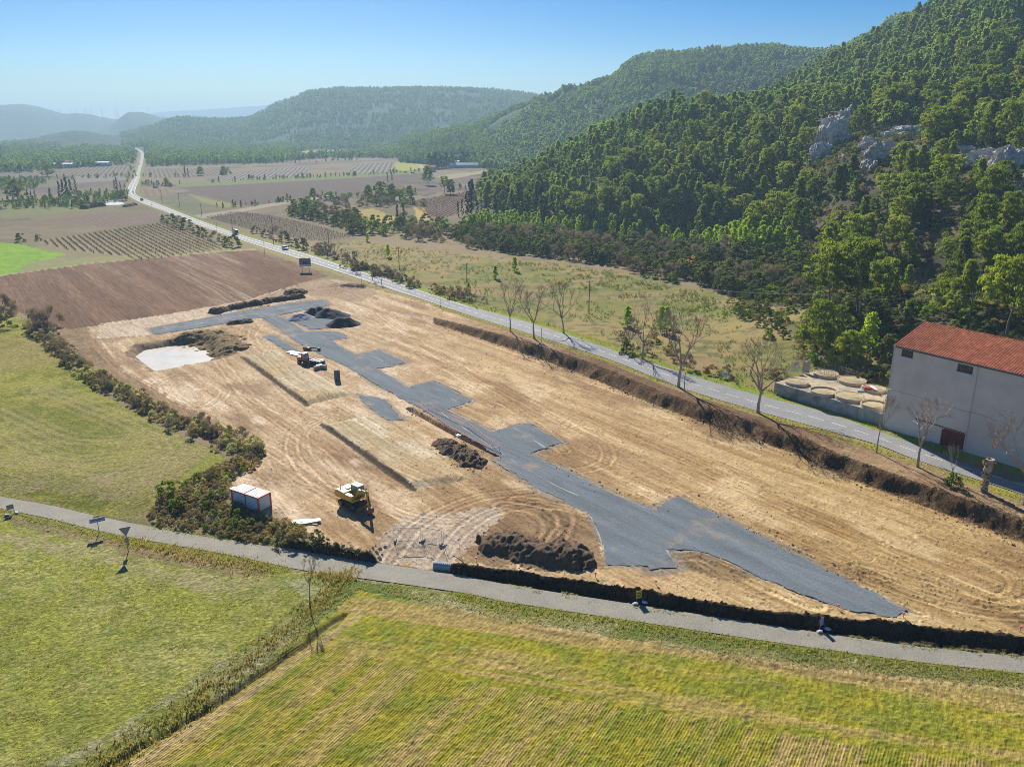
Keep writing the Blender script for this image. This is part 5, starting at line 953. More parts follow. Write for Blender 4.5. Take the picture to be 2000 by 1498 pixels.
# the shrubs that show largest stand alone, the rest are one thicket
def sh_key(q):
    px, py = proj(*[np.float64(v) for v in q[1]]); inside = -20 < px < 2020 and 0 < py < 1510; return -(q[2] / math.hypot(q[1][0], q[1][1])) * (1 if inside else .2) - (1 if q[4] is None and inside else 0)
SH.sort(key=sh_key)
for kd, loc, s_, wh, gp in SH[:285]: tag(link('shrub', rnd.choice(BU[kd]), None, loc, rnd.uniform(0, 6.28), (s_, s_, s_ * rnd.uniform(.8, 1.15))), BW[kd] + ' ' + wh, 'shrub', gp)
def along_px(line, n, wd):
    L2 = smooth_line([at(*p)[:2] for p in line], 1.0); k = rng.integers(0, len(L2), n); return L2[k] + rng.normal(0, wd, (n, 2))
# valley woods
def wood(polys, sp, holes=()):
    out = []
    for poly in polys:
        P_ = np.array([at(*p)[:2] for p in poly]); lo, hi = P_.min(0), P_.max(0); nx, ny = int((hi[0] - lo[0]) / sp), int((hi[1] - lo[1]) / sp)
        gx, gy = np.meshgrid(np.arange(nx), np.arange(ny)); x = lo[0] + (gx.ravel() + rng.uniform(0, 1, nx * ny)) * sp; y = lo[1] + (gy.ravel() + rng.uniform(0, 1, nx * ny)) * sp; m = inpoly(x, y, P_)
        for h_ in holes: m &= ~inpoly(x, y, np.array([at(*p)[:2] for p in h_]))
        m &= fbm(x / 60, y / 60, 3, 3) > .34; out.append(np.c_[x[m], y[m]])
    return np.vstack(out)
HOL = [[(540, 304), (600, 293), (718, 289), (720, 296), (690, 300), (560, 309)], [(822, 278), (890, 264), (962, 257), (970, 265), (930, 276), (850, 283)]]
wp = wood([[(284, 300), (296, 290), (400, 284), (560, 275), (700, 270), (820, 264), (960, 256), (1000, 262), (880, 276), (840, 290), (818, 312), (720, 308), (600, 310), (540, 318), (400, 322), (290, 326)], [(0, 325), (-80, 300), (60, 296), (190, 290), (250, 292), (266, 300), (258, 320), (200, 326), (110, 330), (60, 336), (-80, 345)], [(-200, 282), (0, 284), (110, 272), (200, 268), (300, 266), (480, 264), (480, 272), (320, 274), (200, 276), (80, 290), (-200, 300)], [(1005, 300), (1030, 292), (1140, 285), (1150, 300), (1060, 303)]], 9, HOL)
scatter('valley_wood', np.c_[wp, np.array([gz(x, y) for x, y in wp]) - .3], rng.uniform(.7, 1.35, len(wp)), TINY, 'hazy pine woods across the valley floor', 'woodland')
wp = wood([[(-80, 392), (60, 384), (160, 380), (250, 380), (246, 396), (180, 402), (120, 405), (0, 400)], [(-80, 360), (70, 352), (100, 356), (60, 372), (-80, 380)]], 7)
scatter('tree_belt', np.c_[wp, np.array([gz(x, y) for x, y in wp]) - .3], rng.uniform(.25, .6, len(wp)), LOWP, 'belt of dark scrub and low trees left of the road', 'scrub')
hl = np.vstack([along_px(l_, n_, w_) for l_, n_, w_ in (([(283, 345), (430, 343), (440, 330)], 22, 4), ([(345, 360), (480, 353), (690, 344), (825, 335)], 40, 3), ([(470, 352), (600, 347), (690, 343)], 30, 4), ([(285, 322), (420, 322), (540, 320), (700, 312)], 60, 5), ([(262, 320), (255, 350), (240, 378)], 18, 4), ([(330, 366), (300, 362), (285, 360)], 20, 3), ([(420, 405), (470, 403), (560, 393)], 24, 2), ([(0, 352), (120, 350), (250, 345)], 40, 6), ([(0, 408), (110, 404), (170, 406)], 40, 4), ([(640, 384), (700, 385), (800, 378)], 30, 6), ([(880, 372), (960, 360), (1010, 350)], 30, 6))])
scatter('hedgerow', np.c_[hl, np.array([gz(x, y) for x, y in hl]) - .3], rng.uniform(.18, .55, len(hl)), LOWP, 'low hedgerow scrub between the valley fields', 'hedgerow')
# undergrowth on the slope
ug = []
for k in range(11000):
    x, y = rnd.uniform(60, 420), rnd.uniform(150, 420)
    ug.append((x, y))
ug = np.array(ug); uh = hill(ug[:, 0], ug[:, 1]); ub = inpoly(ug[:, 0], ug[:, 1], np.array([(O + e * a + nB * b)[:2] for a, b in ((-2, -4), (60, -4), (60, 17), (-2, 17))])); ug = ug[(uh > 1.5) & ~ub]
UP = [bpy.data.objects.new('undergrowth_bush', BU[k][0]) for k in ('dark', 'dark', 'brown', 'green')]
KB = ['dark', 'green', 'grey', 'brown', 'bare', 'ochre']; rest = SH[285:]
scatter('thicket', np.array([q[1] for q in rest]), np.array([q[2] for q in rest]), [bpy.data.objects.new('thicket_bush', BU[k][0]) for k in KB], 'mixed low thicket filling hedges and banks', 'thicket', [KB.index(q[0]) for q in rest])
scatter('undergrowth', np.c_[ug, np.array([gz(x, y) for x, y in ug]) - .15], rng.uniform(.45, 1.1, len(ug)), UP, 'dark garrigue undergrowth between the hillside pines', 'undergrowth')
# ---------------------------------------------------------------- bare trees
def bare(seed, H, spread, fork, r0, lv=5, nmain=5, tw=.024):
    r = random.Random(seed); T_, B_ = MB(), MB()
    def grow(m, p, d, l, rad, lev):
        n = 3 if lev > 2 else 2; q = p
        for k in range(n):
            d = (d + Vector((r.gauss(0, .13), r.gauss(0, .13), r.gauss(.05, .08)))).normalized(); q2 = q + d * (l / n); ra = rad * (1 - .35 * k / n); rb = rad * (1 - .35 * (k + 1) / n); m.tube(q, q2, max(ra, tw), max(rb, tw * .8), 6 if rad > .08 else (4 if rad > .04 else 3), False)
            if lev <= 2 and r.random() < .7: tip = q2 + (d + Vector((r.gauss(0, .8), r.gauss(0, .8), r.gauss(.2, .5)))).normalized() * l * .45; m.tube(q2, tip, tw, tw * .5, 3, False)
            q = q2
        if lev > 0:
            for k in range(r.choice((2, 3)) if lev < 5 else nmain):
                a = r.uniform(0, 6.28); u = d.orthogonal().normalized(); v = d.cross(u); s_ = spread * r.uniform(.55, 1.1); nd = (d + u * math.cos(a) * s_ + v * math.sin(a) * s_ + Vector((0, 0, .18))).normalized(); grow(B_, q, nd, l * r.uniform(.62, .82), rad * .58, lev - 1)
    p = Vector((0, 0, -.3)); d = Vector((r.gauss(0, .05), r.gauss(0, .05), 1)); q = p
    for k in range(4):
        q2 = q + d * (H * fork + .3) / 4; T_.tube(q, q2, r0 * (1.25 if k == 0 else 1) * (1 - .1 * k), r0 * (1 - .1 * (k + 1)), 8, False); q = q2; d = (d + Vector((r.gauss(0, .06), r.gauss(0, .06), 0))).normalized()
    for k in range(nmain):
        a = 6.28 * k / nmain + r.uniform(-.4, .4); nd = Vector((math.cos(a) * spread, math.sin(a) * spread, 1)).normalized(); grow(B_, q, nd, H * (1 - fork) * .36, r0 * .52, lv - 1)
    z = max(v[2] for v in B_.v); k = H / z
    for m in (T_, B_): m.v = [(x * (.7 + .3 * k), y * (.7 + .3 * k), zz * k) for x, y, zz in m.v]
    return T_, B_
BT = []
for k in range(4):
    T_, B_ = bare(200 + k, 10, .58, .30, .22, 5, 5, .016); a = T_.build('trunk', M_pale); b = B_.build('branches', M_twig); BT.append((a.data, b.data)); bpy.data.objects.remove(a); bpy.data.objects.remove(b)
for i, (px, py, pt, lb, ws) in enumerate([(997, 648, 542, 'bare plane tree, left one of the pair on the near verge', .75), (1043, 661, 548, 'bare plane tree, right one of the pair on the near verge', .9), (1101, 651, 545, 'bare plane tree alone on the far side of the road behind the pair', .9), (1254, 700, 585, 'bare plane tree beyond the road with young pines behind', .9), (1325, 756, 600, 'largest bare plane tree, on the near verge midway along the bank', 1.0), (1480, 806, 650, 'pale bare plane tree on the near verge left of the tank yard', 1.1), (1792, 912, 772, 'bare plane tree with thick dark trunk in front of the red door', 1.0), (1999, 985, 792, 'bare plane tree cut by the right edge in front of the shed', 1.0)]):
    p = G(px, py); h = zof(p, pt) / 10; t = BT[i % 4]; tree('plane_tree', lb, 'tree', p, t[1], t[0], (h * ws, h * ws, h), px * .37, None, 'branches')
T_, B_ = bare(300, 7, .45, .38, .10, 4, 3, .018); tm_, bm_ = T_.build('trunk', M_pale), B_.build('branches', M_twig); sap = (tm_.data, bm_.data); bpy.data.objects.remove(tm_); bpy.data.objects.remove(bm_)
for px, py, pt, lb in ((1711, 883, 770, 'thin bare sapling on the near verge below the retaining wall'), (1858, 948, 870, 'small bare sapling rising out of the green shrub'), (605, 1178, 1082, 'small bare tree in the ditch beside the sown field')):
    p = G(px, py); h = zof(p, pt) / 7; tree('bare_sapling', lb, 'tree', p, sap[1], sap[0], h, px, None, 'branches')
p = G(1921, 960); pol = thing('pollard_tree', 'pollarded tree with shaggy ivy covered trunk in front of the shed', 'tree', p, 0); T_ = MB(); q = Vector((0, 0, -.3))
for k, (x, z, r_) in enumerate(((.05, .8, .5), (.1, 2, .42), (-.05, 3.2, .42), (.15, 4.3, .55), (.1, 5.0, .6))): T_.tube(q, (x, 0, z), .55 if k == 0 else r_, r_ * .95, 8); q = Vector((x, 0, z))
T_.build('trunk', M_pale, pol); iv = crown_mesh('ivy', L_brown, 26, 5.0, .42, .2, lambda t: 1 if t < .7 else 1.35, 36, .16, .3, seed=9); link('ivy', iv, pol); B_ = MB(); rq = random.Random(5)
for k in range(9):
    a = rq.uniform(0, 6.28); b = Vector((.1, 0, 6.5)); d = Vector((math.cos(a) * .5, math.sin(a) * .5, 1)).normalized()
    for j in range(5):
        c = b + d * .95; B_.tube(b, c, .06 - .009 * j, .05 - .009 * j, 4, False); d = (d + Vector((rq.gauss(0, .15), rq.gauss(0, .15), .1))).normalized(); b = c
        for s_ in range(2): B_.tube(b, b + (d + Vector((rq.gauss(0, .6), rq.gauss(0, .6), .2))).normalized() * .8, .022, .012, 3, False)
B_.build('branches', M_twig, pol)
DB = []
for k in range(2):
    T_, B_ = bare(320 + k, 5, .5, .22, .14, 4, 4, .03); a, b = T_.build('trunk', M_twig2), B_.build('branches', M_twig2); DB.append((a.data, b.data)); bpy.data.objects.remove(a); bpy.data.objects.remove(b)
for i, (px, py, pt) in enumerate(((625, 496, 472), (640, 500, 470), (652, 503, 475), (690, 528, 488), (728, 548, 518), (745, 556, 530), (792, 545, 522), (600, 490, 472), (1222, 690, 635), (668, 508, 485))):
    p = G(px, py); h = zof(p, pt) / 5; t = DB[i % 2]; tree('bare_bush_tree', 'dark bare bushy tree on the bank beyond the main road', 'tree', p, t[1], t[0], h, i * 1.3, 'dark bare trees on the far bank', 'branches')
# ---------------------------------------------------------------- grass, rushes, reeds
def tufts(name, P_, hgt, mt, label, cat, nb=5, lean=.5, wd=.12, seed=3):
    r = np.random.default_rng(seed); P_ = np.asarray(P_); n = len(P_); B_ = np.repeat(P_, nb, 0); h = np.repeat(hgt, nb) * r.uniform(.6, 1.2, n * nb); a = r.uniform(0, 6.28, n * nb)
    rad = h * .28; B_ = B_ + np.c_[np.cos(a) * rad, np.sin(a) * rad, 0 * a]; d = np.c_[np.cos(a + 1.57), np.sin(a + 1.57), 0 * a] * (h * wd)[:, None]
    tip = B_ + np.c_[np.cos(a) * h * lean, np.sin(a) * h * lean, h]; md = B_ + np.c_[np.cos(a) * h * lean * .3, np.sin(a) * h * lean * .3, h * .6]
    V = np.stack([B_ - d * .8, B_ + d * .8, md + d * .7, tip - d * .1], 1).reshape(-1, 3); t = np.repeat(np.clip(np.repeat(r.uniform(0, 1, n), nb) + r.normal(0, .12, n * nb), 0, 1), 4)
    return tag(link(name, mesh_np(name, V, np.arange(len(V)).reshape(-1, 4), [mt], tint=t)), label, cat, None, 'stuff')
def fill(poly, n, clump=None):
    P_ = Tl(poly); lo, hi = P_.min(0), P_.max(0); x = rng.uniform(lo[0], hi[0], n * 3); y = rng.uniform(lo[1], hi[1], n * 3); m = inpoly(x, y, P_)
    if clump is not None: m &= fbm(x / clump, y / clump, 9, 3) > .52
    x, y = x[m][:n], y[m][:n]; return np.c_[x, y, [gz(a, b) - .03 for a, b in zip(x, y)]]
def along(line, n, wd):
    L2 = smooth_line([G(*p)[:2] for p in line], .4); k = rng.integers(0, len(L2), n); q = L2[k] + rng.normal(0, wd, (n, 2)); return np.c_[q, [gz(a, b) - .03 for a, b in q]]
t1 = np.vstack([fill([(-30, 1075), (180, 1100), (400, 1160), (560, 1160), (620, 1150), (540, 1240), (420, 1330), (300, 1420), (160, 1520), (-30, 1600)], 9000, 2.2), fill([(0, 650), (90, 700), (200, 770), (330, 840), (420, 890), (330, 960), (100, 970), (0, 950)], 3000, 3)])
tufts('grass', t1, rng.uniform(.07, .15, len(t1)), L_grass, 'tufty grass of the near left meadows', 'grass', 5, .8, .2)
t2 = np.vstack([along([(0, 996), (180, 1040), (280, 1062), (420, 1084), (560, 1112)], 1400, .7), along([(880, 1120), (1000, 1146), (1250, 1187), (1500, 1224), (1750, 1260), (2000, 1286)], 900, .2), along([(900, 1163), (1000, 1184), (1300, 1230), (1500, 1260), (1750, 1294), (2000, 1322)], 2400, .55), along([(300, 1030), (430, 1054), (560, 1072), (700, 1098)], 900, .3), along([(850, 597), (990, 643), (1095, 676), (1200, 711), (1330, 757), (1480, 808), (1610, 845), (1776, 899), (2000, 976)], 2600, .5), along([(850, 572), (990, 612), (1095, 643), (1200, 677), (1300, 712), (1400, 738), (1500, 766), (1610, 796), (1720, 836), (1850, 878)], 3600, .8)])
tufts('verge_grass', t2, rng.uniform(.12, .3, len(t2)), L_grass, 'green grass along the verges of road and lane', 'grass', 5, .6, .16, 5)
t3 = np.vstack([along([(690, 1112), (650, 1150), (605, 1195), (520, 1262), (430, 1335), (330, 1410), (200, 1490), (60, 1580)], 420, .7), along([(250, 1055), (320, 1075), (420, 1095), (520, 1112)], 480, 1.0), along([(620, 1122), (660, 1125), (690, 1120)], 250, .8)])
tufts('reeds', t3, rng.uniform(.22, .55, len(t3)), L_reed, 'dry brown reeds in the ditch and along the lane', 'reeds', 6, .35, .07, 6)
t4 = np.vstack([fill([(1000, 510), (1200, 535), (1400, 575), (1580, 605), (1640, 640), (1500, 640), (1300, 600), (1100, 560)], 3500, 5), fill(MEAD, 3500, 8)])
tufts('rushes', t4, rng.uniform(.35, .8, len(t4)), L_rush, 'dark green rush tufts scattered over the rough meadow', 'rushes', 7, .45, .10, 7)
t6 = np.vstack([along([(690, 1112), (650, 1150), (605, 1195), (520, 1262), (430, 1335), (330, 1410), (200, 1490), (60, 1580)], 900, 1.1)])
tufts('ditch_grass', t6, rng.uniform(.12, .4, len(t6)), leaf_mat('ditch_blade', (.09, .09, .03), (.34, .28, .11), .35), 'brownish grass along the ditch between the near fields', 'grass', 6, .6, .14, 12)
t5 = np.vstack([fill([(700, 1148), (860, 1183), (1000, 1212), (1200, 1243), (1600, 1300), (2000, 1342), (2000, 1326), (1700, 1294), (1300, 1236), (1000, 1190), (760, 1140), (640, 1150), (560, 1240), (500, 1310), (540, 1290), (640, 1203)], 5200), fill([(1400, 1262), (2000, 1330), (2000, 1350), (1400, 1285)], 900)])
tufts('bank_grass', t5, rng.uniform(.12, .28, len(t5)), L_straw, 'pale rank grass on the bank along the sown field', 'grass', 6, .7, .10, 8)
# ---------------------------------------------------------------- far hills
hf = bpy.data.materials.new('forest_slope'); hf.use_nodes = True; N = hf.node_tree.nodes; L = hf.node_tree.links; b_ = N['Principled BSDF']; b_.inputs['Roughness'].default_value = .95; b_.inputs['Specular IOR Level'].default_value = .05
a_ = N.new('ShaderNodeAttribute'); a_.attribute_name = 'Col'; L.new(a_.outputs['Color'], b_.inputs['Base Color'])
def far_hill(name, prof, Yc, Yb, seed, amp=.10, tree_h=0, rock=None, step=6, p=1.25, nz=1.0):
    pr = np.array(prof, float); xs_ = np.arange(pr[0, 0], pr[-1, 0] + 1, step); ys_ = np.interp(xs_, pr[:, 0], pr[:, 1]); S = np.r_[np.linspace(0, 1, 46), np.linspace(1.03, 1.6, 10)]
    V = np.zeros((len(S), len(xs_), 3))
    for i, (px, py) in enumerate(zip(xs_, ys_)):
        yc = Yc(px) if callable(Yc) else Yc; yb = Yb(px) if callable(Yb) else Yb; c = aty(px, py, yc); zc = max(c[2] - tree_h, 2); k = c[0] / c[1]
        Y = yb + (yc - yb) * S; V[:, i, 0] = k * Y; V[:, i, 1] = Y; pf = np.where(S < 1, np.sin(np.clip(S, 0, 1) * np.pi / 2) ** p, 1 - (S - 1) * 1.2); V[:, i, 2] = zc * pf
    X, Y = V[..., 0].ravel(), V[..., 1].ravel(); s = np.repeat(S, len(xs_)); sc_ = np.ptp(V[..., 1]) * .16; zm = V[..., 2].ravel()
    n = fbm(X / sc_, Y / sc_, seed, 5); z = zm + (n - .5) * amp * 2.6 * V[..., 2].max() * np.clip(s, 0, 1) * np.clip(1.15 - s, 0, 1) * 1.6 + (fbm(X / (sc_ * .1), Y / (sc_ * .1), seed + 2, 3) - .5) * 9 * nz * np.clip(s * 3, 0, 1)
    z = np.where(s < .02, -6, z)
    g = fbm(X / (sc_ * .06), Y / (sc_ * .06), seed + 5, 3); col = mixc(np.array((.05, .082, .035)), np.array((.075, .108, .045)), spots(.35, .65, g * .6 + n * .4))
    px, py = proj(X, Y, z)
    if rock:
        for (x0, y0, x1, y1) in rock: m = (px > x0) & (px < x1) & (py > y0) & (py < y1) & (g > .42); col[m] = (.38, .36, .33)
    I = np.arange(len(X)).reshape(len(S), len(xs_)); Fq = np.stack([I[:-1, :-1], I[:-1, 1:], I[1:, 1:], I[1:, :-1]], -1).reshape(-1, 4)
    tag(link(name, mesh_np(name, np.c_[X, Y, z], Fq, [hf], col, smooth=True)), kind='structure'); return V, z.reshape(len(S), -1), S
def hill_trees(name, H_, n, sr, label, smin=.02, smax=1.0, cond=None):
    V, z, S = H_; ns, nx = z.shape; j = rng.uniform(0, 45 * smax, n); i = rng.uniform(0, nx - 1.001, n); j = np.clip(j, 45 * smin, 44.99); j0, i0 = j.astype(int), i.astype(int); fj, fi = (j - j0)[:, None], (i - i0)[:, None]
    A = np.dstack([V[..., :2], z]); P_ = (A[j0, i0] * (1 - fi) + A[j0, i0 + 1] * fi) * (1 - fj) + (A[j0 + 1, i0] * (1 - fi) + A[j0 + 1, i0 + 1] * fi) * fj
    P_ = P_[fbm(P_[:, 0] / 90, P_[:, 1] / 90, 4, 3) > .36]; scatter(name, P_ - np.array([0, 0, .4]), rng.uniform(sr[0], sr[1], len(P_)), TINY, label, 'woodland')
far_hill('hill', [(180, 262), (240, 240), (300, 221), (350, 217), (440, 212), (500, 207.5), (530, 205), (560, 210), (640, 225), (720, 245)], 8600, 6800, 3, .06, nz=.3)
far_hill('hill', [(-420, 240), (-200, 214), (-80, 208), (0, 206.5), (45, 204), (72, 208), (92, 214), (118, 221.5), (135, 223.5), (149, 221), (176, 223.5), (198, 229), (230, 234), (300, 240), (420, 252)], 4600, 3300, 5, .10)
far_hill('hill', [(150, 262), (215, 246), (239, 227), (248, 220), (256, 218), (281, 220), (302, 226), (324, 230), (345, 233), (400, 241), (480, 252)], 3900, 3000, 7, .10, step=4)
HM = far_hill('hill', [(235, 262), (300, 246), (332, 234), (352, 231), (370, 232), (400, 235), (437, 236.5), (490, 232), (510, 222), (532, 210), (577, 196), (590, 188), (602, 183), (647, 178), (700, 178.5), (741, 178.5), (820, 177.5), (895, 176.5), (950, 179), (1000, 183), (1073, 195), (1200, 214), (1400, 235)], lambda px: 3000 - .3 * abs(px - 700), lambda px: 1900, 9, .13)
hill_trees('forest', HM, 15000, (.8, 1.35), 'blue hazy forest over the flat-topped far hill')
far_hill('hill', [(60, 272), (100, 264), (125, 259), (145, 256.5), (165, 257), (185, 261), (215, 266), (240, 270)], 2300, 1950, 11, .1, step=4)
HR = far_hill('hill', [(780, 268), (825, 259), (880, 251), (930, 244.5), (970, 229), (1000, 217), (1040, 202), (1056, 197), (1080, 194), (1092, 186), (1098, 178), (1129, 176), (1150, 166), (1175, 158), (1196, 151), (1214, 138), (1230, 124), (1250, 114), (1300, 108), (1360, 104), (1422, 101), (1517, 97), (1580, 102), (1625, 100), (1650, 95), (1671, 81), (1700, 72), (1720, 62), (1730, 46), (1755, 36), (1800, 34), (1880, 30), (2000, 60), (2200, 120)],
      lambda px: np.interp(px, [780, 1080, 1250, 1700, 2200], [1650, 1450, 1450, 1150, 1050]), lambda px: np.interp(px, [780, 1000, 1200, 2200], [1150, 960, 900, 860]), 13, .12, 5, [(1128, 186, 1180, 216), (1500, 108, 1560, 122), (1722, 46, 1760, 70), (1400, 110, 1430, 120)])
hill_trees('forest', HR, 16000, (.7, 1.25), 'green forest over the long ridge behind the near hill')
# ---------------------------------------------------------------- limestone outcrops
M_rock = mat('limestone', (.60, .545, .47), .9, .7, .35, .25, stain=(.27, .235, .18))
def rock(px, py, rp, label, sq=(1, .8, 1), seed=1, Y=None):
    p = np.array(G(px, py)) if Y is None else aty(px, py, Y); d = np.linalg.norm(p - np.array([0, 0, HC])); r = rp * d / F; bm = bmesh.new(); bmesh.ops.create_icosphere(bm, subdivisions=5, radius=1); q = np.array([v.co[:] for v in bm.verts]); o = seed * 3.7
    n = fbm(q[:, 0] * 1.6 + q[:, 2] * .5 + o, q[:, 1] * 1.6 + q[:, 2] * 1.3, seed, 5); rg_ = 1 - np.abs(fbm(q[:, 0] * 2.6 + o, q[:, 2] * .9 + q[:, 1] * 2.4, seed + 3, 4) - .5) * 2; n3 = fbm(q[:, 0] * 9 + q[:, 2] * 2, q[:, 1] * 9 - q[:, 2] * 4 + o, seed + 7, 3)
    k = .66 + .60 * n + .42 * rg_ ** 2 + .2 * n3; k = k - .10 * (np.floor(q[:, 2] * 3.2 + n * 4) % 2); q = q * k[:, None] * np.array(sq) * r
    for v, c in zip(bm.verts, q): v.co = c
    me = bpy.data.meshes.new('rock_outcrop'); bm.to_mesh(me); bm.free(); me.materials.append(M_rock); tag(link('rock_outcrop', me, None, tuple(p + np.array([0, r * .25, -r * .15])), seed * 1.1), label, 'rock')
for i, (px, py, rp, sq, lb) in enumerate([(1655, 250, 24, (.9, .7, 1.1), 'highest peak of the pale limestone outcrop above the pines'), (1628, 282, 30, (.9, .7, 1.25), 'broad grey-white limestone face left below the highest peak'), (1605, 308, 20, (.9, .7, 1.1), 'lower limestone buttress at the foot of the broad face'), (1584, 288, 12, (.8, .6, 1.2), 'small upright pale rock left of the broad limestone face'), (1697, 288, 15, (.9, .7, 1.0), 'grey rock between pines right of the highest peak'), (1728, 305, 26, (1.2, .6, .8), 'slanting limestone slab ridge in the middle of the rocks'), (1700, 328, 17, (1.1, .6, .8), 'pale rounded rock below the slanting slab'), (1786, 262, 24, (1.5, .7, .55), 'flat dark-capped limestone ledge right of the slabs'), (1797, 300, 14, (1, .7, .8), 'small grey rock below the flat ledge'),
        (1885, 300, 20, (1.4, .7, .6), 'low limestone ledge at the left end of the right-hand cliff'), (1930, 318, 24, (1.1, .7, .8), 'pinkish grey limestone block in the right-hand cliff'), (1975, 335, 34, (1.0, .7, 1.0), 'large limestone cliff face at the right edge of the photo'), (1990, 385, 34, (1.0, .7, 1.0), 'lower grey cliff face under the large right-edge cliff'), (1308, 205, 9, (.8, .7, 1.6), 'small rock knob under the lone pine on the ridge end'), (1512, 236, 10, (1.2, .7, .7), 'small pale rock in the dense pine wood, left of its twin'), (1543, 238, 8, (1.2, .7, .7), 'small pale rock in the dense pine wood, right of its twin'), (1928, 20, 14, (.8, .7, 1.4), 'grey rock rib near the top of the hill'), (1985, 50, 15, (1.2, .7, 1.0), 'rock rib high on the hill at the right edge')]): rock(px, py, rp, lb, sq, i + 1)
# ---------------------------------------------------------------- poles and wires
M_pole = mat('pole_wood', (.15, .125, .10), .85, 3, .2); M_ins = mat('insulator', (.75, .76, .75), .3); M_gal = mat('galvanised_steel', (.32, .33, .34), .5, 4, .15, metal=.3)
def pole(px, py, pt, label, arms=1, r_=.14, group='utility poles along the main road'):
    p = G(px, py); h = zof(p, pt); t = thing('utility_pole', label, 'utility pole', p, .5, group); MB().tube((0, 0, -.3), (0, 0, h), r_, r_ * .7, 8).build('pole', M_pole, t)
    for k in range(arms):
        a = MB().box((0, 0, h - .35 - .9 * k), (2.2 - .5 * k, .1, .1)).build('crossarm', M_pole, t)
        for x in (-1, 0, 1): MB().tube((x * (1.0 - .2 * k), 0, h - .3 - .9 * k), (x * (1.0 - .2 * k), 0, h - .02 - .9 * k), .07, .05, 6).build('insulator', M_ins, a)
    return np.array(p) + np.array([0, 0, h])
pole(912, 566, 515, 'tall utility pole with crossarm in the meadow left of the bare pair'); pole(1150, 613, 548, 'plain utility pole in the meadow right of the bare trees', 1); pole(780, 528, 482, 'utility pole in the meadow beside the far young pine'); pole(643, 491, 447, 'utility pole by the dark bare bushes at the road bend'); pole(534, 470, 424, 'utility pole in front of the vineyard by the passing car'); pole(454, 449, 414, 'utility pole by the van on the far road'); pole(394, 421, 398, 'utility pole at the track junction beside the far road'); pole(351, 404, 378, 'utility pole in the pale field right of the far bend'); pole(317, 397, 372, 'utility pole in the rusty vineyard right of the far bend')
for px, py, pt, lb in ((517, 497, 470, 'thin post on the near verge opposite the vineyard'), (706, 557, 528, 'thin post on the near verge above the brush pile'), (860, 601, 578, 'thin post on the near verge where the earth bank begins'), (1057, 669, 641, 'thin post beside the right plane of the pair'), (1336, 766, 728, 'thin post beside the largest plane tree'), (424, 452, 428, 'thin post on the near verge below the far van'), (296, 402, 385, 'thin post near the blue car on the bend')):
    p = G(px, py); h = zof(p, pt); t = thing('roadside_post', lb, 'post', p, 0, 'thin posts along the near verge'); MB().tube((0, 0, -.2), (0, 0, h), .075, .06, 6).build('post', M_pole, t); MB().tube((0, 0, h - .05), (0, 0, h + .04), .09, .09, 6).build('cap', M_gal, t)
a1 = pole(1890, 640, 572, 'dark double-arm utility pole on the slope above the shed roof', 2, .18, None); a2 = pole(1592, 612, 574, 'utility pole in the thicket left of the tall pines', 1, .14, None)
wr_ = MB()
for o in (-.9, 0, .9):
    for (A, B) in ((a1, a2), (a1, a1 + np.array([60, -12, 0])), (a2, aty(1250, 545, 250))):
        A = Vector(A) + Vector((o, o * .4, -.1)); B = Vector(B) + Vector((o, o * .4, -.1)); q = A
        for k in range(1, 13): u = k / 12; c = A.lerp(B, u) - Vector((0, 0, 5.2 * u * (1 - u))); wr_.tube(q, c, .014, n=3, cap=False); q = c
tag(wr_.build('power_line', M_gal), 'three sagging wires between the slope poles above the shed', 'power line')
# ---------------------------------------------------------------- far farms, turbines, pond
M_rtile = mat('far_tile', (.42, .18, .11), .9, .4, .2); M_cream = mat('cream_wall', (.62, .56, .48), .9, .5, .1); M_metal = mat('pale_metal_roof', (.55, .60, .66), .5, .4, .1); M_glass = mat('greenhouse_skin', (.40, .60, .55), .35, .4, .15)
def house(px, py, w_, d_, h_, rz, label, wm_, rm, cat='building', rise=.35, nw=3):
    p = G(px, py); t = thing('farm_building', label, cat, p, rz); m_ = MB(); rd_ = rise * d_ / 2; m_.prism([(-d_ / 2, -.5), (d_ / 2, -.5), (d_ / 2, h_), (0, h_ + rd_), (-d_ / 2, h_)], -w_ / 2, w_ / 2); o = m_.build('wall', wm_, t, rz=math.pi / 2)
    for s_ in (-1, 1): MB().add([(-w_ / 2 - .3, s_ * (d_ / 2 + .3), h_ - .06), (w_ / 2 + .3, s_ * (d_ / 2 + .3), h_ - .06), (w_ / 2 + .3, 0, h_ + rd_ + .14), (-w_ / 2 - .3, 0, h_ + rd_ + .14), (-w_ / 2 - .3, s_ * (d_ / 2 + .3), h_ + .1), (w_ / 2 + .3, s_ * (d_ / 2 + .3), h_ + .1), (w_ / 2 + .3, 0, h_ + rd_ + .3), (-w_ / 2 - .3, 0, h_ + rd_ + .3)], [(0, 1, 2, 3), (4, 5, 6, 7), (0, 1, 5, 4), (1, 2, 6, 5), (2, 3, 7, 6), (3, 0, 4, 7)]).build('roof', rm, t)
    for k in range(nw): MB().box((-w_ / 2 + w_ * (k + .5) / nw, -d_ / 2 - .02, h_ * .55), (1.0, .08, 1.3)).build('window', M_dark, t)
house(842, 336, 10, 8, 5.5, .1, 'small tiled farmhouse beside the dark cypresses across the valley', M_cream, M_rtile); house(905, 328, 36, 9, 3.4, .05, 'long pale green greenhouse in front of the cypress row', M_glass, M_glass, 'greenhouse', .5, 0); house(893, 327, 5, 5, 7, 0, 'narrow white outbuilding by the greenhouse', M_white, M_metal, rise=.2, nw=1)
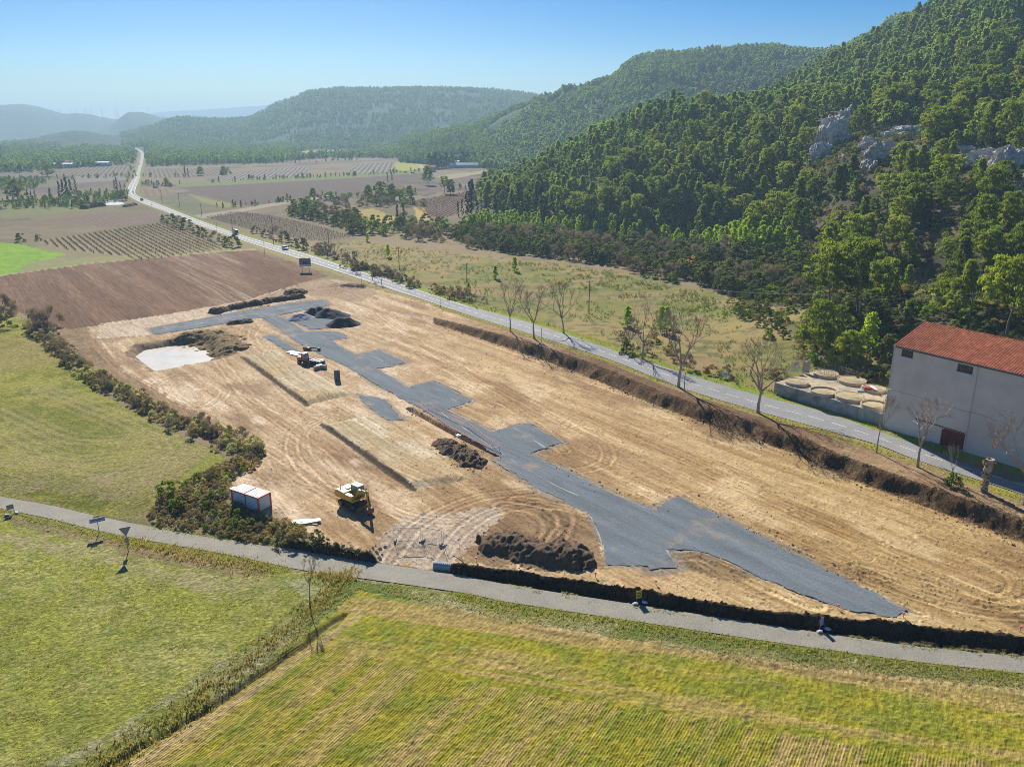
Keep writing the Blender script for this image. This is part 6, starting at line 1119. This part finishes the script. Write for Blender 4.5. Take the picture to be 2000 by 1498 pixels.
house(125, 328, 24, 9, 4.5, .05, 'long pale warehouse among pines left of the road', M_metal, M_metal, rise=.2); house(140, 325, 14, 10, 5.5, .2, 'tiled farmhouse behind the long pale warehouse', M_cream, M_rtile); house(200, 325, 20, 9, 4.5, -.05, 'pale barn right of the long warehouse', M_metal, M_metal, rise=.2); house(168, 279, 16, 8, 5, 0, 'tiny cream farmhouse far off by the distant trees', M_cream, M_cream)
sheet('water', [(208, 393.5), (232, 392), (244, 398), (234, 400.5), (206, 401)], .06, mat('milky_pond', (.72, .73, .72), .25, None), 0)
heap('soil_heap', 'long dark soil heap left of the small white pond', 'soil heap', [(165, 408), (182, 404), (198, 403)], 3.0, 2.6, M_dirt, .4, seed=31); heap('soil_heap', 'low red-brown soil heap right of the small white pond', 'soil heap', [(246, 404), (262, 401)], 2.4, 1.5, M_dirt, .4, seed=33)
M_turb = mat('turbine_white', (.75, .77, .80), .5)
for k, (px, pt) in enumerate(((118, 216), (139, 218), (149.5, 214.5), (169, 217), (178.6, 215), (200, 217), (227.5, 215.5), (231, 217.5), (292, 212.5), (319.5, 217))):
    Y = 6200; p = aty(px, 228, Y); tp = aty(px, pt, Y); t = thing('wind_turbine', 'tiny white wind turbine on the far left skyline', 'wind turbine', (p[0], p[1], 0), .4, 'wind turbines on the skyline'); h = tp[2]; MB().tube((0, 0, 0), (0, 0, h), 2.6, 1.6, 8).build('tower', M_turb, t); nc_ = MB().box((0, -1, h + 1), (3, 7, 3)).build('nacelle', M_turb, t)
    for j in range(3): a = k * .7 + j * 2.094; MB().tube((0, -5, h + 1), (22 * math.sin(a), -5, h + 1 + 22 * math.cos(a)), 1.5, .4, 5).build('blade', M_turb, nc_)
# ---------------------------------------------------------------- cabin
M_or = mat('orange_frame', (.62, .115, .035), .5, 3, .12); M_pan = mat('pale_panel', (.60, .66, .72), .55, 1.5, .06); M_roofw = mat('cabin_roof', (.70, .69, .64), .6, 1.5, .12, stain=(.52, .50, .45)); M_blk = mat('black_rubber', (.022, .022, .024), .85, 4, .3); M_yel = mat('digger_yellow', (.62, .40, .055), .45, 2.5, .15, spec=.4, stain=(.48, .33, .10)); M_rust = mat('worn_steel', (.24, .16, .10), .7, 3, .3, metal=.2); M_blks = mat('black_steel', (.035, .036, .04), .6, 3, .3); M_gls = mat('cab_glass', (.16, .30, .30), .08, None, spec=.7); M_orr = mat('orange_red_paint', (.60, .10, .035), .5, 3, .2)
c0 = at(506.5, 1001); cA = at(456, 984); cB = at(536.5, 994); u = cA - c0; LX = 5.5; u /= np.linalg.norm(u); v_ = np.array([u[1], -u[0], 0.]); v_ = v_ if np.dot(v_, cB - c0) > 0 else -v_; LY = 2.3
cbz = min(gz(*(c0 + u * a + v_ * b)[:2]) for a, b in ((0, 0), (LX, 0), (0, LY), (LX, LY))); cab = thing('site_cabin', 'white site cabin with orange-red frame standing by the brambles', 'cabin', (c0[0], c0[1], cbz + .12), math.atan2(u[1], u[0])); sy = -1 if np.dot(np.array([-u[1], u[0], 0]), v_) < 0 else 1; HCb = 2.3
fr = MB()
for x in (.06, LX - .06):
    for y in (.06, LY - .06): fr.box((x, sy * y, HCb / 2), (.2, .2, HCb))
for z in (.07, HCb - .07):
    for y in (.045, LY - .045): fr.box((LX / 2, sy * y, z), (LX - .26, .13, .2))
    for x in (.045, LX - .045): fr.box((x, sy * LY / 2, z), (.13, LY - .26, .2))
fr.box((LX / 2, 0 + sy * .05, HCb / 2), (.1, .09, HCb - .28)); fr.build('frame', M_or, cab)
for k in range(2):
    pn = MB().box((LX * (.25 + .5 * k), sy * .09, HCb / 2), (LX / 2 - .24, .05, HCb - .3))
    pn.build('side_panel', M_pan, cab); MB().box((LX * (.25 + .5 * k), sy * (LY - .09), HCb / 2), (LX / 2 - .24, .05, HCb - .3)).build('side_panel', M_pan, cab)
for x in (.09, LX - .09): MB().box((x, sy * LY / 2, HCb / 2), (.05, LY - .3, HCb - .3)).build('end_panel', M_pan, cab)
rf_ = MB().box((LX / 2, sy * LY / 2, HCb + .01), (LX - .2, LY - .2, .06))
for k in range(14): rf_.box((.25 + (LX - .5) * k / 13, sy * LY / 2, HCb + .055), (.12, LY - .3, .03))
rfo = rf_.build('roof', M_roofw, cab); MB().box((LX / 2, sy * LY / 2, HCb + .06), (.08, LY - .2, .06)).build('roof_joint', M_blks, rfo)
MB().box((LX + .28, sy * .6, HCb - .35), (.5, .9, .6)).build('air_conditioner', M_white, cab)
for x in (.3, LX - .3):
    for y in (.3, LY - .3): MB().box((x, sy * y, -.1), (.4, .4, .2)).build('foot', M_conc, cab)
# ---------------------------------------------------------------- wheeled digger
pe = G(690, 988); e1 = at(720, 1003) - at(670, 981); dg = thing('wheeled_excavator', 'yellow wheeled excavator parked with its bucket down on the sand', 'excavator', pe, math.atan2(e1[1], e1[0]))
def wheel_part(par, x, y, r=.52, wd=.42):
    t_ = MB().tube((x, y - wd / 2, r), (x, y + wd / 2, r), r, n=20).build('wheel', M_blk, par); MB().tube((x, y - wd / 2 - .02, r), (x, y + wd / 2 + .02, r), r * .52, n=14).build('rim', M_rust, t_)
for x in (-1.35, 1.35):
    for y in (-1.0, 1.0): wheel_part(dg, x, y)
MB().box((0, 0, .75), (3.7, 1.1, .5)).box((0, 0, .62), (2.0, 1.9, .4)).tube((0, 0, .95), (0, 0, 1.25), .75, n=20).build('chassis', M_blks, dg)
MB().prism([(2.25, .12), (2.45, .05), (2.35, .45), (2.5, .8), (2.38, .82), (2.2, .45)], -1.25, 1.25).build('blade', M_rust, dg); MB().box((2.0, -.5, .5), (.7, .14, .16)).box((2.0, .5, .5), (.7, .14, .16)).build('blade_arm', M_blks, dg)
hs_ = MB().prism([(-2.35, 1.3), (-2.5, 1.7), (-2.4, 2.35), (-1.7, 2.45), (-.4, 2.3), (-.3, 1.3)], -1.22, 1.22).build('engine_housing', M_yel, dg, bevel=.05); MB().box((-1.5, .3, 2.44), (1.2, .9, .08)).build('hatch', M_white, hs_); MB().tube((-1.9, -.6, 2.3), (-1.9, -.6, 2.85), .06).build('exhaust', M_blks, hs_)
MB().box((.2, 0, 1.42), (2.3, 2.3, .26)).build('deck', M_yel, dg, bevel=.03); MB().box((.35, -.85, 1.85), (1.6, .7, .65)).build('side_box', M_yel, dg, bevel=.06)
ca = MB().prism([(-.45, 1.5), (1.1, 1.5), (1.25, 2.2), (.95, 3.1), (-.45, 3.1)], .22, 1.2).build('cab', M_gls, dg); MB().box((.28, .71, 3.15), (1.6, 1.1, .12)).build('cab_roof', M_white, ca, bevel=.03)
for (a, b) in (((-.45, 1.5), (-.45, 3.1)), ((1.12, 1.5), (1.27, 2.2)), ((1.27, 2.2), (.97, 3.1))):
    for y in (.2, 1.22): MB().tube((a[0], y, a[1]), (b[0], y, b[1]), .05, n=5).build('cab_post', M_yel, ca)
MB().box((.3, 1.23, 1.75), (1.5, .05, .5)).box((.3, .19, 1.75), (1.5, .05, .5)).build('cab_door', M_yel, ca); MB().box((1.3, 1.45, 2.5), (.05, .2, .3)).build('mirror', M_blks, ca)
def beam(name, pts, wd, mt, par): return MB().prism(pts, -wd / 2 - .25, wd / 2 - .25).build(name, mt, par, bevel=.02)
bo = beam('boom', [(.75, 1.55), (1.05, 1.5), (2.0, 2.75), (3.5, 3.05), (3.55, 3.35), (1.75, 3.2)], .36, M_yel, dg); stk = beam('stick', [(3.3, 3.5), (3.65, 3.4), (3.95, .95), (3.72, .9)], .3, M_yel, dg)
bk_ = MB(); pr_ = [(3.65, 1.0), (4.1, .95), (4.25, .5), (4.0, .12), (3.6, .02), (3.15, .2), (3.2, .26), (3.6, .12), (3.92, .22), (4.1, .55), (3.98, .85), (3.68, .9)]; bk_.prism(pr_, -.75, .25); bk_.prism([(3.65, 1.0), (4.1, .95), (4.25, .5), (4.0, .12), (3.6, .02), (3.15, .2)], -.78, -.73).prism([(3.65, 1.0), (4.1, .95), (4.25, .5), (4.0, .12), (3.6, .02), (3.15, .2)], .23, .28); bk_.build('bucket', M_rust, dg)
for (a, b, y) in (((1.3, 1.5), (2.3, 2.75), -.5), ((1.3, 1.5), (2.3, 2.75), 0.0), ((2.2, 3.35), (3.4, 3.6), -.25), ((3.75, 2.7), (4.05, 1.1), -.25)): MB().tube((a[0], y, a[1]), ((a[0] + b[0]) / 2, y, (a[1] + b[1]) / 2), .09, n=7).tube(((a[0] + b[0]) / 2, y, (a[1] + b[1]) / 2), (b[0], y, b[1]), .05, n=6).build('hydraulic_ram', M_blks, dg)
# ---------------------------------------------------------------- red loader and stores on the clay pad
pl = G(596, 711); ld_ = thing('compact_loader', 'orange-red compact loader with black wheels on the clay pad', 'loader', pl, -.5)
for x in (-.9, .9):
    for y in (-.8, .8): wheel_part(ld_, x, y, .5, .38)
MB().box((0, 0, .85), (2.6, 1.0, .55)).build('chassis', M_blks, ld_); MB().prism([(-1.7, .8), (-1.75, 1.6), (-.5, 1.75), (-.3, .9)], -.75, .75).build('engine_cover', M_orr, ld_, bevel=.05)
lc = MB().prism([(-.45, 1.1), (.7, 1.1), (.75, 1.8), (.45, 2.5), (-.4, 2.5)], -.65, .65).build('cab', M_gls, ld_); MB().box((.02, 0, 2.56), (1.1, 1.45, .12)).build('cab_roof', M_orr, lc)
for x, xx in ((-.45, -.42), (.72, .47)):
    for y in (-.67, .67): MB().tube((x, y, 1.1), (xx, y, 2.5), .05, n=5).build('cab_post', M_orr, lc)
MB().box((.7, -.72, 1.3), (2.2, .14, .2), ry=.25).box((.7, .72, 1.3), (2.2, .14, .2), ry=.25).build('lift_arm', M_orr, ld_); MB().prism([(1.7, .15), (2.6, .08), (2.6, .16), (1.85, .3), (1.9, .95), (1.75, .95)], -1.0, 1.0).build('bucket', M_rust, ld_)
pt_ = G(619, 713); tr = thing('flat_trailer', 'black flat trailer with pale crossbars right of the red loader', 'trailer', pt_, -.55)
MB().box((0, 0, .85), (3.4, 1.7, .5)).build('bed', M_blks, tr, bevel=.03)
for k in range(3): MB().box((-1.1 + k * 1.1, 0, 1.15), (.28, 1.75, .12)).build('crossbar', M_white, tr)
for x in (-.6, .6):
    for y in (-.85, .85): wheel_part(tr, x, y, .36, .26)
MB().tube((1.7, 0, .7), (2.9, 0, .5), .07).build('drawbar', M_blks, tr)
for k, (px, py, a) in enumerate(((630, 713, .2), (624, 719, .5), (632, 720, -.3), (627, 709, .1), (619, 722, .7))): p = G(px, py); tag(MB().box((0, 0, .4), (1.3, .8, .8)).build('concrete_block', M_pan if k % 2 else M_conc, None, p, a, bevel=.04), ['pale block nearest the black trailer end', 'front grey block of the group beside the black trailer', 'right front grey block of the group beside the trailer', 'rear pale block of the group beside the black trailer', 'leftmost small block in front of the black trailer'][k], 'block', 'blocks beside the black trailer')
p = G(659, 743); dr = thing('concrete_manhole_ring', 'dark grey upright manhole stack standing alone at the pad edge', 'manhole ring', p, 0)
for k in range(3): MB().tube((0, 0, .75 * k), (0, 0, .75 * k + .72), .62, n=20).build('ring', mat('dark_concrete', (.10, .115, .14), .8, 2, .2), dr)
MB().tube((0, 0, 2.2), (0, 0, 2.4), .62, .42, n=20).build('cone', M_conc, dr)
p = G(601, 683); im = thing('soil_cutter', 'dark red and black digging attachment lying by the gravel track', 'attachment', p, -.35); MB().box((0, 0, .4), (1.6, .9, .5)).build('body', M_red, im, bevel=.05); MB().tube((.5, 0, .6), (3.0, .1, .55), .14).box((3.1, .1, .45), (.5, .6, .7)).build('arm', M_blks, im); MB().tube((-.6, -.5, .4), (-.6, .5, .4), .42, n=14).build('drum', M_rust, im)
p = G(574, 690); tag(MB().box((0, 0, .12), (3.6, 1.6, .24)).box((1.6, -1.1, .1), (3.0, .5, .2)).build('slab_stack', M_white, None, p, -.6), 'pale stack of slabs on the ground left of the red loader', 'slabs')
p = G(598, 1021); sb = thing('board_stack', 'flat stack of yellow-edged pale boards lying near the cabin', 'boards', p, -.05)
for k in range(4): MB().box((-1.1 + k * .75, (k % 2) * .3, .08 + .05 * k), (1.5, .9, .06), rz=.15 * k).build('board', M_white if k % 2 == 0 else M_pan, sb)
MB().box((0, -.5, .06), (3.4, .1, .1)).build('edge_bar', M_yel, sb)
# brush pile
bp_ = MB(); rq = random.Random(3); p0 = G(690, 560)
for k in range(170):
    a = rq.gauss(0, .5) + (0 if rq.random() < .6 else 3.1); q = Vector((rq.gauss(0, 3.2), rq.gauss(0, 1.1), rq.uniform(.05, .6))); d = Vector((math.cos(a), math.sin(a), rq.gauss(0, .15))); bp_.tube(q, q + d * rq.uniform(1, 3), .05, .02, 4, False)
tag(bp_.build('brush_pile', M_twig2, None, p0, -.2), 'heap of cut dark branches on the bare ground near the road', 'brush pile')
# ---------------------------------------------------------------- fences, tape, pipe
M_tape = mat('barrier_orange', (.72, .20, .11), .7); M_tapew = mat('barrier_white', (.72, .62, .56), .7)
bt = [(820, 801), (836, 798), (914, 835), (976, 882), (959, 886), (883, 845)]; q0 = G(*bt[0]); tp_ = thing('barrier_tape', 'orange and white tape fence round the open trench', 'barrier', q0)
bq = [Vector(G(*b)) - Vector(q0) for b in bt]; 
for q in bq: MB().tube(q, q + Vector((0, 0, 1.1)), .035, n=5).build('stake', M_rail, tp_)
for i in range(6):
    a, b = bq[i], bq[(i + 1) % 6]; n = max(1, int((b - a).length / 3.0)); m_ = MB()
    for k in range(n): m_.tube(a.lerp(b, k / n) + Vector((0, 0, .95 - .1 * math.sin(3.14 * k / n))), a.lerp(b, (k + 1) / n) + Vector((0, 0, .95 - .1 * math.sin(3.14 * (k + 1) / n))), .06, n=4)
    m_.build('tape', M_tape if i % 3 else M_tapew, tp_)
MB().box(tuple(Vector(G(897, 852)) - Vector(q0) + Vector((0, 0, .2))), (1.1, .9, .3), rz=.4).build('chamber', M_white, tp_)
def heras(p0, p1, label):
    a, b = np.array(G(*p0)), np.array(G(*p1)); d = b - a; l = float(np.hypot(d[0], d[1])); t = thing('fence_panel', label, 'fence panel', tuple(a), math.atan2(d[1], d[0]), 'temporary fence panels at the entrance'); h = 1.95
    MB().tube((0, 0, h), (l, 0, h), .05, n=6).tube((0, 0, .15), (l, 0, .15), .022, n=5).tube((0, 0, 0), (0, 0, h), .028, n=6).tube((l, 0, 0), (l, 0, h), .028, n=6).build('frame', M_gal if False else M_white, t)
    m_ = MB()
    for k in range(1, int(l / .3)): m_.tube((k * .3, 0, .15), (k * .3, 0, h), .006, n=3, cap=False)
    m_.build('wire_mesh', M_gal, t)
    for x in (0.1, l - .1): MB().box((x, 0, .09), (.28, .8, .18)).build('foot', M_conc, t)
heras((770, 1056), (822, 1055), 'left temporary fence panel across the stony entrance'); heras((825, 1055), (863, 1064), 'middle temporary fence panel across the stony entrance'); heras((867, 1065), (898, 1082), 'right temporary fence panel, turned towards the ditch')
pp = at(866, 1109, ZS); M_cpipe = mat('grey_blue_pipe', (.34, .38, .42), .7, 2, .2); n = 24; m_ = MB(); vs = []
for (x, r) in ((-1.2, .62), (1.2, .62), (1.2, .50), (-1.2, .50)): vs += [(x, r * math.cos(6.2832 * i / n), r * math.sin(6.2832 * i / n)) for i in range(n)]
m_.add(vs, [(j * n + i, j * n + (i + 1) % n, ((j + 1) % 4) * n + (i + 1) % n, ((j + 1) % 4) * n + i) for j in range(4) for i in range(n)])
for x in np.arange(-1.0, 1.1, .25): m_.tube((x, 0, 0), (x + .09, 0, 0), .65, n=24, cap=False)
tag(m_.build('culvert_pipe', M_cpipe, None, (pp[0], pp[1], ZS + .15), -.22), 'grey culvert pipe opening into the ditch beside the entrance', 'pipe')
rq = random.Random(12)
bs = bmesh.new(); bmesh.ops.create_icosphere(bs, subdivisions=2, radius=.4)
for v in bs.verts: v.co *= 1 + .35 * (float(vn(np.array([v.co.x * 3 + 5]), np.array([v.co.y * 3 + v.co.z * 2]), 3)[0]) - .5)
bme = bpy.data.meshes.new('boulder'); bs.to_mesh(bme); bs.free(); bme.materials.append(M_yard)
for k, (px, py) in enumerate([(728, 1070), (735, 1078), (742, 1072), (746, 1083), (733, 1066), (752, 1068), (722, 1076), (741, 1090), (700, 1074), (686, 1070), (670, 1066), (655, 1062)]): tag(link('boulder', bme, None, G(px, py), k, rq.uniform(.35, .85)), 'rounded stone on the lip of the ditch left of the entrance', 'boulder', 'stones by the entrance ditch')
M_pink = mat('pink_marker', (.80, .16, .22), .6)
for k, (px, py, lb) in enumerate(((930, 1096, 'pink topped stake nearest the culvert pipe'), (1163, 1127, 'pink topped stake below the left corner of the gravel junction'), (1281, 1142, 'pink topped stake below the cut end of the gravel junction'), (1636, 1190, 'pink topped stake left of the tip of the gravel track'), (1764, 1206, 'pink topped stake at the tip of the gravel track'), (1992, 1232, 'pink topped stake by the right edge above the ditch'))): p = G(px, py); t = thing('survey_stake', lb, 'stake', p, 0); MB().tube((0, 0, -.1), (0, 0, .5), .04, n=5).build('stake', M_rail, t); MB().box((0, 0, .55), (.22, .22, .2)).build('marker', M_pink, t)
# ---------------------------------------------------------------- signs
M_sback = mat('sign_back', (.30, .30, .29), .5, 3, .1); M_sblue = mat('sign_blue', (.42, .46, .72), .5, 4, .15); M_sdk = mat('sign_ink', (.12, .13, .33), .6); M_sy = mat('sign_yellow', (.66, .47, .03), .5, 4, .1); M_sq = mat('sign_brown_ink', (.22, .12, .02), .6); M_bag = mat('sandbag', (.72, .74, .80), .8, 4, .15); M_sw = mat('sign_white', (.62, .68, .78), .5, 3, .1)
def facing(p, a=0): return math.atan2(-p[1], -p[0]) + math.pi / 2 + a
p = G(194, 1041); t = thing('direction_sign', 'blue-white village sign with small yellow plate beside the lane', 'road sign', p, .55); MB().tube((0, 0, -.2), (0, 0, 2.3), .05).build('post', M_gal, t); sp = MB().box((0, -.06, 2.0), (1.9, .04, .62)).build('panel', M_sblue, t); MB().box((0, -.085, 2.05), (1.5, .012, .14)).build('lettering', M_sdk, sp); MB().box((0, -.085, 1.78), (1.86, .012, .05)).build('border', M_sdk, sp); MB().box((0, -.06, 2.5), (.8, .04, .28)).build('road_number_plate', M_sy, t)
p = G(251, 1078); t = thing('give_way_sign', 'downward pointing triangular road sign seen from behind', 'road sign', p, .45); MB().tube((0, 0, -.3), (0, 0, 2.9), .06).build('post', M_gal, t); MB().add([(-.75, 0, 3.5), (.75, 0, 3.5), (0, 0, 2.2), (-.75, .04, 3.5), (.75, .04, 3.5), (0, .04, 2.2)], [(0, 1, 2), (5, 4, 3), (0, 1, 4, 3), (1, 2, 5, 4), (2, 0, 3, 5)]).build('panel', M_sback, t); MB().box((0, -.05, 1.7), (.5, .04, .7)).build('lower_plate', M_sback, t)
def tripod(px, py, label, panel_m, marks, w_, h_, rz):
    p = at(px, py, ZS); t = thing('temporary_sign', label, 'road sign', tuple(p), rz)
    for (x, y) in ((-.55, -.3), (.55, -.3), (0, .6)): MB().tube((x, y, .03), (0, .1, 1.3), .025, n=5).build('leg', M_gal, t)
    sp = MB().box((0, -.02, 1.05), (w_, .03, h_)).build('panel', panel_m, t)
    for k in range(marks): MB().box((0, -.042, 1.05 + h_ * (.18 - .34 * k)), (w_ * .7, .012, h_ * .13)).build('lettering', M_sq, sp)
    for (x, y, a, lb) in ((-.6, -.35, .3, 'left'), (.55, -.4, -.4, 'right')):
        b = bmesh.new(); bmesh.ops.create_icosphere(b, subdivisions=2, radius=1)
        for v in b.verts: v.co = Vector((v.co.x * .36, v.co.y * .24, v.co.z * .15)) * (1 + .2 * math.sin(v.co.x * 9))
        me = bpy.data.meshes.new('sandbag'); b.to_mesh(me); b.free(); me.materials.append(M_bag); q = Matrix.Rotation(rz, 4, 'Z') @ Vector((x, y, 0)); tag(link('sandbag', me, None, (p[0] + q.x, p[1] + q.y, ZS + .15), a), 'white sandbag weighing down the ' + label.split(' propped')[0], 'sandbag', 'sandbags on ' + label.split(' propped')[0])
tripod(1247, 1176, 'yellow lettered sign propped up beside the ditch', M_sy, 2, .75, 1.0, .3); tripod(1603, 1229, 'narrow blue-striped sign propped up near the lane bend', mat('sign_striped', (.33, .34, .50), .5, 9, .5, stain=(.62, .55, .55)), 0, .5, 1.05, .5); tripod(22, 1003, 'small grey sign propped up at the left end of the lane', M_sback, 0, .9, .7, .7)
p = G(597, 531); t = thing('billboard', 'large billboard with orange header and dark picture beside the road', 'billboard', p, .12)
wb = 4.2
for x in (-1.2, 1.3): MB().tube((x, .1, -.2), (x, .1, 4.5), .09).build('post', M_rail, t)
bb = MB().box((0, 0, 3.5), (wb, .1, 3.1)).build('board', M_white, t); MB().box((0, -.06, 4.72), (wb - .1, .02, .55)).build('header_band', mat('poster_orange', (.62, .27, .05), .6), bb); MB().box((0, -.06, 3.55), (wb - .3, .02, 1.7)).build('picture', mat('poster_picture', (.10, .09, .11), .6, 1.6, .9, stain=(.34, .36, .46)), bb); MB().box((.3, -.06, 2.42), (wb - 1.2, .02, .45)).build('caption_band', M_sw, bb)
MB().tube((-.2, 0, 5.0), (-.2, 0, 5.7), .03).build('rod', M_gal, t)
p = G(1415, 740); t = thing('notice_board', 'small pale blue notice board in the grass before the tank yard', 'sign', p, .25); MB().box((0, 0, .9), (1.1, .05, 1.1)).build('panel', M_sw, t); MB().box((.1, -.04, 1.0), (.7, .02, .12)).build('lettering', M_sdk, t); MB().tube((-.4, .05, -.2), (-.4, .05, 1.4), .035).tube((.4, .05, -.2), (.4, .05, 1.4), .035).build('posts', M_gal, t)
p = G(646, 503); t = thing('road_arrow_sign', 'small white arrow-shaped sign by the bare bushes at the bend', 'road sign', p, .1); MB().prism([(-1.0, 1.2), (.7, 1.2), (1.1, 1.5), (.7, 1.8), (-1.0, 1.8)], -.03, .03).build('panel', M_sw, t); MB().tube((0, .06, -.2), (0, .06, 1.7), .05).build('post', M_gal, t)
# ---------------------------------------------------------------- vehicles
def car(px, py, label, paint, a, b, L_=4.2, h=1.45, van=False, sh=1.8):
    A, B = at(*a), at(*b); d = B - A; d /= np.linalg.norm(d); p = T(px, py); z = float(EH * emb_amp(p[1])) + .05 if py < 520 else p[2]; off = np.array([d[1], -d[0]]) * sh; t = thing('van' if van else 'car', label, 'van' if van else 'car', (p[0], p[1], z), math.atan2(d[1], d[0])); w_ = 1.7; l = L_ / 2
    MB().prism([(-l, .3), (l, .3), (l, .75), (l - .15, .9), (-l + .1, .95), (-l, .8)], -w_ / 2, w_ / 2).build('body', paint, t, bevel=.06)
    pr_ = [(-l + .15, .93), (l - (.5 if van else 1.1), .9), (l - (.9 if van else 1.9), h), (-l + (.2 if van else .7), h)]; cn = MB().prism(pr_, -w_ / 2 + .08, w_ / 2 - .08).build('windows', M_dark, t); MB().box(((pr_[2][0] + pr_[3][0]) / 2, 0, h + .02), (pr_[2][0] - pr_[3][0] + .1, w_ - .2, .08)).build('roof', paint, t, bevel=.03)
    for x in (-l * .6, l * .6):
        for y in (-w_ / 2 + .05, w_ / 2 - .05): wheel_part(t, x, y, .31, .22)
    for y in (-.6, .6): MB().box((l + .005, y, .65), (.04, .3, .16)).build('headlight', M_white, t)
M_cb = mat('pale_blue_paint', (.42, .52, .62), .18, None, metal=.3, spec=.6); M_cd = mat('dark_paint', (.06, .075, .09), .2, None, spec=.6); M_cc = mat('cyan_paint', (.05, .30, .42), .2, None, spec=.6); M_cs = mat('silver_paint', (.5, .52, .54), .2, None, metal=.4)
car(557, 488, 'pale blue car driving this way past the billboard', M_cb, (500, 468), (600, 500)); car(460, 457, 'dark van on the road between the vineyards', M_cd, (500, 468), (420, 438), 5.0, 2.2, True); car(277, 392, 'small bright blue car on the far bend', M_cc, (250, 380), (300, 400)); car(792, 338, 'silver car parked by the bright yellow field across the valley', M_cs, (780, 340), (800, 339)); car(806, 339, 'dark car parked by the bright yellow field across the valley', M_cd, (780, 340), (800, 339)); car(304, 368, 'dark car parked on the track right of the far road', M_cd, (300, 369), (310, 368))
# ---------------------------------------------------------------- vine rows
vv = []
def vrow(poly, a, b, sp, st):
    P_ = Tl(poly); A, B = T(*a)[:2], T(*b)[:2]; d = (B - A) / np.linalg.norm(B - A); n = np.array([-d[1], d[0]]); c = P_ @ n; s_ = P_ @ d
    for q in np.arange(c.min(), c.max(), sp):
        for k in np.arange(s_.min(), s_.max(), st): vv.append(n * q + d * (k + rnd.uniform(-.2, .2)))
    m = inpoly(np.array(vv)[:, 0], np.array(vv)[:, 1], P_); vl = [v for v, kk in zip(vv, m) if kk]; vv.clear(); return vl
VN = vrow([(75, 472), (240, 447), (318, 436), (350, 438), (450, 486), (265, 510), (235, 500), (130, 488)], (180, 455), (260, 508), 2.6, 1.3) + vrow([(400, 425), (460, 414), (520, 420), (600, 437), (690, 462), (640, 472), (580, 468), (520, 455), (450, 440)], (450, 420), (640, 468), 2.6, 1.6) + vrow([(800, 395), (880, 380), (950, 370), (955, 376), (900, 400), (890, 420), (860, 428), (830, 420)], (820, 415), (890, 385), 2.6, 1.4)
VN = np.array([(x, y, gz(x, y)) for x, y in VN]); tufts('vines', VN, np.full(len(VN), .85), leaf_mat('vine_wood', (.07, .05, .04), (.15, .11, .08), .1), 'rows of bare pruned vines in the vineyards', 'vines', 4, .3, .10, 11)
# ---------------------------------------------------------------- loose clods
cb_ = bmesh.new(); bmesh.ops.create_icosphere(cb_, subdivisions=1, radius=1)
for v in cb_.verts: v.co *= rnd.uniform(.6, 1.25)
cme = bpy.data.meshes.new('clod'); cb_.to_mesh(cme); cb_.free(); cme.materials.append(mat('clod_soil', (.36, .24, .125), .95, 2, .5)); clod = bpy.data.objects.new('clod', cme)
cl_ = [along([(850, 632), (990, 680), (1130, 730), (1270, 790), (1375, 828), (1440, 850), (1550, 890), (1615, 922), (1755, 975), (1900, 1028), (2000, 1064)], 1500, .8), along([(955, 1078), (1040, 1096), (1125, 1104)], 350, 1.2), along([(940, 1050), (1020, 1045), (1120, 1070)], 250, 1.3), along([(860, 880), (900, 905), (940, 918)], 250, .9), along([(405, 618), (520, 598), (595, 588)], 300, .8), along([(1090, 915), (1210, 973), (1285, 1004)], 200, 1.0), along([(1330, 968), (1430, 1012), (1600, 1100), (1770, 1185)], 300, 1.1), along([(800, 805), (880, 848), (960, 893)], 300, .7), fill(SITE[:23] + SITE[26:], 2600)]
cs_ = np.concatenate([rng.uniform(.04, .11, len(c)) * np.where(rng.uniform(size=len(c)) < .12, 2.2, 1) for c in cl_[:-1]] + [rng.uniform(.04, .13, len(cl_[-1]))]); scatter('clods', np.vstack(cl_), cs_, [clod], 'loose clods and stones lying about the stripped soil', 'clods')
# ---------------------------------------------------------------- air
hb = MB().box((0, 4700, 121), (12000, 10400, 252)).build('haze', bpy.data.materials.new('air'))
hb.data.materials[0].use_nodes = True; _N = hb.data.materials[0].node_tree.nodes; _N.clear()
_o = _N.new('ShaderNodeOutputMaterial'); _v = _N.new('ShaderNodeVolumePrincipled'); _v.inputs['Density'].default_value = .00021; _v.inputs['Color'].default_value = (.52, .77, 1.0, 1); _v.inputs['Anisotropy'].default_value = .2
hb.data.materials[0].node_tree.links.new(_v.outputs[0], _o.inputs['Volume']); tag(hb, kind='stuff')
